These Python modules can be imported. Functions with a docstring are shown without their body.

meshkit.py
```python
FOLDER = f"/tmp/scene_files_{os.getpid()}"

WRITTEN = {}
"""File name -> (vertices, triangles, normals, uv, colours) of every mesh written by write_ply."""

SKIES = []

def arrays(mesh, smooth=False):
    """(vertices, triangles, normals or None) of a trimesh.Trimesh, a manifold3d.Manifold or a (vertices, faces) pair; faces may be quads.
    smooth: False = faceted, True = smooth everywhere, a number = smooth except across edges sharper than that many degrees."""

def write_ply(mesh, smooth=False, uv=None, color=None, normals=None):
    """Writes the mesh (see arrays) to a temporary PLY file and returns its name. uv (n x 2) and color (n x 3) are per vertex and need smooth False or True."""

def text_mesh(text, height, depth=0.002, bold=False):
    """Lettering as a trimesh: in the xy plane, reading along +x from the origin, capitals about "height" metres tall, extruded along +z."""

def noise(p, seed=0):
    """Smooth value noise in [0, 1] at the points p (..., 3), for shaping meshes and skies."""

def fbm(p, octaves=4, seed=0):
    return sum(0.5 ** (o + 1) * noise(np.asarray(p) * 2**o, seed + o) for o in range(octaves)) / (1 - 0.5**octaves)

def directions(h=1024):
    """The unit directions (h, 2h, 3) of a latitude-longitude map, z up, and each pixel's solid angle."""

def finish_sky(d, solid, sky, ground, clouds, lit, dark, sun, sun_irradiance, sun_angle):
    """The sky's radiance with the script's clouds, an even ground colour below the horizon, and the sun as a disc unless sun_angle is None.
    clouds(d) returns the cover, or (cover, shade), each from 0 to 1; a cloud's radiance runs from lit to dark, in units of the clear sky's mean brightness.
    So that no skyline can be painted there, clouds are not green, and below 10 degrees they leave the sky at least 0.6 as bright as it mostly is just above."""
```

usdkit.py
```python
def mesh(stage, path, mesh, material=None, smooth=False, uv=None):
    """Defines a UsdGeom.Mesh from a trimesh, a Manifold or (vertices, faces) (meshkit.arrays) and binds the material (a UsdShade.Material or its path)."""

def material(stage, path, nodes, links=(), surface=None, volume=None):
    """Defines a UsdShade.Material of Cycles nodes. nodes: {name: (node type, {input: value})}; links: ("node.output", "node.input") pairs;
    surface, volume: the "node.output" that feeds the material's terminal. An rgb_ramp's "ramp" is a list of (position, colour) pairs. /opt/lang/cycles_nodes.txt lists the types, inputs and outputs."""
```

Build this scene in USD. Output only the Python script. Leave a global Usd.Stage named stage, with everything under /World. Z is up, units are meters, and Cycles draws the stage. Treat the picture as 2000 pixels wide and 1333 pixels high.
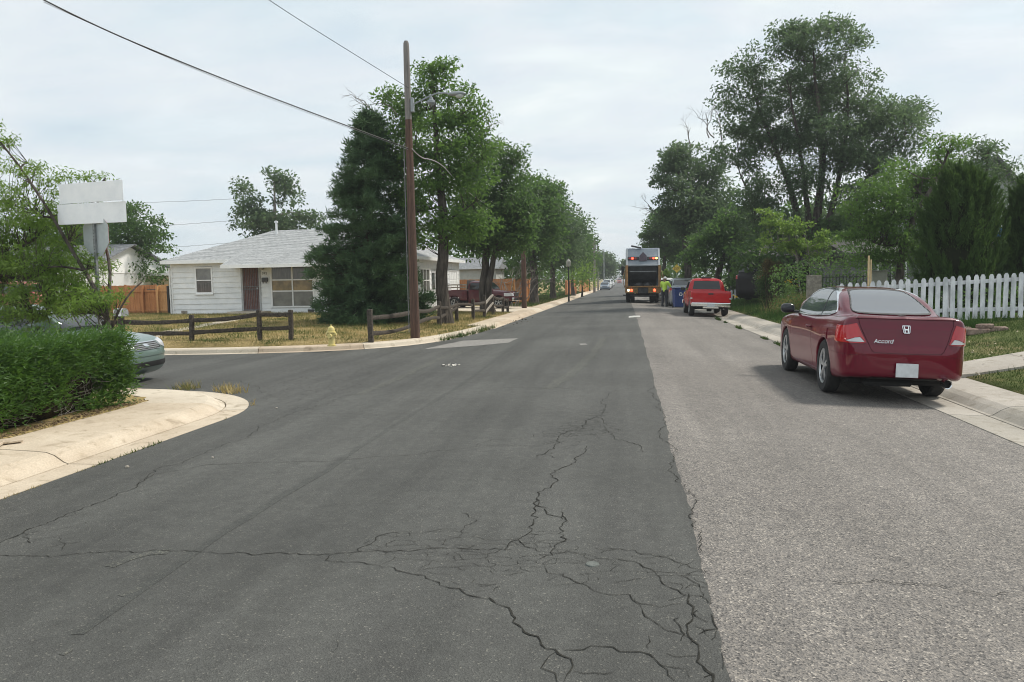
import math, numpy as np, trimesh, usdkit, meshkit
import manifold3d as m3
from scipy import ndimage, interpolate, spatial
import shapely, shapely.geometry as sg
from pxr import Usd, UsdGeom, UsdLux, UsdShade, Gf, Sdf, Vt

stage = Usd.Stage.CreateInMemory()
UsdGeom.SetStageUpAxis(stage, UsdGeom.Tokens.z)
UsdGeom.SetStageMetersPerUnit(stage, 1.0)
UsdGeom.Xform.Define(stage, '/World')
UsdGeom.Scope.Define(stage, '/World/Looks')

# ---------------------------------------------------------------- camera
EYE = np.array([0.0, 0.0, 1.6])
PITCH, YAW, ROLL = math.radians(4.6375), math.radians(8.3228), math.radians(1.0)
FOC = 1500.0                                    # focal length in units of the 2000 px wide photograph
FWD = np.array([-math.sin(YAW) * math.cos(PITCH), math.cos(YAW) * math.cos(PITCH), -math.sin(PITCH)])
_r0 = np.array([math.cos(YAW), math.sin(YAW), 0.0]); _u0 = np.cross(_r0, FWD)
RIGHT = _r0 * math.cos(ROLL) - _u0 * math.sin(ROLL); UP = np.cross(RIGHT, FWD)
cam = UsdGeom.Camera.Define(stage, '/World/camera')
cam.CreateHorizontalApertureAttr(36.0); cam.CreateVerticalApertureAttr(36.0 * 682 / 1024)
cam.CreateFocalLengthAttr(36.0 * FOC / 2000); cam.CreateClippingRangeAttr(Gf.Vec2f(0.05, 5000))
cam.AddTransformOp().Set(Gf.Matrix4d(*RIGHT, 0, *UP, 0, *(-FWD), 0, *EYE, 1))
EXPOSURE = 1.38
cam.CreateExposureAttr(EXPOSURE)

# ---------------------------------------------------------------- sky and sun
SUN_EL, SUN_AZ = math.radians(52), math.radians(62)        # azimuth from +y towards +x
SUN_DIR = np.array([math.sin(SUN_AZ) * math.cos(SUN_EL), math.cos(SUN_AZ) * math.cos(SUN_EL), math.sin(SUN_EL)])
sky = UsdLux.DomeLight.Define(stage, '/World/sky')
sky.GetPrim().SetCustomDataByKey('kind', 'structure')
sky_mat = usdkit.material(stage, '/World/Looks/sky_look', {
    'sky': ('sky_texture', {'sky_type': 'single_scattering', 'sun_disc': False, 'sun_elevation': SUN_EL, 'sun_rotation': SUN_AZ, 'aerosol_density': 2.5}),
    'co': ('texture_coordinate', {}),
    'sp': ('separate_xyz', {}),
    'zz': ('math', {'math_type': 'maximum', 'value2': 0.0}),
    'den': ('math', {'math_type': 'add', 'value2': 0.16}),
    'ux': ('math', {'math_type': 'divide'}), 'uy': ('math', {'math_type': 'divide'}),
    'uv': ('combine_xyz', {'z': 0.0}),
    'st': ('mapping', {'scale': (0.8, 1.2, 1.0), 'rotation': (0, 0, 0.35)}),
    'n1': ('noise_texture', {'scale': 0.9, 'detail': 6.0, 'roughness': 0.55, 'distortion': 0.5}),
    'n2': ('noise_texture', {'scale': 2.6, 'detail': 5.0, 'roughness': 0.6, 'distortion': 0.3}),
    'r1': ('rgb_ramp', {'ramp': [(0.26, (5.1, 5.95, 6.5)), (0.40, (5.9, 6.7, 7.1)), (0.50, (6.6, 7.05, 7.35)), (0.58, (6.9, 7.45, 7.5)), (0.74, (8.9, 8.95, 8.7))]}),
    'r2': ('rgb_ramp', {'ramp': [(0.3, (0.93, 0.95, 0.98)), (0.52, (1.0, 1.0, 1.0)), (0.72, (1.09, 1.08, 1.07))]}),
    'mm': ('mix_color', {'blend_type': 'multiply', 'fac': 1.0, 'use_clamp': False}),
    'mx': ('mix_color', {'fac': 0.9, 'use_clamp': False}),
    'bg': ('background_shader', {'strength': 0.05})},
    [('co.generated', 'sp.vector'), ('sp.z', 'zz.value1'), ('zz.value', 'den.value1'), ('sp.x', 'ux.value1'), ('den.value', 'ux.value2'),
     ('sp.y', 'uy.value1'), ('den.value', 'uy.value2'), ('ux.value', 'uv.x'), ('uy.value', 'uv.y'), ('uv.vector', 'st.vector'),
     ('st.vector', 'n1.vector'), ('st.vector', 'n2.vector'), ('n1.fac', 'r1.fac'), ('n2.fac', 'r2.fac'), ('r1.color', 'mm.a'), ('r2.color', 'mm.b'),
     ('sky.color', 'mx.a'), ('mm.result', 'mx.b'), ('mx.result', 'bg.color')], surface='bg.background')
UsdShade.MaterialBindingAPI.Apply(sky.GetPrim()).Bind(sky_mat)
sun = UsdLux.DistantLight.Define(stage, '/World/sun')
sun.CreateNormalizeAttr(True); sun.CreateIntensityAttr(0.4); sun.CreateAngleAttr(10.0); sun.CreateColorAttr(Gf.Vec3f(1.0, 0.94, 0.85))
_z = SUN_DIR; _x = np.cross([0, 0, 1.0], _z); _x /= np.linalg.norm(_x); _y = np.cross(_z, _x)
sun.AddTransformOp().Set(Gf.Matrix4d(*_x, 0, *_y, 0, *_z, 0, 0, 0, 50, 1))

# ---------------------------------------------------------------- helpers
def ray(px, py):
    return FWD + RIGHT * (px - 1000) / FOC - UP * (py - 666.5) / FOC
def at(px, py, y):                               # the point of a sight line at the distance y down the street
    d = ray(px, py); t = y / d[1]; return EYE + d * t
def at_x(px, py, x):
    d = ray(px, py); t = x / d[0]; return EYE + d * t
def depth_of(p):
    return float((np.asarray(p) - EYE) @ FWD)
def on(px, py, zf):                              # the point of a sight line on a ground surface
    z = 0.0; d = ray(px, py)
    for _ in range(12):
        t = (z - 1.6) / d[2]; z = float(zf(d[0] * t, d[1] * t))
    return np.array([d[0] * t, d[1] * t, z])

_used = {}
def numbered(path):
    n = _used.get(path, -1) + 1; _used[path] = n
    return path if n == 0 else f'{path}_{n:03d}'
_base = {}
def tag(prim, label=None, cat=None, group=None, kind=None):
    p = prim.GetPrim() if hasattr(prim, 'GetPrim') else prim
    for k, v in (('label', label), ('category', cat), ('group', group), ('kind', kind)):
        if v: p.SetCustomDataByKey(k, v)
    return p
def thing(name, label, cat, loc=(0, 0, 0), rotz=0.0, group=None, roll=0.0, kind=None, pitch=0.0):
    x = UsdGeom.Xform.Define(stage, numbered('/World/' + name))
    x.AddTranslateOp().Set(Gf.Vec3d(*map(float, loc)))
    if rotz: x.AddRotateZOp().Set(float(rotz))
    if roll: x.AddRotateYOp().Set(float(roll))
    if pitch: x.AddRotateXOp().Set(float(pitch))
    _base[str(x.GetPath())] = np.asarray(loc, float)
    return tag(x, label, cat, group, kind)
def as_mesh(m):
    if isinstance(m, MB): return m.out()
    if hasattr(m, 'to_mesh'):
        q = m.to_mesh(); return np.array(q.vert_properties[:, :3]), np.array(q.tri_verts)
    if isinstance(m, trimesh.Trimesh): return np.array(m.vertices), np.array(m.faces)
    return m
def obj(name, m, mat, parent=None, smooth=False, world=False, **tags):
    pp = str(parent.GetPath()) if parent is not None else '/World'
    v, f = as_mesh(m)
    v = np.asarray(v, float)
    if world and parent is not None:             # vertices given in world space, thing only translated
        v = v - _base[pp if pp in _base else pp.rsplit('/', 1)[0]]
    pr = usdkit.mesh(stage, numbered(pp + '/' + name), (v, np.asarray(f)), mat, smooth=smooth).GetPrim()
    tag(pr, tags.get('label'), tags.get('cat'), tags.get('group'), tags.get('kind'))
    return pr
def copy_of(root, name, loc, rotz=0.0, label=None, group=None, scale=None):
    was = root.GetCustomData()
    x = UsdGeom.Xform.Define(stage, numbered('/World/' + name))
    x.GetPrim().GetReferences().AddInternalReference(root.GetPath())
    x.ClearXformOpOrder()
    x.AddTranslateOp(opSuffix='put').Set(Gf.Vec3d(*map(float, loc))); x.AddRotateZOp(opSuffix='turn').Set(float(rotz))
    if scale: x.AddScaleOp(opSuffix='size').Set(Gf.Vec3f(*scale))
    x.GetPrim().SetInstanceable(True)
    return tag(x, label or was['label'], was.get('category'), group or was.get('group'))

class MB:                                         # collects simple shapes into one mesh
    def __init__(s): s.v, s.f, s.n = [], [], 0
    def add(s, v, f):
        v = np.asarray(v, float); f = np.asarray(f, int)
        if f.shape[1] == 4: f = np.vstack([f[:, [0, 1, 2]], f[:, [0, 2, 3]]])
        s.v.append(v); s.f.append(f + s.n); s.n += len(v); return s
    def mesh(s, m): return s.add(*as_mesh(m))
    def box(s, x0, x1, y0, y1, z0, z1):
        v = [(x, y, z) for x in (x0, x1) for y in (y0, y1) for z in (z0, z1)]
        return s.add(v, [[0, 1, 3, 2], [4, 6, 7, 5], [0, 4, 5, 1], [2, 3, 7, 6], [0, 2, 6, 4], [1, 5, 7, 3]])
    def bev(s, x0, x1, y0, y1, z0, z1, b=0.01):
        return s.mesh(bevbox(x0, x1, y0, y1, z0, z1, b))
    def tube(s, pts, r, n=8, cap=True):
        return s.add(*tube(pts, r, n, cap))
    def prism(s, poly, a0, a1, axis):             # polygon extruded along an axis ('x','y','z')
        return s.mesh(prism(poly, a0, a1, axis))
    def out(s): return np.vstack(s.v), np.vstack(s.f)

def bevbox(x0, x1, y0, y1, z0, z1, b=0.01):
    pts = []
    for sx in (0, 1):
        for sy in (0, 1):
            for sz in (0, 1):
                X, Y, Z = (x0, x1)[sx], (y0, y1)[sy], (z0, z1)[sz]
                ix, iy, iz = (b, -b)[sx], (b, -b)[sy], (b, -b)[sz]
                pts += [(X, Y + iy, Z + iz), (X + ix, Y, Z + iz), (X + ix, Y + iy, Z)]
    h = spatial.ConvexHull(np.array(pts)); f = h.simplices.copy(); P = np.array(pts); c = P.mean(0)
    nn = np.cross(P[f[:, 1]] - P[f[:, 0]], P[f[:, 2]] - P[f[:, 0]])
    flip = (nn * (P[f[:, 0]] - c)).sum(1) < 0; f[flip] = f[flip][:, ::-1]
    return P, f
def tube(pts, r, n=8, cap=True):
    P = np.asarray(pts, float); k = len(P); r = np.broadcast_to(np.asarray(r, float), (k,))
    t = np.gradient(P, axis=0); t /= np.maximum(np.linalg.norm(t, axis=1, keepdims=True), 1e-9)
    ref = np.array([0, 0, 1.0]) if abs(t[:, 2]).mean() < 0.8 else np.array([1.0, 0, 0])
    a = np.cross(t, ref); a /= np.maximum(np.linalg.norm(a, axis=1, keepdims=True), 1e-9); b = np.cross(a, t)
    th = np.linspace(0, 2 * np.pi, n, endpoint=False)
    v = (P[:, None] + r[:, None, None] * (np.cos(th)[None, :, None] * a[:, None] + np.sin(th)[None, :, None] * b[:, None])).reshape(-1, 3)
    i = np.arange(k - 1)[:, None] * n; j = np.arange(n)[None]; j2 = (j + 1) % n
    q = np.stack([i + j, i + n + j, i + n + j2, i + j2], -1).reshape(-1, 4)
    f = np.vstack([q[:, [0, 1, 2]], q[:, [0, 2, 3]]])
    if cap:
        v = np.vstack([v, P[:1], P[-1:]]); c0, c1 = len(v) - 2, len(v) - 1; jj = np.arange(n)
        f = np.vstack([f, np.stack([np.full(n, c0), jj, (jj + 1) % n], 1), np.stack([np.full(n, c1), (k - 1) * n + (jj + 1) % n, (k - 1) * n + jj], 1)])
    return v, f
def man(m):
    v, f = as_mesh(m)
    return m3.Manifold(m3.Mesh(np.asarray(v, np.float32), np.asarray(f, np.uint32)))
def prism(poly, a0, a1, axis):                    # poly in (y,z) for x, (x,z) for y, (x,y) for z
    P = np.asarray(poly, float)
    c = m3.CrossSection([P], m3.FillRule.NonZero)
    if c.area() < 1e-12: c = m3.CrossSection([P[::-1]], m3.FillRule.NonZero)
    M = c.extrude(abs(a1 - a0))
    lo = min(a0, a1)
    q = M.to_mesh(); v = np.array(q.vert_properties[:, :3]); f = np.array(q.tri_verts)
    if axis == 'z': w = v + [0, 0, lo]
    elif axis == 'x': w = np.stack([v[:, 2] + lo, v[:, 0], v[:, 1]], 1)
    else: w = np.stack([v[:, 0], v[:, 2] + lo, v[:, 1]], 1); f = f[:, ::-1]
    return w, f
def lathe(profile, n=24, axis='z', c=(0, 0, 0)):  # profile: (radius, height)
    P = np.asarray(profile, float); k = len(P); th = np.linspace(0, 2 * np.pi, n, endpoint=False)
    v = np.stack([P[:, 0, None] * np.cos(th), P[:, 0, None] * np.sin(th), np.broadcast_to(P[:, 1, None], (k, n))], -1).reshape(-1, 3)
    i = np.arange(k - 1)[:, None] * n; j = np.arange(n)[None]; j2 = (j + 1) % n
    q = np.stack([i + j, i + j2, i + n + j2, i + n + j], -1).reshape(-1, 4)
    f = np.vstack([q[:, [0, 1, 2]], q[:, [0, 2, 3]]])
    if axis == 'x': v = v[:, [2, 0, 1]]
    if axis == 'y': v = v[:, [1, 2, 0]]
    return v + np.asarray(c, float), f
def moved(m, loc=(0, 0, 0), rz=0.0, ry=0.0, rx=0.0):
    v, f = as_mesh(m)
    for ang, (i, j) in ((rx, (1, 2)), (ry, (2, 0)), (rz, (0, 1))):
        if ang:
            c, s = math.cos(ang), math.sin(ang); v = v.copy(); a, b = v[:, i].copy(), v[:, j].copy()
            v[:, i], v[:, j] = c * a - s * b, s * a + c * b
    return v + np.asarray(loc, float), f
def spline(pts, n=120, closed=False, k=3):
    P = np.asarray(pts, float)
    if closed: P = np.vstack([P, P[:1]])
    tck, _ = interpolate.splprep(P.T, s=0, k=min(k, len(P) - 1), per=closed)
    return np.array(interpolate.splev(np.linspace(0, 1, n), tck)).T

# ---------------------------------------------------------------- materials
LOOKS = {}
def M(name, c1, c2=None, scale=3.0, rough=0.7, bump=0.0, bscale=None, metal=0.0, coat=0.0, spec=0.5, ior=1.5, detail=4.0, stretch=None, dist=0.02, lo=0.35, hi=0.65, emit=None, local=False, c3=None):
    """A principled surface whose colour wanders between c1 and c2 in a noise laid in space, with fine relief."""
    if name in LOOKS: return LOOKS[name]
    nd = {'p': ('principled_bsdf', {'roughness': rough, 'metallic': metal, 'coat_weight': coat, 'specular_ior_level': spec, 'ior': ior}), 'g': ('geometry', {}), 'tc': ('texture_coordinate', {})}
    ln = []
    src = 'tc.object' if local else 'g.position'
    if stretch is not None:
        nd['mp'] = ('mapping', {'scale': stretch}); ln.append((src, 'mp.vector')); src = 'mp.vector'
    if c2 is None: nd['p'][1]['base_color'] = c1
    else:
        nd['n'] = ('noise_texture', {'scale': scale, 'detail': detail, 'roughness': 0.6})
        nd['r'] = ('rgb_ramp', {'ramp': [(lo, c1), (hi, c2)] + ([(min(hi + .15, 1), c3)] if c3 else [])})
        ln += [(src, 'n.vector'), ('n.fac', 'r.fac'), ('r.color', 'p.base_color')]
    if bump:
        nd['bn'] = ('noise_texture', {'scale': bscale or scale * 6, 'detail': 3.0}); nd['b'] = ('bump', {'strength': bump, 'distance': dist})
        ln += [(src, 'bn.vector'), ('bn.fac', 'b.height'), ('b.normal', 'p.normal')]
    if emit: nd['p'][1]['emission_color'] = emit[0]; nd['p'][1]['emission_strength'] = emit[1]
    LOOKS[name] = usdkit.material(stage, '/World/Looks/' + name, nd, ln, surface='p.BSDF')
    return LOOKS[name]
def leaf_look(name, dark, light, tone=None, trans=0.42, scale=0.7, rough=0.55, deep=(0.72, 0.76, 0.8)):
    """Leaves: each leaf its own tone between dark and light, whole twigs paler or deeper, some light coming through."""
    tone = tone or light
    tl = tuple(min(1.0, 1.5 * c) for c in light)
    nd = {'g': ('geometry', {}), 'n': ('noise_texture', {'scale': scale, 'detail': 3.0}),
          'r': ('rgb_ramp', {'ramp': [(0.0, dark), (0.75, light), (1.0, tone)]}), 'k': ('rgb_ramp', {'ramp': [(0.35, deep), (0.65, (1.15, 1.1, 0.95))]}),
          'm': ('mix_color', {'blend_type': 'multiply', 'fac': 1.0, 'use_clamp': False}),
          'p': ('principled_bsdf', {'roughness': rough, 'specular_ior_level': 0.35}), 't': ('translucent_bsdf', {'color': tl}), 'x': ('mix_closure', {'fac': trans})}
    ln = [('g.random_per_island', 'r.fac'), ('g.position', 'n.vector'), ('n.fac', 'k.fac'), ('r.color', 'm.a'), ('k.color', 'm.b'), ('m.result', 'p.base_color'),
          ('p.BSDF', 'x.closure1'), ('t.BSDF', 'x.closure2')]
    LOOKS[name] = usdkit.material(stage, '/World/Looks/' + name, nd, ln, surface='x.closure')
    return LOOKS[name]
def pane_look(name, tint=(0.02, 0.025, 0.03), rough=0.03, ior=1.9):
    return M(name, tint, rough=rough, ior=ior, spec=0.5)

# ---------------------------------------------------------------- ground heights
def dip(y):
    y = np.asarray(y, float)
    return -0.0055 * np.clip(y - 20, 0, 120) - 0.0012 * np.clip(y - 140, 0, 500)
def road_z(x, y):
    u = np.asarray(x, float) - 0.43
    return np.where(u > 0, -0.045 * np.minimum(u, 4.0), -0.02 * np.minimum(-u, 5.43)) + dip(y)
def lawn_z(x, y):
    x = np.asarray(x, float); y = np.asarray(y, float)
    left_far = 0.015 + np.clip(0.025 * (-5.3 - x), 0, 0.2)
    left_near = 0.045 + 0.0 * x
    w = np.clip((y - 12.5) / 3.0, 0, 1)
    right = -0.02 + np.clip(0.142 * (x - 5.2), 0, 0.50)
    return np.where(x < 0, left_near * (1 - w) + left_far * w, right) + dip(y)

_cn = np.array([-7.35, 9.05]); _a = np.linspace(0, np.pi / 2, 14)
near_arc = np.stack([_cn[0] + 2.35 * np.cos(_a), _cn[1] + 2.35 * np.sin(_a)], 1)
far_curve = spline([(-16, 17.0), (-11, 17.2), (-8.6, 17.6), (-6.8, 18.35), (-5.6, 19.6), (-5.0, 21.4), (-4.6, 25.0), (-4.45, 31)], 40)
NEAR_EDGE = np.vstack([[(-5.0, -30)], [(-5.0, 0)], [(-5.0, 5)], near_arc, [(-12, 11.4)], [(-90, 11.4)]])
FAR_EDGE = np.vstack([[(-90, 16.6)], [(-30, 16.7)], far_curve, [(-4.45, 60)], [(-4.45, 120)], [(-4.45, 900)]])
RX = 3.94
PAVED = sg.Polygon(np.vstack([[(RX, -30)], NEAR_EDGE, FAR_EDGE, [(RX, 900)]]))
def poly_sdf(P, X, Y):                            # signed distance to a closed polygon, negative inside
    P = np.asarray(P, float); X = np.asarray(X, float); Y = np.asarray(Y, float)
    d = np.full(X.shape, 1e18); s = np.zeros(X.shape, bool)
    for (ax, ay), (bx, by) in zip(P, np.roll(P, -1, 0)):
        ex, ey = bx - ax, by - ay; L = ex * ex + ey * ey
        if L < 1e-18: continue
        t = np.clip(((X - ax) * ex + (Y - ay) * ey) / L, 0, 1)
        d = np.minimum(d, (X - ax - t * ex) ** 2 + (Y - ay - t * ey) ** 2)
        if ay != by:
            c = ((ay > Y) != (by > Y)) & (X < (bx - ax) * (Y - ay) / (by - ay) + ax); s ^= c
    d = np.sqrt(d); return np.where(s, -d, d)
PAVED_P = np.array(PAVED.exterior.coords)[:-1]
NEAR_WALK = PAVED.buffer(1.30).intersection(sg.Polygon([(-60, -40), (-3, -40), (-3, 13), (-60, 13)]))
RIGHT_WALK = sg.box(0, -40, RX + 1.22, 900)
STREET_WALK = sg.Polygon([(-5.30, 26), (0, 26), (0, 900), (-5.42, 900), (-5.42, 28)])
FOOTPRINT = PAVED.union(NEAR_WALK).union(RIGHT_WALK).union(STREET_WALK).union(PAVED.buffer(0.42)).simplify(0.01)
FOOT_P = np.array(FOOTPRINT.exterior.coords)[:-1]
def ground_z(x, y):
    d = poly_sdf(FOOT_P, x, y); w = np.clip((d + 0.16) / 0.14, 0, 1); w = w * w * (3 - 2 * w)
    return (road_z(x, y) - 0.2) * (1 - w) + lawn_z(x, y) * w
# ================================================================ the setting
def axis_steps(spans):
    out = []
    for a, b, h in spans: out += list(np.arange(a, b, h))
    return np.array(out + [spans[-1][1]])
gx = axis_steps([(-700, -100, 60), (-100, -24, 6), (-24, -14, 1.0), (-14, -3.6, 0.2), (-3.6, 3.4, 1.4), (3.4, 10, 0.2), (10, 24, 1.0), (24, 100, 6), (100, 700, 60)])
gy = axis_steps([(-60, -6, 6), (-6, 3, 1.0), (3, 27, 0.25), (27, 60, 1.5), (60, 150, 10), (150, 1500, 90)])
GX, GY = np.meshgrid(gx, gy, indexing='ij')
GZ = ground_z(GX, GY) + 0.012 * (meshkit.noise(np.stack([GX * 1.3, GY * 1.3, 0 * GX], -1), 5) - 0.5)
ii = np.arange(len(gx) - 1)[:, None] * len(gy); jj = np.arange(len(gy) - 1)[None]
quads = np.stack([ii + jj, ii + len(gy) + jj, ii + len(gy) + jj + 1, ii + jj + 1], -1).reshape(-1, 4)
def soil_look(name, cols, sc=1.1, cols2=None):
    nd = {'xx': ('separate_xyz', {}), 'xs': ('map_range', {'from_min': 3.0, 'from_max': 4.5, 'clamp': True}), 'r2': ('rgb_ramp', {'ramp': cols2}), 'xm': ('mix_color', {'use_clamp': False}), 'g': ('geometry', {}), 'n': ('noise_texture', {'scale': sc, 'detail': 5.0, 'roughness': 0.6}), 'n2': ('noise_texture', {'scale': 26.0, 'detail': 4.0, 'roughness': 0.7}),
          'r': ('rgb_ramp', {'ramp': cols}), 'k': ('rgb_ramp', {'ramp': [(0.3, (0.55, 0.55, 0.5)), (0.7, (1.3, 1.28, 1.2))]}), 'm': ('mix_color', {'blend_type': 'multiply', 'fac': 1.0, 'use_clamp': False}),
          'p': ('principled_bsdf', {'roughness': 0.95, 'specular_ior_level': 0.1}), 'b': ('bump', {'strength': 0.7, 'distance': 0.03})}
    return usdkit.material(stage, '/World/Looks/' + name, nd, [('g.position', 'n.vector'), ('g.position', 'n2.vector'), ('n.fac', 'r.fac'), ('n2.fac', 'k.fac'), ('g.position', 'xx.vector'), ('xx.x', 'xs.value'), ('xs.result', 'xm.fac'), ('n.fac', 'r2.fac'), ('r.color', 'xm.a'), ('r2.color', 'xm.b'), ('xm.result', 'm.a'), ('k.color', 'm.b'),
        ('m.result', 'p.base_color'), ('n2.fac', 'b.height'), ('b.normal', 'p.normal')], surface='p.BSDF')
SOIL = soil_look('dry_lawn_soil', [(0.28, (0.085, 0.10, 0.035)), (0.40, (0.24, 0.19, 0.085)), (0.6, (0.33, 0.255, 0.13)), (0.78, (0.2, 0.17, 0.07))], 1.1, [(0.3, (0.05, 0.075, 0.02)), (0.5, (0.085, 0.105, 0.035)), (0.62, (0.15, 0.14, 0.065)), (0.75, (0.2, 0.165, 0.09))])
obj('ground', (np.stack([GX, GY, GZ], -1).reshape(-1, 3), quads), SOIL, smooth=True, kind='structure')

# ---- the carriageway: dark sealed asphalt to the left of a ragged seam, bare chip-sealed lane to the right
def asphalt_look(name, base, amp, stones, rough, chips, streak, bumpy):
    nd = {'g': ('geometry', {}),
          'big': ('noise_texture', {'scale': 0.35, 'detail': 4.0}), 'mid': ('noise_texture', {'scale': 9.0, 'detail': 5.0, 'roughness': 0.7}),
          'mp': ('mapping', {'scale': (1.0, 0.05, 1.0)}), 'st': ('noise_texture', {'scale': 1.6, 'detail': 4.0, 'roughness': 0.65}),
          'v': ('voronoi_texture', {'scale': stones}), 'vs': ('separate_color', {'color_type': 'hsv'}), 'fine': ('noise_texture', {'scale': 330.0, 'detail': 2.0}),
          'rb': ('rgb_ramp', {'ramp': [(0.3, tuple(c * (1 - amp) for c in base)), (0.7, tuple(c * (1 + amp) for c in base))]}),
          'rm': ('rgb_ramp', {'ramp': [(0.3, (0.84, 0.84, 0.84)), (0.7, (1.15, 1.15, 1.14))]}),
          'rs': ('rgb_ramp', {'ramp': [(0.35, (1 - streak,) * 3), (0.62, (1 + streak,) * 3)]}),
          'rv': ('rgb_ramp', {'ramp': chips, 'interpolate': True}),
          'rf': ('rgb_ramp', {'ramp': [(0.3, (0.62, 0.62, 0.62)), (0.7, (1.38, 1.38, 1.38))]}),
          'm1': ('mix_color', {'blend_type': 'multiply', 'fac': 1.0, 'use_clamp': False}), 'm2': ('mix_color', {'blend_type': 'multiply', 'fac': 1.0, 'use_clamp': False}),
          'm3': ('mix_color', {'blend_type': 'multiply', 'fac': 1.0, 'use_clamp': False}), 'm4': ('mix_color', {'blend_type': 'multiply', 'fac': 1.0, 'use_clamp': False}),
          'sc': ('separate_color', {'color_type': 'rgb'}), 'b': ('bump', {'strength': bumpy, 'distance': 0.006}),
          'p': ('principled_bsdf', {'roughness': rough, 'specular_ior_level': 0.35})}
    ln = [('g.position', x + '.vector') for x in ('big', 'mid', 'v', 'fine', 'mp')] + [('mp.vector', 'st.vector'), ('big.fac', 'rb.fac'), ('mid.fac', 'rm.fac'), ('st.fac', 'rs.fac'),
          ('v.color', 'sc.color'), ('sc.r', 'rv.fac'), ('fine.fac', 'rf.fac'), ('rb.color', 'm1.a'), ('rm.color', 'm1.b'), ('m1.result', 'm2.a'), ('rs.color', 'm2.b'), ('m2.result', 'm3.a'), ('rv.color', 'm3.b'),
          ('m3.result', 'm4.a'), ('rf.color', 'm4.b'), ('m4.result', 'p.base_color'), ('v.distance', 'b.height'), ('b.normal', 'p.normal')]
    nd.pop('vs')
    return usdkit.material(stage, '/World/Looks/' + name, nd, ln, surface='p.BSDF')
ASPHALT = asphalt_look('sealed_asphalt', (0.068, 0.069, 0.064), 0.20, 130.0, 0.8, [(0.0, (0.75,) * 3), (0.8, (1.0,) * 3), (0.965, (1.1,) * 3), (0.98, (1.6, 1.55, 1.5)), (1.0, (2.2, 2.1, 1.95))], 0.17, 0.5)
CHIP = asphalt_look('chip_seal', (0.172, 0.164, 0.154), 0.14, 112.0, 0.85, [(0.0, (0.34, 0.34, 0.35)), (0.35, (0.8, 0.79, 0.79)), (0.7, (1.05, 1.01, 0.98)), (0.92, (1.3, 1.24, 1.16)), (1.0, (2.2, 2.1, 1.95))], 0.11, 0.7)
rng = np.random.default_rng(4)
def sheet(poly, lift, bands=(-30, 3, 20, 32, 44, 56, 68, 80, 92, 104, 116, 128, 140, 200, 300, 500, 900)):
    mb = MB(); b = poly.bounds
    for x0, x1 in ((-100, -5.0), (-5.0, 0.43), (0.43, 50)):
        for y0, y1 in zip(bands[:-1], bands[1:]):
            g = poly.intersection(sg.box(x0, y0, x1, y1))
            for q in getattr(g, 'geoms', [g]):
                if q.geom_type != 'Polygon' or q.area < 1e-6: continue
                v, f = trimesh.creation.triangulate_polygon(q, engine='earcut')
                v3 = np.column_stack([v, road_z(v[:, 0], v[:, 1]) + lift])
                n = np.cross(v3[f[:, 1]] - v3[f[:, 0]], v3[f[:, 2]] - v3[f[:, 0]])[:, 2] < 0
                f = np.array(f); f[n] = f[n][:, ::-1]; mb.add(v3, f)
    return mb
ys = np.concatenate([np.arange(-30, 2, 1.0), np.arange(2, 30, 0.09), np.arange(30, 60, 0.5), np.arange(60, 901, 20)])
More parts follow.
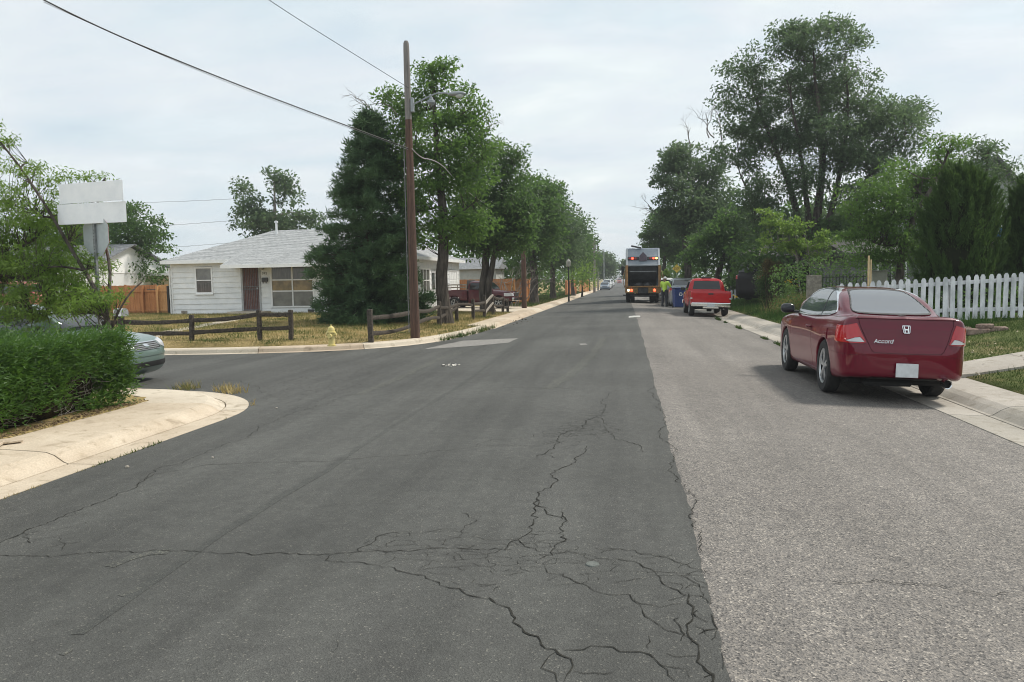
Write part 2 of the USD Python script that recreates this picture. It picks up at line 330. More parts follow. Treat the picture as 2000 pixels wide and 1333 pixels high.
sx = 0.41 + 0.0035 * np.clip(ys, 0, 30) + np.where((ys > 1) & (ys < 60), 0.03 * (meshkit.fbm(np.stack([ys * 1.1, 0 * ys, 0 * ys], -1), 4, 2) - 0.5) * 2 + 0.016 * (rng.random(len(ys)) - 0.5), 0)
seam = np.stack([sx, ys], 1)
road = thing('road', None, None, (0, 0, 0), kind='structure')
dark = PAVED.intersection(sg.Polygon(np.vstack([[(-100, -30)], seam, [(-100, 900)]])))
obj('sealed_lane', sheet(dark.buffer(0), 0.0), ASPHALT, road)
obj('chip_lane', sheet(PAVED.intersection(sg.box(0.1, -30, 10, 900)), -0.005), CHIP, road)
# patches of old surface showing through the seal
def road_patch(px_pts, lift, mat, name, jit=0.02):
    P = np.array([on(x, y, road_z)[:2] for x, y in px_pts])
    q = []
    for a, b in zip(P, np.roll(P, -1, 0)):
        k = max(2, int(np.linalg.norm(b - a) / 0.15))
        for t in np.arange(k) / k: q.append(a + (b - a) * t + rng.normal(0, jit, 2))
    obj(name, sheet(sg.Polygon(q).buffer(0), lift), mat, road)
road_patch([(826, 683), (905, 666), (1014, 661), (992, 670), (930, 676)], 0.004, M('worn_patch', (0.15, 0.145, 0.135), (0.24, 0.23, 0.21), 14.0, 0.9), 'worn_patch')
road_patch([(1132, 672), (1146, 671.5), (1147, 674), (1133, 674.5)], 0.004, LOOKS['worn_patch'], 'worn_patch', 0.01)
road_patch([(1228, 618), (1250, 617), (1250, 620), (1228, 621)], 0.004, M('old_paint', (0.5, 0.5, 0.47), (0.3, 0.3, 0.28), 20.0, 0.8), 'paint_mark', 0.01)
c = on(1157, 1103, road_z)
obj('survey_cover', moved(lathe([(0.0, 0.006), (0.036, 0.006), (0.04, 0.0)], 24), c), M('cover_metal', (0.08, 0.09, 0.083), (0.12, 0.13, 0.12), 30, 0.9), road)
# cracks, dark open joints in the seal, each with its own run
CRACK = M('crack_dark', (0.016, 0.016, 0.014), (0.04, 0.039, 0.034), 20.0, 1.0, spec=0.1)
def crack_mesh(mb, pts, w0, w1, jit=0.015, step=0.035, ground=True, taper=True):
    P = np.array([on(x, y, road_z)[:2] for x, y in pts]) if ground else np.asarray(pts, float)
    q = [P[0]]
    for a, b in zip(P[:-1], P[1:]):
        k = max(1, int(np.linalg.norm(b - a) / step)); dirn = (b - a) / max(np.linalg.norm(b - a), 1e-6); nrm = np.array([-dirn[1], dirn[0]])
        wob = np.cumsum(rng.normal(0, jit, k)); wob -= np.linspace(0, wob[-1], k)
        for i in range(k): q.append(a + (b - a) * (i + 1) / k + nrm * wob[i])
    q = np.array(q); n = len(q)
    if n < 2: return
    t = np.gradient(q, axis=0); t /= np.maximum(np.linalg.norm(t, axis=1, keepdims=True), 1e-9); nr = np.stack([-t[:, 1], t[:, 0]], 1)
    w = np.linspace(w0, w1, n) * (0.3 + 0.95 * rng.random(n)) * 0.25; w[0] *= 0.3 if taper else 1; w[-1] *= 0.3 if taper else 1
    L, R_ = q + nr * w[:, None], q - nr * w[:, None]
    v = np.vstack([np.column_stack([L, road_z(L[:, 0], L[:, 1]) + 0.0035]), np.column_stack([R_, road_z(R_[:, 0], R_[:, 1]) + 0.0035])])
    i = np.arange(n - 1); mb.add(v, np.stack([i, i + n, i + n + 1, i + 1], 1))
CR = [([(0, 1086), (60, 1087), (150, 1082), (230, 1077), (300, 1075), (400, 1079), (520, 1082), (636, 1083), (700, 1078), (790, 1077), (900, 1072), (1000, 1074)], .013, .014),
      ([(0, 1062), (70, 1030), (160, 995), (270, 950), (300, 927), (385, 912), (520, 905), (640, 902), (760, 892), (880, 880), (960, 871), (1015, 871), (1060, 872)], .016, .008),
      ([(270, 950), (310, 915), (380, 893), (440, 868), (490, 851), (505, 832), (560, 812), (640, 790), (680, 772), (720, 769), (840, 764), (960, 757), (1080, 757), (1160, 765)], .012, .008),
      ([(500, 760), (560, 745), (600, 735), (650, 730), (700, 722), (750, 714)], .012, .006), ([(400, 740), (470, 745), (530, 772), (490, 785)], .015, .01), ([(560, 810), (630, 808), (740, 810), (850, 806), (900, 803)], .008, .006),
      ([(1285, 757), (1240, 757), (1210, 762), (1185, 776), (1178, 790), (1183, 800), (1165, 815), (1178, 826), (1192, 850), (1200, 855), (1240, 868), (1250, 880), (1265, 884)], .009, .014),
      ([(1165, 815), (1145, 822), (1140, 838), (1095, 850), (1092, 866), (1070, 882), (1050, 894)], .016, .018), ([(1146, 872), (1142, 885), (1122, 896), (1105, 912), (1082, 920), (1080, 930), (1090, 940), (1078, 948), (1050, 962), (1048, 975), (1042, 983), (1052, 990), (1062, 993), (1068, 1005), (1100, 1015)], .018, .018),
      ([(1048, 975), (1046, 990), (1038, 1008), (1032, 1030), (1027, 1046), (1012, 1055), (992, 1066), (985, 1075)], .020, .020), ([(1095, 1000), (1105, 1015), (1095, 1035), (1092, 1062), (1080, 1085), (1060, 1090)], .018, .014),
      ([(1012, 1055), (1025, 1068), (1060, 1078), (1110, 1078), (1145, 1082), (1160, 1095)], .014, .008), ([(1027, 1046), (1060, 1046), (1093, 1044)], .010, .010),
      ([(955, 1168), (980, 1184), (1000, 1202), (1020, 1228), (1055, 1252), (1066, 1268), (1090, 1278), (1115, 1288), (1119, 1302), (1108, 1318), (1100, 1333)], .024, .020), ([(1085, 1275), (1066, 1292), (1070, 1305), (1085, 1316), (1088, 1335)], .014, .012), ([(1120, 1312), (1160, 1316), (1200, 1315)], .012, .006),
      ([(1100, 1270), (1140, 1270), (1175, 1264), (1210, 1274), (1270, 1280), (1290, 1300), (1318, 1330)], .010, .016), ([(1268, 1270), (1270, 1255), (1266, 1240)], .010, .006), ([(1240, 1170), (1260, 1205), (1300, 1232), (1340, 1243), (1350, 1258)], .010, .012),
      ([(1345, 1160), (1352, 1200), (1346, 1245), (1365, 1270), (1362, 1285), (1378, 1310), (1384, 1340)], .018, .022), ([(1365, 1240), (1385, 1235), (1395, 1220), (1388, 1200)], .016, .014), ([(1290, 1300), (1340, 1308), (1350, 1325)], .012, .010), ([(1350, 1220), (1385, 1245)], .012, .01),
      ([(1100, 1120), (1130, 1140), (1160, 1155), (1230, 1162), (1250, 1180), (1290, 1187), (1330, 1180)], .011, .009), ([(1200, 1090), (1240, 1098), (1270, 1112), (1290, 1135), (1340, 1165)], .011, .013), ([(1325, 1110), (1350, 1100), (1358, 1096)], .01, .008), ([(1330, 1125), (1372, 1127)], .012, .008), ([(1330, 1125), (1368, 1155), (1372, 1170)], .012, .008),
      ([(900, 1000), (930, 1015), (905, 1035), (895, 1050)], .010, .008), ([(636, 1083), (636, 1095), (700, 1099), (760, 1108), (830, 1125), (880, 1150), (920, 1165), (958, 1172)], .010, .014), ([(700, 1078), (760, 1042), (860, 1035), (900, 1035)], .011, .008),
      ([(60, 1062), (55, 1045), (40, 1042)], .012, .01), ([(118, 1078), (120, 1060), (118, 1048)], .01, .006), ([(1370, 752), (1400, 755)], .004, .004),
      ([(1625, 1138), (1760, 1142), (1830, 1142), (1900, 1157), (1945, 1163), (1975, 1160), (2005, 1165)], .012, .014), ([(960, 757), (1100, 757)], .006, .006), ([(1175, 1070), (1240, 1075), (1290, 1088), (1390, 1125)], .012, .010),
      ([(1280, 755), (1300, 830), (1318, 880), (1345, 960), (1360, 1020), (1372, 1080)], .013, .012), ([(700, 672), (800, 672), (960, 672), (1120, 673)], .008, .006), ([(640, 1300), (650, 1275), (655, 1250)], .006, .004),
      ([(930, 870), (960, 860), (1000, 858), (1090, 850)], .008, .006), ([(1140, 838), (1100, 832), (1070, 838)], .008, .004), ([(1192, 823), (1260, 820)], .006, .003), ([(1180, 780), (1150, 778), (1130, 772)], .007, .004)]
for pts, a, b in CR:
    mb = MB(); crack_mesh(mb, pts, a, b); obj('crack', mb, CRACK, road)
# the lap line of two sealing passes and a few scuffs
def smear(px, w, mat, name, z=0.002):
    P = np.array([on(x, y, road_z)[:2] for x, y in px]); q, _ = resample_line(P, 0.12); t = np.gradient(q, axis=0); t /= np.linalg.norm(t, axis=1, keepdims=True); nr = np.stack([-t[:, 1], t[:, 0]], 1); n = len(q)
    ww = w * (0.35 + 0.9 * meshkit.fbm(np.column_stack([q * 3, 0 * q[:, 0]]), 4, 6)); L, R_ = q + nr * ww[:, None], q - nr * (w * (0.3 + 0.9 * rng.random(n)))[:, None]
    v = np.vstack([np.column_stack([L, road_z(L[:, 0], L[:, 1]) + z]), np.column_stack([R_, road_z(R_[:, 0], R_[:, 1]) + z])]); i = np.arange(n - 1); obj(name, (v, np.stack([i, i + n, i + n + 1, i + 1], 1)), mat, road)
def resample_line(P, h):
    s = np.r_[0, np.cumsum(np.linalg.norm(np.diff(P, axis=0), axis=1))]; n = max(2, int(s[-1] / h) + 1); t = np.linspace(0, s[-1], n); return np.stack([np.interp(t, s, P[:, k]) for k in range(2)], 1), t
LAP = asphalt_look('lap_asphalt', (0.058, 0.060, 0.056), 0.16, 130.0, 0.8, [(0.0, (0.75,) * 3), (0.8, (1.0,) * 3), (1.0, (1.6, 1.55, 1.45))], 0.1, 0.5)
SCUFF = asphalt_look('scuffed_asphalt', (0.072, 0.074, 0.068), 0.2, 130.0, 0.85, [(0.0, (0.7,) * 3), (0.7, (1.0,) * 3), (0.9, (1.5, 1.45, 1.35)), (1.0, (2.6, 2.5, 2.2))], 0.1, 0.5)
smear([(1012, 671), (890, 759), (785, 822), (673, 892), (640, 919), (557, 965), (432, 1043), (306, 1131), (150, 1240)], .045, LAP, 'lap_line')
for pts, w_ in (([(700, 772), (790, 735), (860, 700), (905, 688)], .10), ([(215, 1108), (270, 1085), (330, 1078)], .06), ([(235, 1165), (275, 1148)], .03), ([(120, 1280), (140, 1270)], .02), ([(1070, 760), (1110, 735), (1160, 690), (1180, 660)], .12)): smear(pts, w_, SCUFF, 'scuff', .0025)
# the alligator-cracked field before the centre of the picture: cells from scattered points
def alligator(quad, n, w, seed, stretch=2.2):
    r = np.random.default_rng(seed); P = np.array([on(x, y, road_z)[:2] for x, y in quad]); pg = sg.Polygon(P).buffer(0); x0, y0, x1, y1 = pg.bounds
    q = np.stack([r.uniform(x0 - .5, x1 + .5, n), r.uniform(y0 - .3, y1 + .3, n)], 1); vor = spatial.Voronoi(q * [1, stretch]); mb = MB()
    for a, b in vor.ridge_vertices:
        if a < 0 or b < 0 or r.random() < 0.2: continue
        A, B = vor.vertices[a] / [1, stretch], vor.vertices[b] / [1, stretch]; mid = sg.Point((A + B) / 2)
        if not pg.contains(mid) or r.random() > 0.25 + pg.exterior.distance(mid) * 3.0 or np.linalg.norm(A - B) > 1.2 or np.linalg.norm(A - B) < 0.02: continue
        ww = w * (0.55 + 0.6 * r.random()); crack_mesh(mb, [A - (B - A) * .02, B + (B - A) * .02], ww, ww, 0.010, 0.03, False, False)
    obj('crack_field', mb, CRACK, road, kind='stuff')
alligator([(640, 1083), (760, 1040), (900, 1030), (1100, 1040), (1250, 1080), (1390, 1120), (1300, 1140), (1000, 1150), (880, 1165), (800, 1110)], 430, 0.0065, 3, 1.9)
alligator([(1040, 850), (1110, 820), (1180, 800), (1210, 850), (1150, 860), (1060, 905)], 420, 0.010, 5, 1.5)
alligator([(1300, 1140), (1390, 1125), (1425, 1333), (1330, 1333)], 120, 0.010, 8, 1.0)
alligator([(480, 775), (600, 720), (760, 705), (700, 770), (620, 800), (520, 800)], 420, 0.009, 9, 1.2)
alligator([(0, 1090), (10, 1050), (150, 990), (280, 945), (400, 905), (180, 1010), (140, 1080)], 160, 0.006, 12, 1.2)

# ---- kerbs, gutters and walks cast in one: profile swept along the gutter edge and cut into slabs
def conc_look(name, a, b):
    nd = {'g': ('geometry', {}), 'n': ('noise_texture', {'scale': 0.9, 'detail': 6.0, 'roughness': 0.65}), 'f': ('noise_texture', {'scale': 60.0, 'detail': 3.0}), 's': ('noise_texture', {'scale': 5.0, 'detail': 4.0, 'distortion': 1.0}),
          'r': ('rgb_ramp', {'ramp': [(0.3, a), (0.68, b)]}), 'rf': ('rgb_ramp', {'ramp': [(0.3, (0.88,) * 3), (0.7, (1.1,) * 3)]}), 'rs': ('rgb_ramp', {'ramp': [(0.27, (0.58, 0.56, 0.52)), (0.40, (0.93, 0.92, 0.9)), (0.5, (1.0, 1.0, 1.0))]}),
          'm1': ('mix_color', {'blend_type': 'multiply', 'fac': 1.0, 'use_clamp': False}), 'm2': ('mix_color', {'blend_type': 'multiply', 'fac': 0.8, 'use_clamp': False}), 'p': ('principled_bsdf', {'roughness': 0.9, 'specular_ior_level': 0.25}), 'b': ('bump', {'strength': 0.25, 'distance': 0.01})}
    return usdkit.material(stage, '/World/Looks/' + name, nd, [('g.position', 'n.vector'), ('g.position', 'f.vector'), ('g.position', 's.vector'), ('n.fac', 'r.fac'), ('f.fac', 'rf.fac'), ('s.fac', 'rs.fac'), ('r.color', 'm1.a'), ('rf.color', 'm1.b'),
        ('m1.result', 'm2.a'), ('rs.color', 'm2.b'), ('m2.result', 'p.base_color'), ('f.fac', 'b.height'), ('b.normal', 'p.normal')], surface='p.BSDF')
CONC = [conc_look('concrete_warm', (0.40, 0.33, 0.245), (0.54, 0.465, 0.365)), conc_look('concrete_pale', (0.43, 0.37, 0.29), (0.56, 0.50, 0.405)), conc_look('concrete_tan', (0.37, 0.295, 0.215), (0.50, 0.42, 0.325))]
GREY_CONC = [conc_look('concrete_grey', (0.27, 0.25, 0.215), (0.39, 0.36, 0.31)), conc_look('concrete_grey_b', (0.29, 0.265, 0.23), (0.41, 0.38, 0.335)), conc_look('concrete_grey_c', (0.25, 0.232, 0.2), (0.36, 0.335, 0.29))]
def resample(P, h):
    P = np.asarray(P, float); s = np.r_[0, np.cumsum(np.linalg.norm(np.diff(P, axis=0), axis=1))]
    n = max(2, int(s[-1] / h) + 1); t = np.linspace(0, s[-1], n)
    return np.stack([np.interp(t, s, P[:, k]) for k in range(2)], 1), t
def kerb(name, edge, profile, side, slab, h, mats, near_only=None):
    """profile: (offset from gutter edge, height above the gutter). Cut every slab metres with a 12 mm joint."""
    P, s = resample(edge, h); t = np.gradient(P, axis=0); t /= np.linalg.norm(t, axis=1, keepdims=True); n = np.stack([-t[:, 1], t[:, 0]], 1) * side
    root = thing(name, None, None, (0, 0, 0), kind='structure'); prof = np.array(profile, float); k = len(prof)
    cuts = [s[0]]
    while cuts[-1] < s[-1] - 0.3:
        cuts.append(min(s[-1], cuts[-1] + slab(cuts[-1])))
    for i, (a, b) in enumerate(zip(cuts[:-1], cuts[1:])):
        tt = np.unique(np.r_[a + 0.009, s[(s > a + 0.05) & (s < b - 0.05)], b - 0.009]); tilt = rng.normal(0, 0.003)
        C = np.stack([np.interp(tt, s, P[:, j]) for j in range(2)], 1); N = np.stack([np.interp(tt, s, n[:, j]) for j in range(2)], 1)
        off = np.r_[prof[:, 0], prof[-1, 0], prof[0, 0]]; hh = np.r_[prof[:, 1], -0.32, -0.32]; kk = k + 2
        X = C[:, None] + N[:, None] * off[None, :, None]
        Zb = np.asarray(road_z(C[:, 0], C[:, 1]))[:, None]
        Z_ = Zb + hh[None] + tilt * (off[None] > 0.3)
        v = np.concatenate([X, Z_[..., None]], -1).reshape(-1, 3); m = len(tt)
        q = []
        for r in range(m - 1):
            for c_ in range(kk):
                q.append([r * kk + c_, r * kk + (c_ + 1) % kk, (r + 1) * kk + (c_ + 1) % kk, (r + 1) * kk + c_])
        q = np.array(q); f = np.vstack([q[:, [0, 1, 2]], q[:, [0, 2, 3]]])
        caps = []
        for base_ in (0, (m - 1) * kk):
            cc = [[base_ + kk - 1, base_ + j, base_ + j + 1] for j in range(kk - 2)]
            caps += cc if base_ else [x[::-1] for x in cc]
        f = np.vstack([f, np.array(caps)])
        if side > 0: f = f[:, ::-1]
        obj('slab', (v, f), mats[int(rng.integers(len(mats)))], root)
    return root
near_e = NEAR_EDGE[(NEAR_EDGE[:, 1] > -31)]; near_e = np.vstack([[(-5.0, -12)], NEAR_EDGE[2:-1], [(-30, 11.4)]])
kerb('pavement', near_e, [(0.0, 0.004), (0.30, 0.002), (0.304, -0.03), (0.316, -0.03), (0.32, 0.006), (0.36, 0.02), (0.46, 0.085), (0.54, 0.112), (0.66, 0.122), (1.34, 0.148)], 1, lambda s: (3.1, 2.4, 3.6)[int(s) % 3], 0.22, CONC)
kerb('far_pavement', np.vstack([[(-40, 16.7)], FAR_EDGE[2:-3], ]), [(0.0, 0.004), (0.05, 0.02), (0.09, 0.10), (0.13, 0.128), (0.24, 0.135), (0.36, 0.14)], 1, lambda s: 2.6, 0.25, CONC)
kerb('street_pavement', [(-4.47, 26.5), (-4.45, 60), (-4.45, 120), (-4.45, 330)], [(0.0, 0.003), (0.22, 0.002), (0.30, 0.03), (0.38, 0.09), (0.45, 0.115), (1.0, 0.135)], 1, lambda s: 3.0 if s < 60 else 9.0, 1.0, CONC)
kerb('right_pavement', [(RX, -12), (RX, 40), (RX, 120), (RX, 330)], [(0.0, 0.004), (0.44, -0.008), (0.444, -0.035), (0.456, -0.035), (0.46, -0.006), (0.50, 0.0), (0.60, 0.065), (0.69, 0.105), (0.76, 0.112), (1.25, 0.125)], -1, lambda s: 2.75 if s < 70 else 9.0, 0.9, GREY_CONC)
# link between the corner kerb and the street walk (the corner walk widens along the street)
P, _ = resample(FAR_EDGE[14:34], 0.25)
wp = []
for i, p in enumerate(P):
    t = P[min(i + 1, len(P) - 1)] - P[max(i - 1, 0)]; t /= np.linalg.norm(t); n = np.array([-t[1], t[0]]); w = 0.37 + 0.63 * np.clip(i / (len(P) - 1) * 1.5, 0, 1); wp.append((p + n * 0.36, p + n * w))
# garden path of the white house, from the kerb to the step
def strip(px, w, zf, lift, thick=0.1):
    P = np.array([on(x, y, zf) for x, y in px]); t = np.gradient(P[:, :2], axis=0); t /= np.linalg.norm(t, axis=1, keepdims=True); n = np.stack([-t[:, 1], t[:, 0]], 1) * w / 2
    k = len(P); a, b = P[:, :2] + n, P[:, :2] - n; z = P[:, 2] + lift
    v = np.vstack([np.column_stack([a, z]), np.column_stack([b, z]), np.column_stack([a, z - thick]), np.column_stack([b, z - thick])]); i = np.arange(k - 1)
    return v, np.vstack([np.stack([i, i + k, i + k + 1, i + 1], 1), np.stack([i, i + 1, i + 1 + 2 * k, i + 2 * k], 1), np.stack([i + k, i + 3 * k, i + 3 * k + 1, i + k + 1], 1), [[0, 2 * k, 3 * k, k], [k - 1, 2 * k - 1, 4 * k - 1, 3 * k - 1]]])
obj('garden_path', strip([(262, 666), (290, 659), (340, 647), (400, 636), (450, 627), (483, 621)], 0.5, lawn_z, 0.02), CONC[1], kind='structure')
# driveway of the white house and the concrete walk crossing the right verge
def pad(pts, zf, lift, thick=0.12, n=8):
    P = np.asarray(pts, float); u = np.linspace(0, 1, n); A = P[0] + (P[1] - P[0]) * u[:, None]; B = P[3] + (P[2] - P[3]) * u[:, None]; mb = MB()
    v = np.vstack([np.column_stack([q, zf(q[:, 0], q[:, 1]) + l]) for l in (lift, lift - thick) for q in (A, B)]); i = np.arange(n - 1); k = n
    return v, np.vstack([np.stack([i, i + k, i + k + 1, i + 1], 1)[:, ::-1], np.stack([i, i + 1, i + 1 + 2 * k, i + 2 * k], 1)[:, ::-1], np.stack([i + k, i + 3 * k, i + 3 * k + 1, i + k + 1], 1)[:, ::-1], [[0, 2 * k, 3 * k, k], [k - 1, 2 * k - 1, 4 * k - 1, 3 * k - 1]]])
obj('driveway', pad([(-9.9, 38.2), (-5.46, 38.2), (-5.46, 45.4), (-9.9, 45.4)], lawn_z, 0.03), CONC[1], kind='structure')
rw = thing('verge_path', None, None, (0, 0, 0), kind='structure')
for k, (x0, x1) in enumerate(((5.085, 6.4), (6.415, 8.2), (8.215, 10.5))):
    obj('slab', pad([(x0, 12.55 + 0.10 * (x0 - 5)), (x1, 12.55 + 0.10 * (x1 - 5)), (x1, 13.65 + 0.22 * (x1 - 5)), (x0, 13.65 + 0.22 * (x0 - 5))], lawn_z, 0.035), GREY_CONC[1], rw)
# ================================================================ plants: builders
def unit(v): return v / np.maximum(np.linalg.norm(v, axis=-1, keepdims=True), 1e-9)
def leaf_quads(C, D, L, W, r, fold=0.0):
    """One kite-shaped leaf per row: centre C, direction D, length L, width W."""
    n = len(C); D = unit(D); S = unit(np.cross(D, r.normal(size=(n, 3)))); L = np.broadcast_to(L, (n,))[:, None]; W = np.broadcast_to(W, (n,))[:, None]
    v = np.stack([C - D * L / 2, C - D * L * 0.05 + S * W / 2, C + D * L / 2, C - D * L * 0.05 - S * W / 2], 1).reshape(-1, 3)
    i = np.arange(n)[:, None] * 4
    return v, np.vstack([i + [0, 1, 2], i + [0, 2, 3]])
def blades(C, D, L, W, r):
    n = len(C); D = unit(D); S = unit(np.cross(D, r.normal(size=(n, 3)))); L = np.broadcast_to(L, (n,))[:, None]; W = np.broadcast_to(W, (n,))[:, None]
    v = np.stack([C + S * W / 2, C - S * W / 2, C + D * L], 1).reshape(-1, 3)
    return v, np.arange(3 * n).reshape(-1, 3)
BARK = M('bark_grey', (0.035, 0.03, 0.026), (0.11, 0.095, 0.08), 9.0, 0.95, bump=1.0, bscale=20.0, stretch=(1, 1, 0.18), dist=0.05, spec=0.15)
BARK_BROWN = M('bark_brown', (0.03, 0.022, 0.016), (0.095, 0.07, 0.05), 9.0, 0.95, bump=1.0, bscale=18.0, stretch=(1, 1, 0.2), dist=0.05, spec=0.15)
BARK_PALE = M('bark_pale', (0.14, 0.125, 0.11), (0.3, 0.27, 0.24), 12.0, 0.9, bump=0.6, stretch=(1, 1, 0.3), spec=0.15)
DEADWOOD = M('dead_wood', (0.13, 0.115, 0.1), (0.25, 0.23, 0.2), 8.0, 0.9, spec=0.15)
GREEN = leaf_look('leaves_deep', (0.039, 0.083, 0.021), (0.094, 0.172, 0.042), (0.143, 0.229, 0.052))
GREEN2 = leaf_look('leaves_mid', (0.052, 0.108, 0.023), (0.124, 0.222, 0.044), (0.221, 0.286, 0.062))
GREEN3 = leaf_look('leaves_yellowish', (0.085, 0.151, 0.026), (0.182, 0.286, 0.052), (0.364, 0.400, 0.083))
GREYGREEN = leaf_look('leaves_greyish', (0.055, 0.095, 0.044), (0.111, 0.172, 0.075), (0.156, 0.222, 0.089))
SPRUCE = leaf_look('needles_spruce', (0.053, 0.108, 0.042), (0.127, 0.212, 0.092), (0.193, 0.281, 0.099), trans=0.2)
JUNIPER = leaf_look('needles_juniper', (0.046, 0.111, 0.016), (0.111, 0.221, 0.031), (0.195, 0.312, 0.052), trans=0.25, scale=2.6, deep=(0.42, 0.46, 0.5))
CEDAR = leaf_look('needles_cedar', (0.042, 0.089, 0.019), (0.097, 0.169, 0.034), (0.158, 0.223, 0.047), trans=0.15, scale=1.6)
BRONZE = leaf_look('leaves_bronze', (0.06, 0.045, 0.015), (0.13, 0.11, 0.035), (0.18, 0.13, 0.05))
YELLOW = leaf_look('petals_yellow', (0.6, 0.36, 0.02), (0.8, 0.55, 0.04), (0.85, 0.65, 0.1))

DENS = 1.5
def curve_between(a, b, r, bow=0.12, n=6, lift=0.0):
    t = np.linspace(0, 1, n)[:, None]; L = np.linalg.norm(b - a); off = r.normal(size=3) * L * bow
    return a + (b - a) * t + off * np.sin(np.pi * t) + np.array([0, 0, lift * L]) * np.sin(np.pi * t)
def tree(name, label, base, trunk_r, blobs, per_m3, leaf, look, bark=BARK, seed=1, group=None, stems=None, rc=0.42, nleaf=34, droop=0.25, shell=0.5, cat='tree', twig_r=0.012, dead=0, top_frac=0.8, clump_gap=0.0):
    """base: (x, y, z). blobs: [(centre, (rx, ry, rz))]: the crown is what leaf clusters scattered in them make, each on a twig
    that leaves the nearest limb; stems: polylines of the main trunks (else one is grown into the crown)."""
    r = np.random.default_rng(seed); base = np.asarray(base, float); root = thing(name, label, cat, base, group=group)
    wood = MB(); nodes, nrad = [], []
    cen = np.array([b[0] for b in blobs], float); rad = np.array([b[1] for b in blobs], float)
    if stems is None:
        top = cen[np.argmax(cen[:, 2])]; mid = base + (top - base) * [0.25, 0.25, 0.45]
        stems = [np.array([base, base + (mid - base) * [0.5, 0.5, 0.5], mid, base + (top - base) * [0.7, 0.7, 0.75], top])]
        stems = [(s, trunk_r) for s in stems]
    for S, R0 in stems:
        S = spline(S, 16) + np.r_[np.zeros((1, 3)), np.cumsum(r.normal(0, R0 * 0.16, (15, 3)), 0)]; rr = R0 * (1 - np.linspace(0, 1, 16) * 0.93) ** 0.9 + 0.008; rr[0] *= 1.3
        wood.tube(S, rr, 9); nodes.append(S[3:]); nrad.append(rr[3:])
    for c, q in zip(cen, rad):                        # a limb to each mass of the crown
        N = np.vstack(nodes); w = np.linalg.norm(N - c, axis=1) + 1.2 * np.clip(N[:, 2] - c[2], 0, None); k = int(np.argmin(w + 0.25 * np.abs(N[:, 2] - (c[2] - q[2] * 0.8))))
        if np.linalg.norm(N[k] - c) < 0.3: continue
        R0 = min(np.concatenate(nrad)[k] * 0.75, 0.035 + 0.02 * q.max()); L = curve_between(N[k], c + r.normal(size=3) * q * 0.25, r, 0.08, 9, -0.04); rr = np.linspace(R0, max(R0 * 0.3, 0.012), 9)
        wood.tube(L, rr, 6, False); nodes.append(L[2:]); nrad.append(rr[2:])
    cl = []
    for c, q in zip(cen, rad):
        m = max(6, int(DENS * per_m3 * 4.19 * q.prod())); d = unit(r.normal(size=(m, 3))); u = r.random(m) ** (1 / 3) * (1 - shell) + shell
        u = np.where(r.random(m) < 0.25, r.random(m), u); u *= 1 + 0.16 * r.normal(size=m)
        cl.append(c + d * q * u[:, None])
    cl = np.vstack(cl)
    if clump_gap: cl = cl[meshkit.noise(cl * 0.9 + seed, seed) > clump_gap]
    cl = cl[cl[:, 2] > base[2] + 0.35]
    N = np.vstack(nodes); R_ = np.concatenate(nrad); tr = spatial.cKDTree(N * [1, 1, 0.8]); _, k = tr.query((cl - [0, 0, 0.4]) * [1, 1, 0.8])
    for p, kk in zip(cl, k):
        L = curve_between(N[kk], p, r, 0.1, 4, -0.03); rr = np.linspace(min(R_[kk] * 0.7, twig_r * 1.8), twig_r * 0.4, 4); wood.tube(L, rr, 3, False)
    for _ in range(dead):                             # bare dead branches beyond the leaves
        pass
    obj('trunk', wood, bark, root, smooth=False, world=True)
    nleaf = int(nleaf * 1.8); n = len(cl) * nleaf; c = np.repeat(cl, nleaf, 0); o = unit(r.normal(size=(n, 3))) * (r.random((n, 1)) ** 0.45) * rc * 1.45 * np.array([1, 1, 0.55]); P = c + o
    D = unit(o) * 0.8 + r.normal(size=(n, 3)) * 0.6 - np.array([0, 0, droop]); ll = leaf[0] * (0.6 + 0.8 * r.random(n)); ww = leaf[1] * (0.7 + 0.6 * r.random(n))
    obj('crown', leaf_quads(P, D, ll, ww, r), look, root, world=True)
    return root
def blob(px, py, rx, ry, y, dy=0.0, ratio=1.0):
    c = at(px, py, y + dy); s = depth_of(c) / FOC
    return (c, (rx * s, rx * s * ratio, ry * s))
def bare(mb, a, dirn, L, rad, r, depth=0):
    """A dead limb that forks and forks again."""
    dirn = unit(np.asarray(dirn, float)); P = curve_between(np.asarray(a, float), a + dirn * L, r, 0.07, 5); mb.tube(P, np.linspace(rad, rad * 0.5, 5), 4 if depth else 5, False)
    if depth < 4:
        for k in range(2 + (r.random() < 0.5)):
            nd = unit(dirn + r.normal(size=3) * 0.5 + [0, 0, 0.06]); bare(mb, P[2 + int(r.integers(3))], nd, L * (0.5 + 0.25 * r.random()), rad * 0.5, r, depth + 1)
def bare_limbs(tree_root, limbs, seed, L, rad=0.05):
    r = np.random.default_rng(seed); mb = MB()
    for a, d in limbs: bare(mb, np.asarray(a, float), d, L, rad, r)
    obj('dead_branches', mb, DEADWOOD, tree_root, world=True)
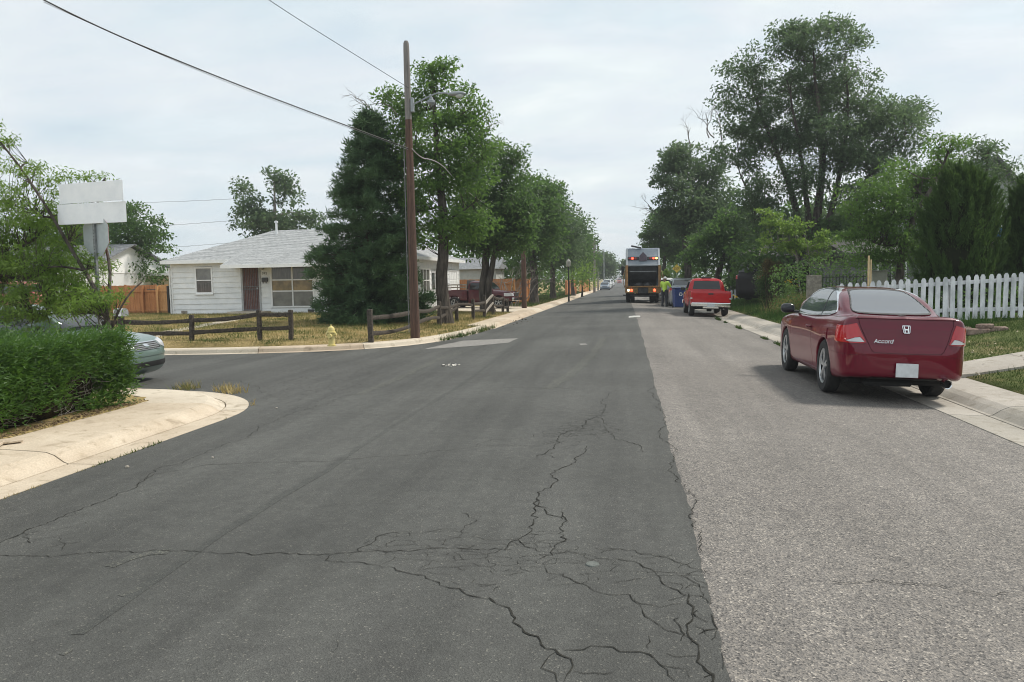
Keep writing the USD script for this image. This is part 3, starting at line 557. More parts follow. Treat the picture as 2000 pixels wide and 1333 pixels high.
def grass(name, region, n, h, w, look, seed, zf=lawn_z, dens=None, lean=0.45, label=None, cat='grass'):
    r = np.random.default_rng(seed); b = region.bounds; pts = []
    m = 0
    while m < n:
        q = np.stack([r.uniform(b[0], b[2], n), r.uniform(b[1], b[3], n)], 1); k = shapely.contains_xy(region, q[:, 0], q[:, 1])
        if dens is not None: k &= r.random(n) < dens(q[:, 0], q[:, 1])
        pts.append(q[k]); m += int(k.sum())
    q = np.vstack(pts)[:n]; C = np.column_stack([q, zf(q[:, 0], q[:, 1]) - 0.01])
    D = np.column_stack([r.normal(0, lean, (len(q), 2)), np.ones(len(q))]); patch = 0.55 + 0.9 * meshkit.noise(np.column_stack([q * 0.8, 0 * q[:, 0]]), seed)
    L = h * (0.5 + r.random(len(q))) * patch
    o = obj(name, blades(C, D, L, w * (0.6 + 0.8 * r.random(len(q))), r), look, None)
    return tag(o, label, cat, None, 'stuff')
def grass_look(name, ramp, scale=1.1):
    nd = {'g': ('geometry', {}), 'n': ('noise_texture', {'scale': scale, 'detail': 5.0, 'roughness': 0.6}), 'a': ('math', {'math_type': 'multiply_add', 'value2': 0.3}), 's': ('math', {'math_type': 'add', 'value2': -0.15}),
          'r': ('rgb_ramp', {'ramp': ramp}), 'p': ('principled_bsdf', {'roughness': 0.7, 'specular_ior_level': 0.2}), 't': ('translucent_bsdf', {}), 'x': ('mix_closure', {'fac': 0.3})}
    return usdkit.material(stage, '/World/Looks/' + name, nd, [('g.position', 'n.vector'), ('g.random_per_island', 'a.value1'), ('n.fac', 'a.value3'), ('a.value', 's.value1'), ('s.value', 'r.fac'), ('r.color', 'p.base_color'), ('r.color', 't.color'), ('p.BSDF', 'x.closure1'), ('t.BSDF', 'x.closure2')], surface='x.closure')
STRAW = grass_look('straw_grass', [(0.22, (0.06, 0.095, 0.02)), (0.34, (0.15, 0.16, 0.05)), (0.43, (0.38, 0.30, 0.13)), (0.68, (0.48, 0.38, 0.19)), (0.86, (0.14, 0.15, 0.04))])
VERGE = grass_look('verge_grass', [(0.26, (0.035, 0.07, 0.015)), (0.44, (0.08, 0.12, 0.03)), (0.56, (0.17, 0.18, 0.06)), (0.72, (0.3, 0.25, 0.12))], 0.9)
LUSH = grass_look('lush_grass', [(0.2, (0.03, 0.075, 0.015)), (0.5, (0.065, 0.13, 0.025)), (0.8, (0.12, 0.18, 0.045))], 1.2)
TALLDRY = grass_look('tall_dry_grass', [(0.2, (0.12, 0.14, 0.04)), (0.5, (0.33, 0.29, 0.12)), (0.8, (0.45, 0.38, 0.18))], 1.5)
# ================================================================ buildings
WHITE = M('white_siding', (0.66, 0.68, 0.68), (0.76, 0.77, 0.76), 2.5, 0.6, bump=0.15, bscale=40, dist=0.005)
TRIM = M('white_trim', (0.72, 0.73, 0.72), (0.8, 0.8, 0.79), 4, 0.5)
SOFFIT = M('soffit', (0.6, 0.61, 0.6), (0.66, 0.66, 0.65), 3, 0.6)
SHINGLE = M('roof_shingle', (0.30, 0.31, 0.315), (0.43, 0.44, 0.44), 7.0, 0.9, bump=0.6, bscale=90, dist=0.01)
SHINGLE_D = M('roof_shingle_dark', (0.14, 0.15, 0.16), (0.24, 0.25, 0.26), 6.0, 0.9, bump=0.6, bscale=90, dist=0.01)
GLASS = pane_look('window_glass', (0.035, 0.038, 0.038), 0.05, 1.6)
CURTAIN = M('glass_curtained', (0.06, 0.06, 0.055), (0.15, 0.145, 0.13), 3.0, 0.12, stretch=(9, 9, 0.6), ior=1.6)
BOARDED = M('glass_boarded', (0.13, 0.09, 0.03), (0.26, 0.18, 0.07), 2.2, 0.15, ior=1.6, lo=0.4, hi=0.6)
SHADE = M('glass_shade', (0.11, 0.11, 0.10), (0.2, 0.2, 0.18), 2.0, 0.15, ior=1.6)
METAL = M('galvanised', (0.28, 0.29, 0.30), (0.42, 0.43, 0.44), 8, 0.45, metal=0.6)
DARKMETAL = M('dark_metal', (0.03, 0.03, 0.032), (0.07, 0.07, 0.07), 9, 0.5)
ORANGEWOOD = M('stained_fence', (0.30, 0.115, 0.035), (0.46, 0.20, 0.07), 6.0, 0.7, stretch=(3, 3, 0.25), bump=0.3)
OLDWOOD = M('weathered_wood', (0.022, 0.018, 0.014), (0.085, 0.068, 0.052), 7.0, 0.9, stretch=(3, 3, 3), bump=0.8, bscale=30, dist=0.015)
GREYWOOD = M('grey_wood', (0.16, 0.14, 0.115), (0.32, 0.29, 0.25), 9.0, 0.9, bump=0.6, bscale=40, dist=0.01)
DARKFENCE = M('dark_fence', (0.018, 0.017, 0.016), (0.05, 0.047, 0.042), 7.0, 0.9, stretch=(4, 4, 0.3))
BLACK = M('black_matte', (0.012, 0.012, 0.012), (0.022, 0.022, 0.022), 9, 0.6)
DOORRED = M('door_wood', (0.13, 0.055, 0.045), (0.2, 0.09, 0.07), 5, 0.6)
CONCW = CONC[1]

GZ0 = 0.14                                         # the ground the white house stands on
def clap_wall(root, axis, fixed, a0, a1, z0, z1, openings, out, pitch=0.26, mats=(WHITE,)):
    """Lapped boards, each its own piece, broken round the openings [(a0, a1, z0, z1)]. out: +1 or -1, the way the wall faces."""
    nrow = int(round((z1 - z0) / pitch)); h = (z1 - z0) / nrow; rr = np.random.default_rng(int(abs(fixed) * 10))
    for k in range(nrow):
        lo, hi = z0 + k * h, z0 + (k + 1) * h; cuts = [(a0, a1)]
        for (p, q, s, t) in openings:
            if t > lo + 0.03 and s < hi - 0.03: cuts = [c for (u, v) in cuts for c in ((u, min(v, p)), (max(u, q), v)) if c[1] - c[0] > 0.05]
        for u, v in cuts:
            ln = [u] + [x for x in (u + 3.66 * np.arange(1, 5) - (1.8 if k % 2 else 0)) if u + .3 < x < v - .3] + [v]
            for s, t in zip(ln[:-1], ln[1:]):
                b = 0.036 + rr.normal(0, 0.002); prof = [(0.0, lo + 0.002), (b, lo + 0.002), (b, lo + 0.012), (0.007, hi + 0.004), (0.0, hi + 0.004)]
                if axis == 'x': obj('siding_board', prism([(fixed + out * d, z) for d, z in prof], s + 0.0015, t - 0.0015, 'x'), mats[0], root)
                else: obj('siding_board', prism([(fixed + out * d, z) for d, z in prof], s + 0.0015, t - 0.0015, 'y'), mats[0], root)
def window(root, axis, fixed, out, a0, a1, z0, z1, cols, rows, looks, fw=0.07, sill=True, mw=0.045, frame=TRIM):
    """A framed window with one pane per light. cols and rows: the fractions where its bars stand."""
    fr = MB(); D = (lambda d0, d1, u, v, s, t, b: b.box(u, v, *sorted((fixed + out * d0, fixed + out * d1)), s, t)) if axis == 'x' else (lambda d0, d1, u, v, s, t, b: b.box(*sorted((fixed + out * d0, fixed + out * d1)), u, v, s, t))
    D(-0.03, 0.045, a0 - fw, a0, z0 - fw, z1 + fw, fr); D(-0.03, 0.045, a1, a1 + fw, z0 - fw, z1 + fw, fr); D(-0.03, 0.047, a0, a1, z1, z1 + fw, fr); D(-0.03, 0.047, a0, a1, z0 - fw, z0, fr)
    W = obj('window', fr, frame, root); cs = [0] + list(cols) + [1]; rs = [0] + list(rows) + [1]; n = 0
    for c in cols: b = MB(); D(-0.02, 0.03, a0 + (a1 - a0) * c - mw / 2, a0 + (a1 - a0) * c + mw / 2, z0, z1, b); obj('frame', b, frame, W)
    for q in rows: b = MB(); D(-0.02, 0.034, a0, a1, z0 + (z1 - z0) * q - mw / 2, z0 + (z1 - z0) * q + mw / 2, b); obj('frame', b, frame, W)
    for j in range(len(rs) - 1):
        for i in range(len(cs) - 1):
            b = MB(); e = 0.004 + 0.0005 * n; D(-0.02, e, a0 + (a1 - a0) * cs[i] + .002, a0 + (a1 - a0) * cs[i + 1] - .002, z0 + (z1 - z0) * rs[j] + .002, z0 + (z1 - z0) * rs[j + 1] - .002, b)
            obj('pane', b, looks[n % len(looks)], W); n += 1
    if sill: b = MB(); D(0.0, 0.09, a0 - fw - 0.03, a1 + fw + 0.03, z0 - fw - 0.05, z0 - fw, b); obj('sill', b, frame, W)
    return W
def roof_plane(mb, tabs, eave_a, eave_b, ridge_a, ridge_b, row=0.145, tab=0.32, seed=1, th=0.05):
    """A roof slope as a slab (into mb) and staggered shingle tabs (into tabs), from the eave line up to the ridge line."""
    A, B, C, D_ = [np.asarray(p, float) for p in (eave_a, eave_b, ridge_b, ridge_a)]; n = unit(np.cross(B - A, D_ - A)); n = n if n[2] > 0 else -n
    v = np.array([A, B, C, D_, A - n * th, B - n * th, C - n * th, D_ - n * th]); mb.add(v, [[0, 1, 2, 3], [7, 6, 5, 4], [0, 4, 5, 1], [1, 5, 6, 2], [2, 6, 7, 3], [3, 7, 4, 0]])
    r = np.random.default_rng(seed); H = np.linalg.norm(((D_ + C) / 2 - (A + B) / 2)); rows = max(1, int(H / row))
    for k in range(rows):
        t0, t1 = k / rows, (k + 1.18) / rows; p0, p1 = A + (D_ - A) * t0, B + (C - B) * t0; q0, q1 = A + (D_ - A) * min(t1, 1), B + (C - B) * min(t1, 1); L = np.linalg.norm(p1 - p0)
        if L < 0.1: continue
        m = max(1, int(L / tab)); e = np.clip((np.arange(m + 1) + (0.5 if k % 2 else 0) + r.normal(0, 0.02, m + 1)) / m, 0, 1); e[0], e[-1] = 0, 1
        s, t = e[:-1] + 0.004 / L, e[1:] - 0.006 / L; ok = t > s; s, t = s[ok], t[ok]; d0 = (0.014 + 0.010 * r.random(len(s)))[:, None]
        a, b_, c, d = p0 + (p1 - p0) * s[:, None] + n * d0, p0 + (p1 - p0) * t[:, None] + n * d0, q0 + (q1 - q0) * t[:, None] + n * .004, q0 + (q1 - q0) * s[:, None] + n * .004
        a2, b2 = a - n * d0, b_ - n * d0; m = len(s); vv = np.stack([a, b_, c, d, a2, b2], 1).reshape(-1, 3); i = np.arange(m)[:, None] * 6
        tabs.add(vv, np.vstack([i + [0, 1, 2], i + [0, 2, 3], i + [4, 5, 1], i + [4, 1, 0]]))
# ---- white house: an L of a low block facing the side street and a garage wing facing the main street
H = thing('white_house', 'low white clapboard house with grey hipped roof behind the split-rail fence', 'house')
F = 35.3; XL, XR, YB, ZT = -22.1, -10.0, 46.2, 2.74
core = MB(); core.box(XL + .02, XR - .02, F + .02, YB - .02, -0.25, ZT)
obj('wall', core, M('wall_core', (0.6, 0.61, 0.6)), H)
opn = [(-20.86, -19.94, 1.12, 2.42), (-18.46, -17.44, 0.26, 2.48), (-16.93, -14.73, 0.40, 2.55)]
clap_wall(H, 'x', F, XL, XR, 0.10, ZT - .02, opn, -1)
ops = [(37.1, 39.05, 0.96, 2.22), (39.33, 40.3, 0.2, 2.16), (40.62, 43.0, 0.05, 2.16), (43.5, 45.7, 0.05, 2.16)]
clap_wall(H, 'y', XR, F, YB, 0.10, ZT - .02, ops, 1)
for (x, y) in ((XL, F), (XR, F), (XR, YB)): b = MB(); b.box(x - .045, x + .045, y - .045, y + .045, 0.02, ZT - .02); obj('corner_board', b, TRIM, H)
b = MB(); b.box(XL - .01, XR + .03, F - .03, YB + .01, -.3, .098); obj('foundation', b, M('foundation_paint', (0.5, 0.51, 0.5), (0.6, 0.6, 0.6), 3, 0.8), H)
window(H, 'x', F, -1, -20.79, -20.01, 1.2, 2.36, [], [0.5], [CURTAIN, SHADE])
window(H, 'x', F, -1, -16.86, -14.80, 0.47, 2.48, [0.5], [0.36, 0.63], [SHADE, SHADE, BOARDED, BOARDED, CURTAIN, CURTAIN], sill=False, mw=0.06)
window(H, 'y', XR, 1, 37.2, 38.95, 1.04, 2.14, [0.33, 0.67], [0.5], [CURTAIN], fw=0.09)
fr = MB(); fr.box(-18.46, -18.36, F - .05, F + .02, .27, 2.5); fr.box(-17.54, -17.44, F - .05, F + .02, .27, 2.5); fr.box(-18.36, -17.54, F - .05, F + .02, 2.41, 2.5)
dr = obj('door', MB().box(-18.36, -17.54, F - .004, F + .03, .28, 2.41), DOORRED, H); obj('frame', fr, M('door_frame', (0.3, 0.31, 0.31), (0.4, 0.41, 0.41), 4), dr)
ir = MB()
for x in np.linspace(-18.3, -17.6, 9): ir.box(x - .009, x + .009, F - .04, F - .025, .31, 2.38)
for z in (.31, 1.30, 1.42, 2.36): ir.box(-18.35, -17.55, F - .045, F - .02, z, z + .035)
obj('security_grille', ir, M('iron_grey', (0.1, 0.1, 0.1), (0.17, 0.17, 0.17), 8, .5), dr); obj('handle', MB().box(-17.63, -17.58, F - .09, F - .046, 1.31, 1.40), METAL, dr)
obj('step', MB().bev(-18.75, -16.95, F - 1.0, F - .05, -.1, .25, .02), CONCW, H)
obj('wall_letterbox', MB().bev(-17.35, -17.05, F - .14, F - .024, 1.66, 1.86, .015).box(-17.30, -17.26, F - .12, F - .1, 1.58, 1.66).box(-17.14, -17.10, F - .12, F - .1, 1.58, 1.66), DARKMETAL, H)
obj('porch_lamp', MB().mesh(moved(lathe([(0, .12), (.09, .1), (.06, 0), (0, -.02)], 12), (-17.28, F - .12, 2.25))).box(-17.3, -17.26, F - .1, F - .02, 2.3, 2.34), METAL, H)
tx = meshkit.text_mesh('391', 0.10, 0.01, True); v, f = as_mesh(tx); w = np.stack([v[:, 0] - 17.36, F - .026 - v[:, 2], v[:, 1] + 2.02], 1); obj('house_number', (w, f[:, ::-1]), DARKMETAL, H)
for x in (-21.52, -14.93): obj('vent', MB().bev(x - .16, x + .16, F - .045, F - .012, .15, .3, .008), GREYWOOD if x < -20 else DARKMETAL, H)
# roofs: main hip, porch roof dropping over door and picture window, garage wing hip
rf, tabs = MB(), MB(); zr, ze = 4.36, 2.74; o = 0.35; yr = 39.0
E = [(XL - o, F - o, ze), (XR + o, F - o, ze), (XR + o, YB + o, ze), (XL - o, YB + o, ze)]
Rl, Rr = (-19.0, 40.4, 4.48), (-13.6, 40.4, 4.48)
roof_plane(rf, tabs, E[0], E[1], Rl, Rr, seed=1); roof_plane(rf, tabs, E[1], E[2], (-13.6, 40.4, 4.48), (-13.6, 40.6, 4.48), seed=2); roof_plane(rf, tabs, E[2], E[3], (-13.6, 40.6, 4.48), (-19.0, 40.6, 4.48), seed=3); roof_plane(rf, tabs, E[3], E[0], (-19.0, 40.6, 4.48), Rl, seed=4)
roof_plane(rf, tabs, (-18.75, F - 1.35, 2.46), (-13.7, F - 1.35, 2.46), (-18.75, F + .85, 3.26), (-13.7, F + .85, 3.26), seed=5)
R = obj('roof', rf, SHINGLE_D, H); obj('shingle_courses', tabs, SHINGLE, R, kind='stuff')
pv = spline([(-18.55, 39.6, 4.2), (-18.55, 39.6, 4.9)], 4, k=1); obj('vent_pipe', MB().tube(pv, .06, 10).mesh(lathe([(.0, .02), (.10, 0), (.10, -.09), (.06, -.09)], 12, 'z', (-18.55, 39.6, 4.92))), M('pipe_white', (0.6, 0.62, 0.63), rough=.5), R)
fa = MB(); fa.box(XL - o - .02, -18.8, F - o - .025, F - o + .0, ze - .14, ze + .02); fa.box(-13.6, XR + o + .02, F - o - .025, F - o, ze - .14, ze + .02); fa.box(XR + o, XR + o + .025, F - o, YB + o, ze - .14, ze + .02); fa.box(XL - o - .025, XL - o, F - o, YB + o, ze - .14, ze + .02); fa.box(-18.77, -13.68, F - 1.38, F - 1.35, 2.32, 2.475)
obj('fascia', fa, TRIM, H); obj('soffit', MB().box(XL - o, XR + o, F - o + .01, F - .024, ze - .12, ze - .09).box(XR + .024, XR + o - .01, F - .02, YB + o, ze - .12, ze - .09).box(-18.74, -13.72, F - 1.34, F - .03, 2.36, 2.39), SOFFIT, H)
obj('porch_gable', MB().prism([(F - 1.33, 2.36), (F - .3, 2.36), (F - .3, 2.8)], -18.74, -18.70, 'x').prism([(F - 1.33, 2.36), (F - .3, 2.36), (F - .3, 2.8)], -13.75, -13.71, 'x'), TRIM, H)
for (x, y, s) in ((XL - .07, F - .09, 1), (-14.05, F - .1, 1), (XR + .09, 40.45, 1)): obj('downspout', MB().tube([(x, y, .1), (x, y, 2.0), (x, y, 2.42)], .035, 6), TRIM if x < -12 else M('brown_pipe', (0.07, 0.05, 0.04)), H)
sd = obj('side_door', MB().box(XR - .02, XR + .02, 39.4, 40.22, .22, 2.1), M('door_grey', (0.4, 0.41, 0.41), (0.5, 0.5, 0.5), 3), H); obj('glass', MB().box(XR + .02, XR + .028, 39.52, 40.1, 1.1, 1.98), GLASS, sd)
for a, b_ in ((40.72, 42.9), (43.6, 45.6)):
    g = obj('garage_door', MB().box(XR - .03, XR + .004, a, b_, .06, 2.08), TRIM, H)
    for i in range(4):
        for j in range(4): q = (b_ - a) / 4; obj('panel', MB().bev(XR + .003, XR + .022, a + q * i + .05, a + q * (i + 1) - .05, .11 + j * .5, .55 + j * .5, .012), WHITE, g)
    obj('frame', MB().box(XR - .02, XR + .04, a - .09, a, .06, 2.16).box(XR - .02, XR + .04, b_, b_ + .09, .06, 2.16).box(XR - .02, XR + .042, a, b_, 2.08, 2.16), TRIM, g)

# ---- wooden gate, dark fence piece and carport beside the white house
def board_fence(name, label, A, B, z0, h, look, bw=0.14, cat='fence', seed=1, group=None, top=0.03):
    A, B = np.array(A, float), np.array(B, float); L = np.linalg.norm(B - A); d = (B - A) / L; n = np.array([-d[1], d[0]]); root = thing(name, label, cat, (A[0], A[1], z0)); r = np.random.default_rng(seed); mb = MB(); k = int(L / bw)
    for i in range(k):
        s, t = i * L / k + .004, (i + 1) * L / k - .004; zt = h + r.normal(0, top * .35); off = 0.008 * (i % 2)
        c = [np.array([0, 0]) + d * s + n * off, d * t + n * off, d * t + n * (off + .02), d * s + n * (off + .02)]; zz = [(0, zt), (0, zt)]
        v = [(*p, 0.0) for p in c] + [(*p, zt) for p in c]; mb.add(v, [[0, 1, 5, 4], [1, 2, 6, 5], [2, 3, 7, 6], [3, 0, 4, 7], [4, 5, 6, 7]])
    obj('boards', mb, look, root, kind='stuff')
    rl = MB(); rl_r = []
    for z in (.35, h - .35): v, f = as_mesh(MB().box(0, L, -.05, -.005, z, z + .09)); w = np.column_stack([v[:, 0, None] * d + v[:, 1, None] * n, v[:, 2]]); obj('rail', (w, f), look, root)
    for s in np.arange(0, L + .1, 2.4): v, f = as_mesh(MB().box(s - .05, s + .05, -.15, -.055, -.2, h - .06)); w = np.column_stack([v[:, 0, None] * d + v[:, 1, None] * n, v[:, 2]]); obj('post', (w, f), look, root)
    return root
g = board_fence('wooden_gate', 'orange-brown board gate between the left tree and the white house', (-27.2, 37.0), (-24.05, 37.0), -0.12, 1.72, ORANGEWOOD, cat='gate', seed=3)
obj('hinge', MB().box(2.6, 3.1, -.02, -.002, 1.45, 1.5), DARKMETAL, g); obj('hinge', MB().box(2.6, 3.1, -.02, -.002, .2, .25), DARKMETAL, g)
board_fence('wooden_fence', 'short lighter orange fence piece between gate and dark boards', (-24.0, 37.05), (-23.45, 37.05), -0.1, 1.7, M('stained_light', (0.45, 0.22, 0.08), (0.6, 0.33, 0.13), 6, .7, stretch=(3, 3, .3)), seed=4)
board_fence('wooden_fence', 'nearly black board fence touching the left corner of the white house', (-23.42, 37.1), (-22.2, 37.1), -0.1, 1.7, DARKFENCE, seed=5)
cp = thing('carport', 'small flat-roofed carport seen left of the white house', 'carport', (-28, 43, 0)); obj('roof', MB().box(-1.2, 1.7, 0, 4, 2.15, 2.3), TRIM, cp)
for x in (-1.0, 1.5): obj('post', MB().box(x - .06, x + .06, 0.05, .17, 0, 2.15), M('post_brown', (0.06, 0.045, 0.035)), cp)
obj('back_wall', MB().box(-3.4, -1.2, .4, .5, 0, 2.5), WHITE, cp)
# ---- left neighbour across the side street
N2 = thing('grey_roofed_house', 'white house with dark grey roof half hidden behind the feathery tree', 'house'); F2 = 37.5; xa, xb = -44.0, -28.6
obj('wall', MB().box(xa, xb, F2 + .02, 46, -.3, 2.35), M('wall_core2', (0.6, 0.61, 0.6)), N2); clap_wall(N2, 'x', F2, xa, xb, .1, 2.33, [(-33.7, -31.5, .95, 2.2)], -1, 0.225)
window(N2, 'x', F2, -1, -33.6, -31.6, 1.05, 2.12, [.33, .66], [], [GLASS]); rf, tabs = MB(), MB()
roof_plane(rf, tabs, (xa - .4, F2 - .5, 2.35), (xb + .4, F2 - .5, 2.35), (xa - .4, 41.5, 4.0), (xb + .4, 41.5, 4.0), seed=7); roof_plane(rf, tabs, (xb + .4, 46.5, 2.35), (xa - .4, 46.5, 2.35), (xb + .4, 41.5, 4.0), (xa - .4, 41.5, 4.0), seed=8)
R = obj('roof', rf, SHINGLE_D, N2); obj('shingle_courses', tabs, SHINGLE_D, R, kind='stuff'); obj('gable', MB().prism([(F2 - .3, 2.3), (46.2, 2.3), (41.5, 3.85)], xb, xb + .03, 'x'), TRIM, N2); obj('fascia', MB().box(xa - .4, xb + .4, F2 - .53, F2 - .5, 2.2, 2.38), TRIM, N2)

# ---- fences down the left side of the street and the shed behind
board_fence('wooden_fence', 'tall orange board fence behind the maroon pickup', (-13.5, 51.5), (-7.45, 51.5), -.12, 1.72, ORANGEWOOD, seed=11)
board_fence('wooden_fence', 'bright orange board fence running along the walk behind the second pole', (-7.4, 51.5), (-6.75, 59.5), -.14, 1.74, M('stained_bright', (0.42, 0.17, 0.045), (0.56, 0.26, 0.08), 6, .7, stretch=(3, 3, .3), bump=.3), seed=12)
board_fence('wooden_fence', 'orange fence section beyond the black lamp post', (-6.3, 84), (-5.6, 92), -.42, 1.75, ORANGEWOOD, seed=13)
board_fence('wooden_fence', 'farthest tan fence section before the two distant poles', (-5.9, 104), (-5.3, 122), -.55, 1.8, LOOKS['stained_light'], seed=14)
S = thing('shed', 'pale shed with horizontal siding behind the maroon pickup', 'shed', (-12.5, 56, -.15)); obj('wall', MB().box(-1.5, 3.2, .02, 4, 0, 2.5), M('shed_core', (0.42, 0.44, 0.42)), S)
for k in range(10): obj('siding_board', prism([(0, k * .25), (-.025, k * .25), (-.006, k * .25 + .25), (0, k * .25 + .25)], -1.5, 3.2, 'x'), M('shed_paint', (0.4, 0.43, 0.41), (0.5, 0.52, 0.5), 3, .7), S)
obj('roof', MB().prism([(-.3, 2.5), (4.3, 2.5), (2, 3.4)], -1.8, 3.5, 'x'), SHINGLE_D, S)

# ---- right-hand houses, dark among the trees
def plain_house(name, label, x0, x1, y0, y1, z0, zt, zr, wall, roof, gable_front, wins):
    h = thing(name, label, 'house'); b = MB(); b.box(x0, x1, y0, y1, z0, zt); obj('wall', b, wall, h); r_ = MB(); o = .4
    if gable_front:
        xm = (x0 + x1) / 2; obj('gable', MB().prism([(x0, zt - .02), (x1, zt - .02), (xm, zr - .12)], y0 + .003, y1, 'y'), wall, h)
        for s, t in ((x0 - o, xm), (x1 + o, xm)): zz = zt - o * (zr - zt) / ((x1 - x0) / 2); r_.add([(s, y0 - o, zz), (t, y0 - o, zr), (t, y1 + o, zr), (s, y1 + o, zz), (s, y0 - o, zz - .14), (t, y0 - o, zr - .14), (t, y1 + o, zr - .14), (s, y1 + o, zz - .14)], [[0, 1, 2, 3], [7, 6, 5, 4], [0, 4, 5, 1], [1, 5, 6, 2], [2, 6, 7, 3], [3, 7, 4, 0]])
        obj('rake_board', MB().prism([(x0 - o - .05, zz - .16), (xm, zr - .16), (x1 + o + .05, zz - .16), (x1 + o + .05, zz + .02), (xm, zr + .03), (x0 - o - .05, zz + .02)], y0 - o - .04, y0 - o - .002, 'y'), DARKMETAL, h)
    else: r_.prism([(y0 - o, zt - .05), (y1 + o, zt - .05), (y1 + o, zt + .1), ((y0 + y1) / 2, zr), (y0 - o, zt + .1)], x0 - o, x1 + o, 'x')
    obj('roof', r_, roof, h)
    for (a, b_, c, d) in wins: window(h, 'x', y0, -1, a, b_, c, d, [.5], [], [GLASS], sill=False)
    return h
plain_house('gabled_house', 'tall pale grey gabled house behind the upright junipers', 13.3, 17.1, 35.0, 45, 0.0, 4.0, 6.35, M('grey_stucco', (0.42, 0.44, 0.45), (0.5, 0.51, 0.52), 2, .8), SHINGLE_D, True, [(14.6, 15.8, 1.2, 2.4)])
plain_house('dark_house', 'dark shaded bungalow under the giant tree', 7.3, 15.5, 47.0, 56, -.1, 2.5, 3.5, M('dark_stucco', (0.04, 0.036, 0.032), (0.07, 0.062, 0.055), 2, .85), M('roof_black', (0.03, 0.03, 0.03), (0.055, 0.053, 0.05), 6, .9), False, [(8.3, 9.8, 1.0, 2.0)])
plain_house('grey_house', 'grey house wall glimpsed between garden trunks and the picket fence', 9.2, 13.2, 33.0, 40, 0.1, 2.3, 3.1, M('grey_stucco_b', (0.12, 0.125, 0.13), (0.18, 0.185, 0.19), 2, .8), LOOKS['roof_black'], False, [(10.2, 11.2, 1.1, 2.1)])
fb = thing('distant_building', 'long pale building closing the far end of the street', 'building', (0, 640, -1.4)); obj('wall', MB().box(-14, 12, 0, 20, 0, 5.6), M('far_wall', (0.46, 0.48, 0.5), (0.52, 0.54, 0.56), .3, .8), fb); obj('roof', MB().box(-14.5, 12.5, -.5, 20.5, 5.6, 6.6), M('far_roof', (0.3, 0.31, 0.33)), fb)
for k in range(6): obj('window', MB().box(-12 + 4 * k, -10 + 4 * k, -.06, .0, 1.6, 3.4), GLASS, fb)

# ================================================================ street furniture
POLEWOOD = M('pole_wood', (0.045, 0.024, 0.016), (0.115, 0.062, 0.04), 5.0, 0.85, stretch=(7, 7, .35), bump=0.6, bscale=30, dist=0.01)
GREYPOLE = M('pole_grey', (0.13, 0.12, 0.11), (0.22, 0.2, 0.185), 5.0, 0.85, stretch=(7, 7, .35), bump=0.5, bscale=30, dist=0.01)
PB = np.array([-5.68, 20.46, 0.02]); PT = np.array([-5.72, 20.5, 7.98]); up_ = thing('utility_pole', 'tall reddish-brown wooden pole with lamp arm at the street corner', 'utility pole', PB)
q = lambda t: PB + (PT - PB) * t
obj('pole', MB().tube([q(-.03), q(.25), q(.5), q(.74)], [.13, .118, .105, .092], 16), POLEWOOD, up_, smooth=50, world=True); obj('pole_top', MB().tube([q(.7405), q(.97), q(.992), q(1)], [.0915, .08, .075, .05], 16), GREYPOLE, up_, smooth=50, world=True)
A0 = q(.79); e1 = np.array([-4.55, 20.45, 6.52]); arm = spline([A0 + [.1, 0, 0], (-5.25, 20.5, 6.45), (-4.95, 20.5, 6.56), e1], 14)
ALU = M('lamp_aluminium', (0.2, 0.22, 0.23), (0.28, 0.3, 0.31), 5, .45, metal=.3)
obj('lamp_arm', MB().tube(arm, .021, 8).mesh(bevbox(A0[0] + .08, A0[0] + .16, A0[1] - .06, A0[1] + .06, A0[2] - .2, A0[2] + .18, .01)), ALU, up_, world=True)
lh = obj('lamp_head', moved(MB().mesh(man(trimesh.creation.icosphere(2, 1.0)).scale((.25, .11, .065))), e1 + [.2, 0, .0]), ALU, up_, smooth=True, world=True); obj('lens', moved(MB().mesh(man(trimesh.creation.icosphere(2, 1.0)).scale((.12, .085, .085))), e1 + [.26, 0, -.035]), M('lamp_lens', (0.45, 0.46, 0.44), rough=.2), lh, smooth=True, world=True)
obj('second_lamp', MB().mesh(lathe([(0, .10), (.04, .10), (.055, .04), (.10, .015), (.11, -.05), (.07, -.10), (0, -.12)], 14, 'z', np.array([-5.05, 20.42, 6.36]))), ALU, up_, smooth=40, world=True)
obj('conduit', MB().tube([q(.02) + [-.16, -.03, 0], q(.4) + [-.15, -.03, 0], q(.64) + [-.14, -.03, 0]], .012, 6), M('conduit_grey', (0.2, 0.2, 0.2)), up_, world=True)
for t, c in ((.45, 1), (.70, 1)): obj('pole_step', MB().tube([q(t) + [.12, -.05, 0], q(t) + [.22, -.08, .01]], .01, 5), DARKMETAL, up_, world=True)
WIRE = M('wire_black', (0.02, 0.02, 0.02), rough=.6); WIREG = M('wire_grey', (0.16, 0.16, 0.16), rough=.6)
def wire(name, label, P, r, look=WIRE, group=None):
    o = obj(name, tube(spline(P, 60, k=2), r, 6), look); tag(o, label, 'cable', group)
wire('cable', 'thick twisted telephone cable from the top left to the corner pole', [at(-700, -330, 9.0), at(-200, -150, 11.0), at(85, 0, 12.2), at(420, 148, 15.2), at(640, 232, 18.2), at(797, 290, 20.38)], .013)
obj('cable_wrap', tube(spline([p + np.array([0, 0, -.035]) for p in (at(85, 0, 12.2), at(420, 148, 15.2), at(640, 232, 18.2), at(797, 290, 20.38))], 60, k=2), .006, 5), WIREG); tag(stage.GetPrimAtPath('/World/cable_wrap'), 'thin second strand lashed beneath the thick telephone cable', 'cable')
wire('cable', 'thin twisted wire from the upper edge to the corner pole head', [at(200, -230, 13.0), at(525, 0, 15.6), at(690, 105, 18.3), at(798, 172, 20.36)], .007)
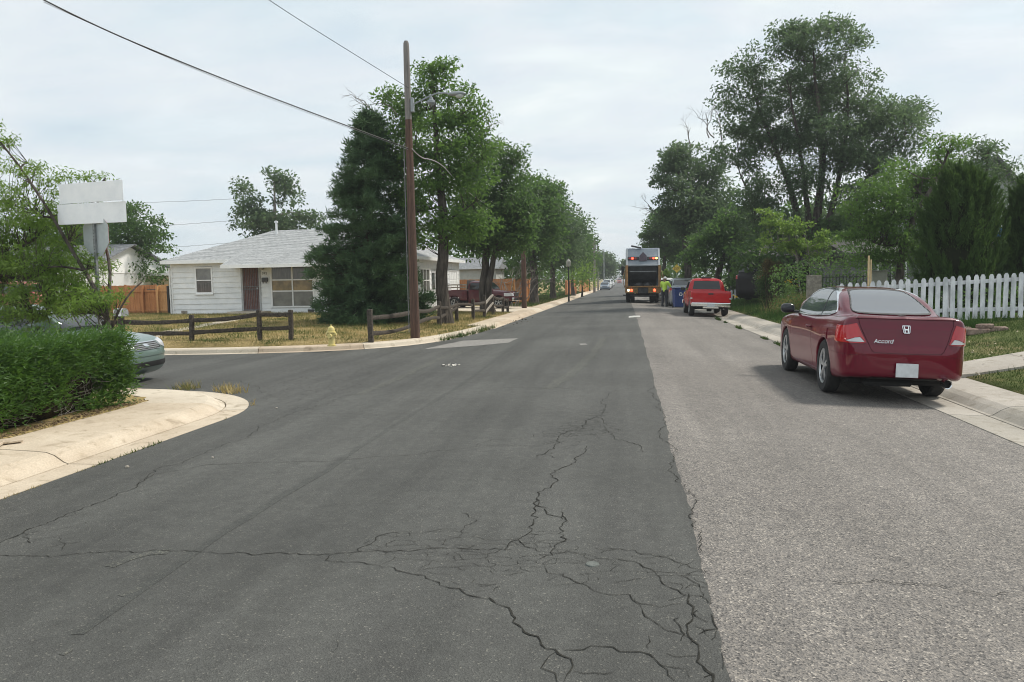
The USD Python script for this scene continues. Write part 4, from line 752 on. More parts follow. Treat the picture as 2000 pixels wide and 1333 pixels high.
wire('cable', 'grey cable looping from the pole down into the trees', [at(805, 291, 20.36), at(826, 309, 21.5), at(836, 311, 22.2), at(900, 362, 29), at(970, 405, 42.9)], .012, M('wire_light', (0.4, 0.39, 0.38), rough=.7))
for k, (y0, y1) in enumerate(((393, 390), (443, 432), (487, 475))): wire('cable', ('uppermost', 'middle', 'lowest')[k] + ' of the faint wires in the sky left of the poplar', [at(230, y0 + 4, 66), at(330, (y0 + y1) / 2 + 3, 66), at(470, y1 - 2, 66)], .016, WIREG)
def simple_pole(label, px, py, y, top_py, r, look=POLEWOOD, lamp=None, name='utility_pole', cat='utility pole'):
    p = at(px, py, y); b = np.array([p[0], y, float(lawn_z(p[0], y))]); z = at(px, top_py, y)[2]; root = thing(name, label, cat, b); obj('pole', MB().tube([(0, 0, -.2), (0, 0, (z - b[2]) * .5), (0, 0, z - b[2])], [r, r * .92, r * .8], 10), look, root, smooth=50)
    if lamp: obj('lamp_arm', MB().tube([(0, 0, z - b[2] - .4), (lamp * .6, 0, z - b[2] - .05), (lamp, 0, z - b[2])], .05, 6), ALU, root); obj('lamp_head', MB().bev(lamp - .1, lamp + .7, -.15, .15, z - b[2] - .1, z - b[2] + .06, .04), ALU, root)
    return root
simple_pole('second wooden pole standing before the bright orange fence corner', 1024, 595, 43.5, 395, .15)
simple_pole('taller dark pole at the far walk, left of the distant cars', 1161, 562, 112, 470, .20, GREYPOLE, lamp=None)
simple_pole('farther thin pole just behind the tall distant one', 1168, 558, 140, 480, .16, GREYPOLE)
simple_pole('most distant lamp post with its arm over the street', 1180, 558, 160, 487, .1, ALU, lamp=-1.6, name='street_lamp', cat='street lamp')
lp = at(1111, 580, 62); lb = np.array([lp[0], 62, float(lawn_z(lp[0], 62))]); L = thing('lamp_post', 'short black lamp post with small lantern on the left verge', 'street lamp', lb); obj('post', MB().tube([(0, 0, -.1), (0, 0, .4), (0, 0, 2.7)], [.09, .06, .045], 10), BLACK, L); obj('lantern', MB().mesh(lathe([(0, 3.35), (.05, 3.3), (.2, 3.12), (.16, 2.75), (.05, 2.68)], 8)), M('lantern_glass', (0.3, 0.3, 0.26), rough=.2), L)

# ---- fire hydrant
HY = np.array([-7.1, 17.95, 0.03]); HYD = M('hydrant_yellow', (0.56, 0.46, 0.15), (0.66, 0.56, 0.25), 12, .5)
h = thing('fire_hydrant', 'pale yellow fire hydrant on the dry lawn edge', 'fire hydrant', HY); UsdGeom.Xformable(h).AddScaleOp().Set(Gf.Vec3f(.72, .72, .76)); obj('barrel', MB().mesh(lathe([(0, 0), (.15, 0), (.15, .04), (.11, .045), (.105, .42), (.15, .43), (.15, .47), (.12, .48)], 20)), HYD, h, smooth=35); obj('bonnet', MB().mesh(lathe([(.12, .48), (.125, .52), (.10, .60), (.045, .64), (.03, .645), (.03, .69), (0, .69)], 20)), HYD, h, smooth=35)
for s in (-1, 1): obj('nozzle', MB().mesh(moved(lathe([(0, .18), (.05, .18), (.055, .14), (.055, .09), (.04, .08)], 14, 'x'), (0, 0, .38), rz=0 if s > 0 else math.pi)), HYD, h, smooth=35)
obj('pumper_nozzle', MB().mesh(moved(lathe([(0, .2), (.07, .2), (.075, .15), (.075, .1), (.06, .08)], 14, 'x'), (0, 0, .34), rz=-math.pi / 2)), HYD, h, smooth=35)

# ---- split-rail fences
def rough_post(name, root, loc, h, w, r, look=OLDWOOD):
    v, f = as_mesh(man(bevbox(-w / 2, w / 2, -w / 2, w / 2, -.25, h, .015)).refine_to_length(.12)); v = v + .022 * (meshkit.fbm(v * 7 + loc[0] * 3, 3, 2)[:, None] - .5) * [1, 1, .3]; lean = r.normal(0, .025, 2); v[:, :2] += v[:, 2:] * lean; obj(name, (v + np.asarray(loc), f), look, root, smooth=40, world=True)
def rough_rail(root, a, b, r, th=.075, look=OLDWOOD):
    P = curve_between(np.asarray(a, float), np.asarray(b, float), r, .012, 9); v, f = tube(P, th * (.8 + .3 * r.random(9)) * .62, 6); v[:, 2] += .25 * (v[:, 2] - np.repeat(np.r_[P[:, 2], P[0, 2], P[-1, 2]], [6] * 9 + [1, 1])); obj('rail', (v, f), look, root, smooth=60, world=True)
r = np.random.default_rng(201); SR = thing('rail_fence', 'dark split-rail fence on the lawn along the side street', 'fence', (-11, 18.3, 0.05))
posts = [np.array([-15.2, 17.55, .09]), np.array([-12.95, 18.35, .08]), np.array([-11.0, 18.3, .06]), np.array([-9.36, 18.75, .06]), np.array([-8.62, 19.0, .05])]
for k, p in enumerate(posts): rough_post('post', SR, p, (.8, .72, .76, .84, .84)[k], .105, r)
for a, b, z in ((0, 1, (.60, .56)), (1, 2, (.57, .61)), (2, 3, (.62, .74)), (3, 4, (.73, .72)), (0, 1, (.2, .2)), (1, 2, (.22, .28)), (2, 3, (.3, .36)), (3, 4, (.36, .38))): rough_rail(SR, posts[a] + [0, 0, z[0]], posts[b] + [0, 0, z[1]], r, .085)
obj('rail', MB().bev(-11.0, -8.75, 18.35, 18.44, .62, .70, .01), GREYWOOD, SR, world=True, label='flatter weathered grey top rail') if False else None
SR2 = thing('rail_fence', 'weathered split-rail fence with one broken bay along the main street', 'fence', (-6.3, 19, .04))
pp = [np.array([-6.45, 19.0, .04]), np.array([-6.12, 22.3, .03]), np.array([-6.38, 26.2, .03]), np.array([-6.42, 29.2, .02]), np.array([-6.05, 30.6, .0]), np.array([-5.95, 32.6, 0.]), np.array([-5.98, 35.0, 0.]), np.array([-5.9, 37.4, 0.]), np.array([-5.75, 38.0, 0.])]
for k, p in enumerate(pp): rough_post('post', SR2, p, (.84, .80, .82, .74, .80, .9, .74, .7, .62)[k], .125, r)
zz = [(.62, .66, .22, .30), (.66, .66, .30, .25), (.62, .62, .25, .5), (.62, .55, .3, .3), (.62, .6, .34, .25), (.48, .86, .12, .5), (.8, .66, .4, .3), (.6, .5, .2, .2)]
for k, (a, b, c, d) in enumerate(zz):
    rough_rail(SR2, pp[k] + [0, 0, a], pp[k + 1] + [0, 0, b], r, .085, GREYWOOD if k == 5 else OLDWOOD)
    if k not in (3,): rough_rail(SR2, pp[k] + [0, 0, c], pp[k + 1] + [0, 0, d], r, .08, GREYWOOD if k == 5 else OLDWOOD)
# ---- letterbox on the fence end, weathered post with the sloping board
mbx = thing('letterbox', 'white arched letterbox on a post at the left fence end', 'letterbox', (-12.95, 18.3, 0.05)); arch = [(-.09, 0)] + [(.09 * math.cos(a), .11 + .09 * math.sin(a)) for a in np.linspace(math.pi, 0, 9)] + [(.09, 0)]
obj('box', moved(prism([(x, z) for x, z in arch], -.2, .2, 'y'), (0, 0, .76), rz=math.radians(62)), M('letterbox_white', (0.72, 0.72, 0.72), (0.8, 0.8, 0.8), 8, .4), mbx); obj('lid', moved(prism([(x * 1.03, z * 1.03) for x, z in arch], -.222, -.2, 'y'), (0, 0, .758), rz=math.radians(62)), METAL, mbx)
obj('flag', moved(MB().box(.092, .1, -.05, .06, .04, .09), (0, 0, .76), rz=math.radians(62)), M('flag_red', (.3, .05, .1)), mbx); obj('post', MB().box(-.06, .06, -.06, .06, -.2, .755), OLDWOOD, mbx)
wpst = thing('old_post', 'thick weathered grey post with a dark sloping board behind the hedge', 'post', (-14.75, 20.0, .1)); obj('post', moved(MB().bev(-.12, .12, -.1, .1, -.2, 1.3, .02), ry=math.radians(-5)), GREYWOOD, wpst); obj('board', moved(MB().bev(-.95, -.05, -.05, .06, -.28, .22, .02), (0, -.12, 1.15), ry=math.radians(9)), DARKFENCE, wpst)
# ---- stop sign seen from behind, with pale blank name plates above
SG = np.array([-8.4, 11.0, 0.06]); Zs = lambda py: at(186, py, 11.0)[2]; px_ = at(184, 480, 11.0); SG[0] = px_[0]
s = thing('stop_sign', 'back of an octagonal traffic sign below two pale blank name plates', 'sign', SG, math.degrees(-YAW) * 0 - 22)
zc = Zs(459) - SG[2]; R8 = .33; oc = [(R8 / math.cos(math.pi / 8) * math.cos(math.pi / 8 + k * math.pi / 4), zc + R8 / math.cos(math.pi / 8) * math.sin(math.pi / 8 + k * math.pi / 4)) for k in range(8)]
SIGNBACK = M('sign_back', (0.36, 0.39, 0.40), (0.45, 0.48, 0.48), 4, .4, metal=.35); PLATE = M('name_plate', (0.78, 0.79, 0.81), (0.86, 0.86, 0.87), 5, .45)
obj('sign_back', prism(oc, .035, .038, 'y'), SIGNBACK, s); obj('sign_face', prism(oc, .0385, .041, 'y'), M('sign_red', (.45, .02, .025), rough=.4), s)
ps = obj('post', MB().box(-.025, .025, .0, .004, -.2, Zs(360) - SG[2]).box(-.025, -.021, .004, .034, -.2, Zs(360) - SG[2]).box(.021, .025, .004, .034, -.2, Zs(360) - SG[2]), M('post_galv', (0.2, 0.21, 0.21), (0.3, 0.31, 0.31), 12, .5, metal=.4), s)
hl = MB()
for z in np.arange(.3, Zs(365) - SG[2], .05): hl.box(-.006, .006, -.0025, .0, z, z + .014)
obj('post_holes', hl, BLACK, ps)
z1, z2, z3 = Zs(356) - SG[2], Zs(396) - SG[2], Zs(437) - SG[2]
obj('name_plate', moved(MB().bev(-.66, .66, -.012, -.006, z2 + .006, z1, .002), rz=math.radians(10)), PLATE, s); obj('name_plate', moved(MB().bev(-.66, .66, -.02, -.014, z3, z2 - .006, .002), rz=math.radians(14)), PLATE, s)
# ---- yellow warning sign
w = thing('warning_sign', 'yellow diamond road sign reading DIP beyond the silver car', 'sign', (4.96, 74, float(lawn_z(5.3, 74)))); w_b = stage.GetPrimAtPath(w.GetPath()); zc = at(1322, 525, 74)[2] - float(lawn_z(5.3, 74)); a = .42
obj('panel', prism([(0, zc - a), (a, zc), (0, zc + a), (-a, zc)], 0, .012, 'y'), M('sign_yellow', (0.72, 0.50, 0.07), (0.78, 0.57, 0.1), 5, .5), w); v, f = as_mesh(meshkit.text_mesh('DIP', .2, .004, True)); v[:, 0] -= (v[:, 0].min() + v[:, 0].max()) / 2; obj('lettering', (np.stack([v[:, 0], -.001 - v[:, 2], v[:, 1] + zc - .1], 1), f[:, ::-1]), BLACK, w)
obj('border', MB().mesh(man(prism([(0, zc - a + .03), (a - .03, zc), (0, zc + a - .03), (-a + .03, zc)], -.003, 0, 'y')) - man(prism([(0, zc - a + .05), (a - .05, zc), (0, zc + a - .05), (-a + .05, zc)], -.01, .01, 'y'))), BLACK, w); obj('post', MB().box(-.03, .03, .013, .05, -.2, zc + .2), METAL, w)
# ---- white picket fence on the right
PF = thing('picket_fence', 'white picket fence on the raised lawn behind the red coupe', 'fence', (5.0, 18.9, 0.2)); PKT = M('picket_white', (0.36, 0.375, 0.39), (0.62, 0.63, 0.65), 6.0, .65, bump=.3, bscale=40, stretch=(1, 1, .4), dist=.006); r = np.random.default_rng(211)
fx = lambda x: 18.88 + 0.035 * (x - 5); ftop = lambda x: 1.36 + .048 * (x - 5); fbot = lambda x: np.interp(x, [5, 7.3, 8.7, 14], [.32, .50, .51, .56])
for k, x in enumerate(np.arange(5.05, 13.2, 0.163)):
    zt = ftop(x) + r.normal(0, .008); zb = fbot(x) + r.normal(0, .012); w_ = .049; lean = r.normal(0, .012); y = fx(x)
    v, f = prism([(-w_, 0), (w_, 0), (w_, zt - zb - .055), (w_ * .42, zt - zb), (-w_ * .42, zt - zb), (-w_, zt - zb - .055)], -.011, .011, 'y'); v[:, 0] += v[:, 2] * lean; obj('picket', (v + [x, y + r.normal(0, .004), zb], f), PKT, PF, world=True)
for (dz, from_top) in ((.20, True), (.16, False)):
    for x0 in np.arange(5.0, 13, 2.4):
        x1 = min(x0 + 2.39, 13.2); za, zb_ = (ftop(x0) - dz, ftop(x1) - dz) if from_top else (fbot(x0) + dz, fbot(x1) + dz)
        v = np.array([(x0, fx(x0) + .012, za), (x1, fx(x1) + .012, zb_), (x1, fx(x1) + .05, zb_), (x0, fx(x0) + .05, za)]); v = np.vstack([v, v + [0, 0, .085]]); obj('rail', (v, np.array([[3, 2, 1, 0], [4, 5, 6, 7], [0, 1, 5, 4], [1, 2, 6, 5], [2, 3, 7, 6], [3, 0, 4, 7]])), PKT, PF, world=True)
for x in np.arange(5.0, 13.3, 2.4): obj('post', MB().box(x - .045, x + .045, fx(x) + .052, fx(x) + .142, fbot(x) - .3, ftop(x) - .06), PKT, PF, world=True)
# small white picket fence further on, before the dark yard
PF2 = thing('picket_fence', 'low distant white picket fence beyond the red pickup', 'fence', (5.9, 48.5, -.1))
for k, x in enumerate(np.arange(5.9, 9.4, .2)): obj('picket', moved(prism([(-.06, 0), (.06, 0), (.06, .68), (0, .74), (-.06, .68)], -.01, .01, 'y'), (x, 48.5 - .3 * (x - 5.9), float(lawn_z(x, 48)) - .05)), PKT, PF2, world=True)
obj('rail', (lambda a, b: tube([a, b], .035, 4))(np.array([5.8, 48.57, float(lawn_z(5.8, 48)) + .4]), np.array([9.4, 47.5, float(lawn_z(9.4, 48)) + .4])), PKT, PF2, world=True)
# ---- wooden stakes, beige box, blocks, planter, grey board, dark iron fence, blue feeder
p = on(1696, 562, lawn_z); st = thing('tree_stakes', 'pair of pale wooden stakes standing behind the fence left end', 'stakes', (at(1697, 540, 21.5)[0], 21.5, .35)); z = at(1697, 500, 21.5)[2] - .35
obj('stake', MB().bev(-.03, .015, -.02, .02, 0, z, .006), M('stake_wood', (0.45, 0.33, 0.17), (0.56, 0.43, 0.25), 9, .8), st); obj('stake', MB().bev(.07, .10, .1, .13, 0, z - .1, .006), LOOKS['stake_wood'], st); obj('tie', MB().box(-.03, .1, -.022, .0, z * .45, z * .48), GREYWOOD, st)
bx = at(1718, 540, 27.5); b = thing('utility_box', 'beige metal utility box behind the picket fence', 'utility box', (bx[0], 27.5, .4)); zt = at(1718, 531, 27.5)[2] - .4; obj('cabinet', MB().bev(-.25, .25, 0, .4, 0, zt, .02), M('box_beige', (0.3, 0.3, 0.26), (0.37, 0.37, 0.32), 4, .6), b); obj('lid', MB().bev(-.27, .27, -.02, .42, zt, zt + .04, .01), LOOKS['box_beige'], b)
def blocks(label, px, py, items, seed):
    r = np.random.default_rng(seed); p = on(px, py, lawn_z); root = thing('stone_blocks', label, 'stones', p)
    for (x, y, z, a, b_, c, rz) in items:
        v, f = as_mesh(man(bevbox(-a / 2, a / 2, -b_ / 2, b_ / 2, 0, c, .02)).refine_to_length(.08)); v = v + .02 * (meshkit.fbm(v * 9 + x, 3, seed)[:, None] - .5); obj('stone', moved((v, f), (x, y, z), rz=rz), M('brown_stone', (0.13, 0.085, 0.065), (0.27, 0.2, 0.16), 10, .9, bump=.6), root, smooth=40)
blocks('brown stone blocks lying on the grass behind the coupe', 1905, 650, [(0, 0, -.02, .5, .22, .14, .1), (.45, .1, -.02, .4, .25, .17, -.2), (.2, .05, .12, .3, .2, .09, .3), (.75, .0, -.02, .22, .2, .12, .5)], 5)
blocks('small reddish block pair at the right edge of the coupe tail', 1884, 648, [(0, 0, 0, .2, .2, .13, .2), (-.05, -.2, -.02, .3, .18, .1, -.1)], 6)
pl = on(1535, 597, lawn_z); P_ = thing('planter', 'dark wooden planter box half hidden by tall grass', 'planter', pl); obj('box', MB().bev(-.35, .35, -.25, .25, 0, .62, .02), DARKFENCE, P_); obj('rim', MB().bev(-.38, .38, -.28, .28, .62, .68, .015), OLDWOOD, P_)
gp = at(1590, 555, 29.0); G_ = thing('grey_board', 'upright weathered grey board behind the tall grass', 'board', (gp[0], 29, float(lawn_z(gp[0], 29)))); obj('board', MB().bev(-.26, .26, 0, .04, 0, at(1590, 538, 29)[2] - float(lawn_z(gp[0], 29)), .01), GREYWOOD, G_)
ip = at(1640, 550, 30.0); I_ = thing('iron_fence', 'dark iron fence in the shade left of the wooden stakes', 'fence', (ip[0], 30.0, float(lawn_z(ip[0], 30)))); zt = at(1640, 536, 30)[2] - float(lawn_z(ip[0], 30))
for x in np.arange(-.6, 2.2, .12): obj('bar', MB().box(x - .01, x + .01, 0, .02, 0, zt), BLACK, I_)
for z in (.2, zt - .12): obj('rail', MB().box(-.6, 2.2, .021, .04, z, z + .03), BLACK, I_)
fd = at(1951, 452, 22.9); f_ = thing('hanging_feeder', 'small bright blue object hanging between the two junipers', 'feeder', fd); BLUE = M('feeder_blue', (0.02, 0.12, 0.45), (0.03, 0.18, 0.55), 8, .4); obj('body', MB().mesh(lathe([(0, -.16), (.07, -.15), (.085, .02), (.06, .1), (0, .12)], 12)), BLUE, f_, smooth=40); obj('cap', MB().mesh(lathe([(0, .2), (.05, .18), (.09, .12), (.0, .118)], 12)), M('feeder_white', (.7, .7, .7)), f_)
obj('hook', MB().tube([(0, 0, .2), (0, 0, .6)], .005, 4), DARKMETAL, f_)
# ---- small things on the ground
cb = on(20, 868, lambda x, y: .045); C_ = thing('flat_paver', 'broken tan paver lying at the foot of the hedge', 'paver', (-6.3, 6.55, .04)); obj('slab', moved(MB().bev(-.24, .24, -.14, .14, 0, .03, .006), rz=.5), CONC[2], C_); obj('slab', moved(MB().bev(-.1, .12, -.1, .1, 0, .025, .006), (.12, .30, .0), rz=.9), CONC[2], C_)
r = np.random.default_rng(221)
def litter(name, label, px, py, n, sp, look, size, zf, cat='leaves', up=.25):
    p = on(px, py, zf); C = np.column_stack([p[:2] + r.normal(size=(n, 2)) * sp, np.zeros(n)]); C[:, 2] = zf(C[:, 0], C[:, 1]) + .008 + .02 * r.random(n); o = obj(name, leaf_quads(C, r.normal(size=(n, 3)) * [1, 1, up], size, size * .6, r), look); tag(o, label, cat, None, 'stuff')
DRY = M('dry_leaves', (0.25, 0.2, 0.12), (0.5, 0.44, 0.34), 30, .9)
litter('leaf_litter', 'crumpled pale scraps lying on the dark asphalt mid street', 880, 715, 16, (.10, .12), M('paper_scraps', (.5, .48, .42), (.65, .62, .56), 20, .9), .07, road_z)
litter('weed_tuft', 'dark tuft of weeds in the kerb below the utility pole', 889, 655, 60, (.10, .10), GREEN, .09, lambda x, y: road_z(x, y) + .06, 'weeds', 1.5)
litter('leaf_litter', 'dark leaf scraps in the gutter beyond the utility pole', 1000, 630, 60, (.35, 1.6), BARK_BROWN, .08, road_z)
litter('leaf_litter', 'pale fallen leaves scattered over the right lawn', 1930, 690, 90, (1.2, 1.4), DRY, .05, lambda x, y: lawn_z(x, y) + .03)
for i, (px, py, s) in enumerate(((248, 914, .022), (415, 895, .014), (540, 798, .016))):
    v, f = as_mesh(trimesh.creation.icosphere(1, s)); v = v * [1, .8, .6] + s * .35 * (meshkit.noise(v * 60 + i, 3)[:, None] - .5); p = on(px, py, road_z); o = obj('pebble', (v + p + [0, 0, s * .4], f), GREY_CONC[0]); tag(o, ('pebble near the left walk, largest of the road stones', 'small stone beside the long crack off the left walk', 'stone on the asphalt off the tip of the corner walk')[i], 'stone')
# ================================================================ vehicles: bodies from smooth distance fields
def smax(a, b, k):
    h = np.maximum(k - np.abs(a - b), 0) / k; return np.maximum(a, b) + h * h * k * 0.25
def smin(a, b, k): return -smax(-a, -b, k)
def surface_nets(F, org, h):
    S = F < 0; nx, ny, nz = F.shape; c = [S[i:nx - 1 + i, j:ny - 1 + j, k:nz - 1 + k] for i in (0, 1) for j in (0, 1) for k in (0, 1)]
    cnt = sum(x.astype(np.int8) for x in c); act = (cnt > 0) & (cnt < 8); I = np.argwhere(act); idx = -np.ones(act.shape, int); idx[act] = np.arange(len(I))
    acc = np.zeros((len(I), 3)); num = np.zeros(len(I)); E = []
    for i in (0, 1):
        for j in (0, 1): E += [((0, i, j), (1, i, j)), ((i, 0, j), (i, 1, j)), ((i, j, 0), (i, j, 1))]
    for a, b in E:
        fa = F[I[:, 0] + a[0], I[:, 1] + a[1], I[:, 2] + a[2]]; fb = F[I[:, 0] + b[0], I[:, 1] + b[1], I[:, 2] + b[2]]; x = (fa < 0) != (fb < 0)
        t = np.where(x, fa / np.where(x, fa - fb, 1), 0)[:, None]; acc += np.where(x[:, None], np.array(a) + t * (np.array(b) - np.array(a)), 0); num += x
    V = I + acc / num[:, None]; Q = []
    for ax in range(3):
        s0 = [slice(1, -1)] * 3; s0[ax] = slice(0, -1); s1 = list(s0); s1[ax] = slice(1, None); A, B = S[tuple(s0)], S[tuple(s1)]
        P = np.argwhere(A != B); off = np.array([1, 1, 1]); off[ax] = 0; G = P + off; o1, o2 = [(1, 2), (2, 0), (0, 1)][ax]
        d1 = np.eye(3, dtype=int)[o1]; d2 = np.eye(3, dtype=int)[o2]
        q = np.stack([idx[tuple((G - d1 - d2).T)], idx[tuple((G - d2).T)], idx[tuple(G.T)], idx[tuple((G - d1).T)]], 1); w = A[tuple(P.T)]
        q[~w] = q[~w][:, ::-1]; Q.append(q)
    Q = np.vstack(Q)
    for _ in range(3):
        f = ndimage.map_coordinates(F, V.T, order=1); g = np.stack([ndimage.map_coordinates(F, (V + e).T, order=1) - ndimage.map_coordinates(F, (V - e).T, order=1) for e in np.eye(3) * 0.5], 1)
        V = V - np.clip(f / np.maximum((g ** 2).sum(1), 1e-9), -.6, .6)[:, None] * g
    return V * h + org, np.vstack([Q[:, [0, 1, 2]], Q[:, [0, 2, 3]]])
class Field:                                        # a vehicle body in its own frame: x to its right, y forward, z up
    def __init__(s, x, y, z, h):
        s.h = h; s.org = np.array([-x, y[0], z[0]]); s.X = np.arange(-x, x + h, h); s.Y = np.arange(y[0], y[1] + h, h); s.Z = np.arange(z[0], z[1] + h, h)
    def side(s, P, sm=True):
        P = spline(P, 160, True) if sm else P; A, B = np.meshgrid(s.Y, s.Z, indexing='ij'); return poly_sdf(P, A, B)[None]
    def rear(s, P, sm=False):                       # right half outline mirrored
        P = np.vstack([P, np.array(P)[::-1] * [-1, 1]]); A, B = np.meshgrid(s.X, s.Z, indexing='ij'); return poly_sdf(P, A, B)[:, None, :]
    def plan(s, P):
        P = np.vstack([P, np.array(P)[::-1] * [-1, 1]]); A, B = np.meshgrid(s.X, s.Y, indexing='ij'); return poly_sdf(P, A, B)[:, :, None]
    def box(s, x0, x1, y0, y1, z0, z1, r=0.03):
        dx = np.maximum(x0 - s.X, s.X - x1)[:, None, None] + r; dy = np.maximum(y0 - s.Y, s.Y - y1)[None, :, None] + r; dz = np.maximum(z0 - s.Z, s.Z - z1)[None, None, :] + r
        o = np.sqrt(np.maximum(dx, 0) ** 2 + np.maximum(dy, 0) ** 2 + np.maximum(dz, 0) ** 2); return o + np.minimum(np.maximum(np.maximum(dx, dy), dz), 0) - r
    def cyl_x(s, y, z, r, x0):
        A, B = np.meshgrid(s.Y, s.Z, indexing='ij'); d = np.hypot(A - y, B - z) - r; return np.maximum(d[None], (x0 - np.abs(s.X))[:, None, None])
    def mesh(s, F): return surface_nets(np.pad(F, 1, constant_values=1.0), s.org - s.h, s.h)
def spl(P, n=60): return spline(P, n)
def inflate(m, d):
    v, f = m; n = np.zeros_like(v); fn = np.cross(v[f[:, 1]] - v[f[:, 0]], v[f[:, 2]] - v[f[:, 0]])
    for k in range(3): np.add.at(n, f[:, k], fn)
    return v + unit(n) * d, f
class Shell:                                        # cuts panels out of the body's skin
    def __init__(s, m): s.m = m; s.whole = man(m); s.c = {}; s.g = []
    @property
    def body(s):
        if not s.g: return s.whole
        return s.whole - (m3.Manifold.batch_boolean(s.g, m3.OpType.Add) ^ (man(inflate(s.m, 0.01)) - man(inflate(s.m, -0.012))))
    def skin(s, d0, d1):
        if (d0, d1) not in s.c: s.c[d0, d1] = man(inflate(s.m, d1)) - (man(inflate(s.m, d0)) if d0 else s.whole)
        return s.c[d0, d1]
    def panel(s, poly, axis, a0, a1, d=0.006, d0=-0.02): return s.skin(d0, d) ^ man(prism(poly, a0, a1, axis))
    def groove(s, polyline, axis, a0, a1, w=0.010):  # an open line turned into a narrow prism and cut in
        L = sg.LineString(polyline).buffer(w / 2, cap_style=2, join_style=1)
        s.g.append(man(prism(np.array(L.exterior.coords)[:-1], a0, a1, axis)))
def flip(P): return [(-a, b) for a, b in P]
TYRE = M('tyre_rubber', (0.012, 0.012, 0.012), (0.024, 0.023, 0.022), 20, .85, local=True); RIM = M('alloy_rim', (0.45, 0.46, 0.47), rough=.3, metal=.85); STEEL = M('steel_rim', (0.35, 0.36, 0.36), (0.45, 0.46, 0.46), 8, .4, metal=.7, local=True)
CHROME = M('chrome', (0.75, 0.76, 0.77), rough=.12, metal=1.0); UNDER = M('underside', (0.012, 0.012, 0.012), rough=.9); CARGLASS = M('car_glass', (0.012, 0.016, 0.018), rough=.02, ior=1.95); SKYGLASS = M('mirror_tint_glass', (0.03, 0.036, 0.04), rough=.03, ior=3.6)
DARKGLASS = M('dark_car_glass', (0.008, 0.009, 0.01), rough=.04, ior=1.55); TAILRED = M('lamp_red', (0.30, 0.005, 0.010), rough=.08, coat=.8); LAMPWHITE = M('lamp_white', (0.45, 0.45, 0.46), rough=.08, coat=.6); LAMPAMBER = M('lamp_amber', (0.6, 0.2, 0.02), rough=.1, coat=.5); NUMPLATE = M('number_plate', (0.42, 0.44, 0.45), (0.5, 0.52, 0.53), 12, .5, local=True)
def car_paint(name, c, rough=.28, metal=0.0, coat=.9, c2=None): return M(name, c, c2, 1.5, rough, metal=metal, coat=coat, spec=.15, local=True)
def wheel(root, x, y, r, w, side, look=RIM, spokes=5, double=True, name='wheel', rimr=.66):
    """side +1: the outer face looks towards +x."""
    t = w / 2; prof = [(r * rimr, -t * .8), (r * rimr * 1.04, -t), (r * .93, -t), (r * .985, -t * .8), (r, -t * .55), (r, t * .55), (r * .985, t * .8), (r * .93, t), (r * rimr * 1.04, t), (r * rimr, t * .8)]
    W = obj(name, moved(lathe(prof + prof[:1], 40, 'x'), (x, y, r)), TYRE, root, smooth=40)
    R_ = r * rimr; b = MB(); o = side
    rim = [(R_ * .0, t * .30), (R_ * .9, t * .25), (R_ * .93, t * .80), (R_ * 1.0, t * .86), (R_ * 1.01, -t * .8), (R_ * .9, -t * .8), (R_ * .85, t * .05), (0, t * .05)]
    b.mesh(moved(lathe(rim, 40, 'x'), (0, 0, 0))); dish = obj('rim_well', moved(MB().mesh(moved(b, rz=0 if o > 0 else math.pi)), (x, y, r)), UNDER if spokes else look, W, smooth=40)
    ring = [(R_ * .90, t * .78), (R_ * 1.01, t * .9), (R_ * 1.01, t * .7), (R_ * .88, t * .66)]; s = MB(); s.mesh(lathe(ring + ring[:1], 40, 'x'))
    for k in range(spokes):
        for e in ((-.17, .17) if double else (0,)):
            a = 2 * math.pi * k / spokes + .3; p0 = np.array([t * .70, R_ * .16 * math.cos(a), R_ * .16 * math.sin(a)]); p1 = np.array([t * .72, R_ * .93 * math.cos(a + e), R_ * .93 * math.sin(a + e)]); d = unit(p1 - p0); n = np.cross(d, [1, 0, 0]); w0, w1 = R_ * .075, R_ * (.075 if double else .13)
            q = [p0 + n * w0, p0 - n * w0, p1 - n * w1, p1 + n * w1]; v = np.array([x_ + [.012, 0, 0] for x_ in q] + [x_ - [.02, 0, 0] for x_ in q]); s.add(v, [[0, 1, 2, 3], [7, 6, 5, 4], [0, 4, 5, 1], [1, 5, 6, 2], [2, 6, 7, 3], [3, 7, 4, 0]])
    s.mesh(lathe([(0, t * .82), (R_ * .2, t * .78), (R_ * .24, t * .55), (0, t * .5)], 20, 'x'))
    if spokes: obj('rim', moved(moved(s, rz=0 if o > 0 else math.pi), (x, y, r)), look, W, smooth=35)
    return W
def vehicle(name, label, loc, rotz, size=1.0, roll=0.0, group=None, cat='car'):
    t = thing(name, label, cat, loc, rotz, group, roll)
    if size != 1: UsdGeom.Xformable(t).AddScaleOp().Set(Gf.Vec3f(*(size if isinstance(size, tuple) else (size,) * 3)))
    return t

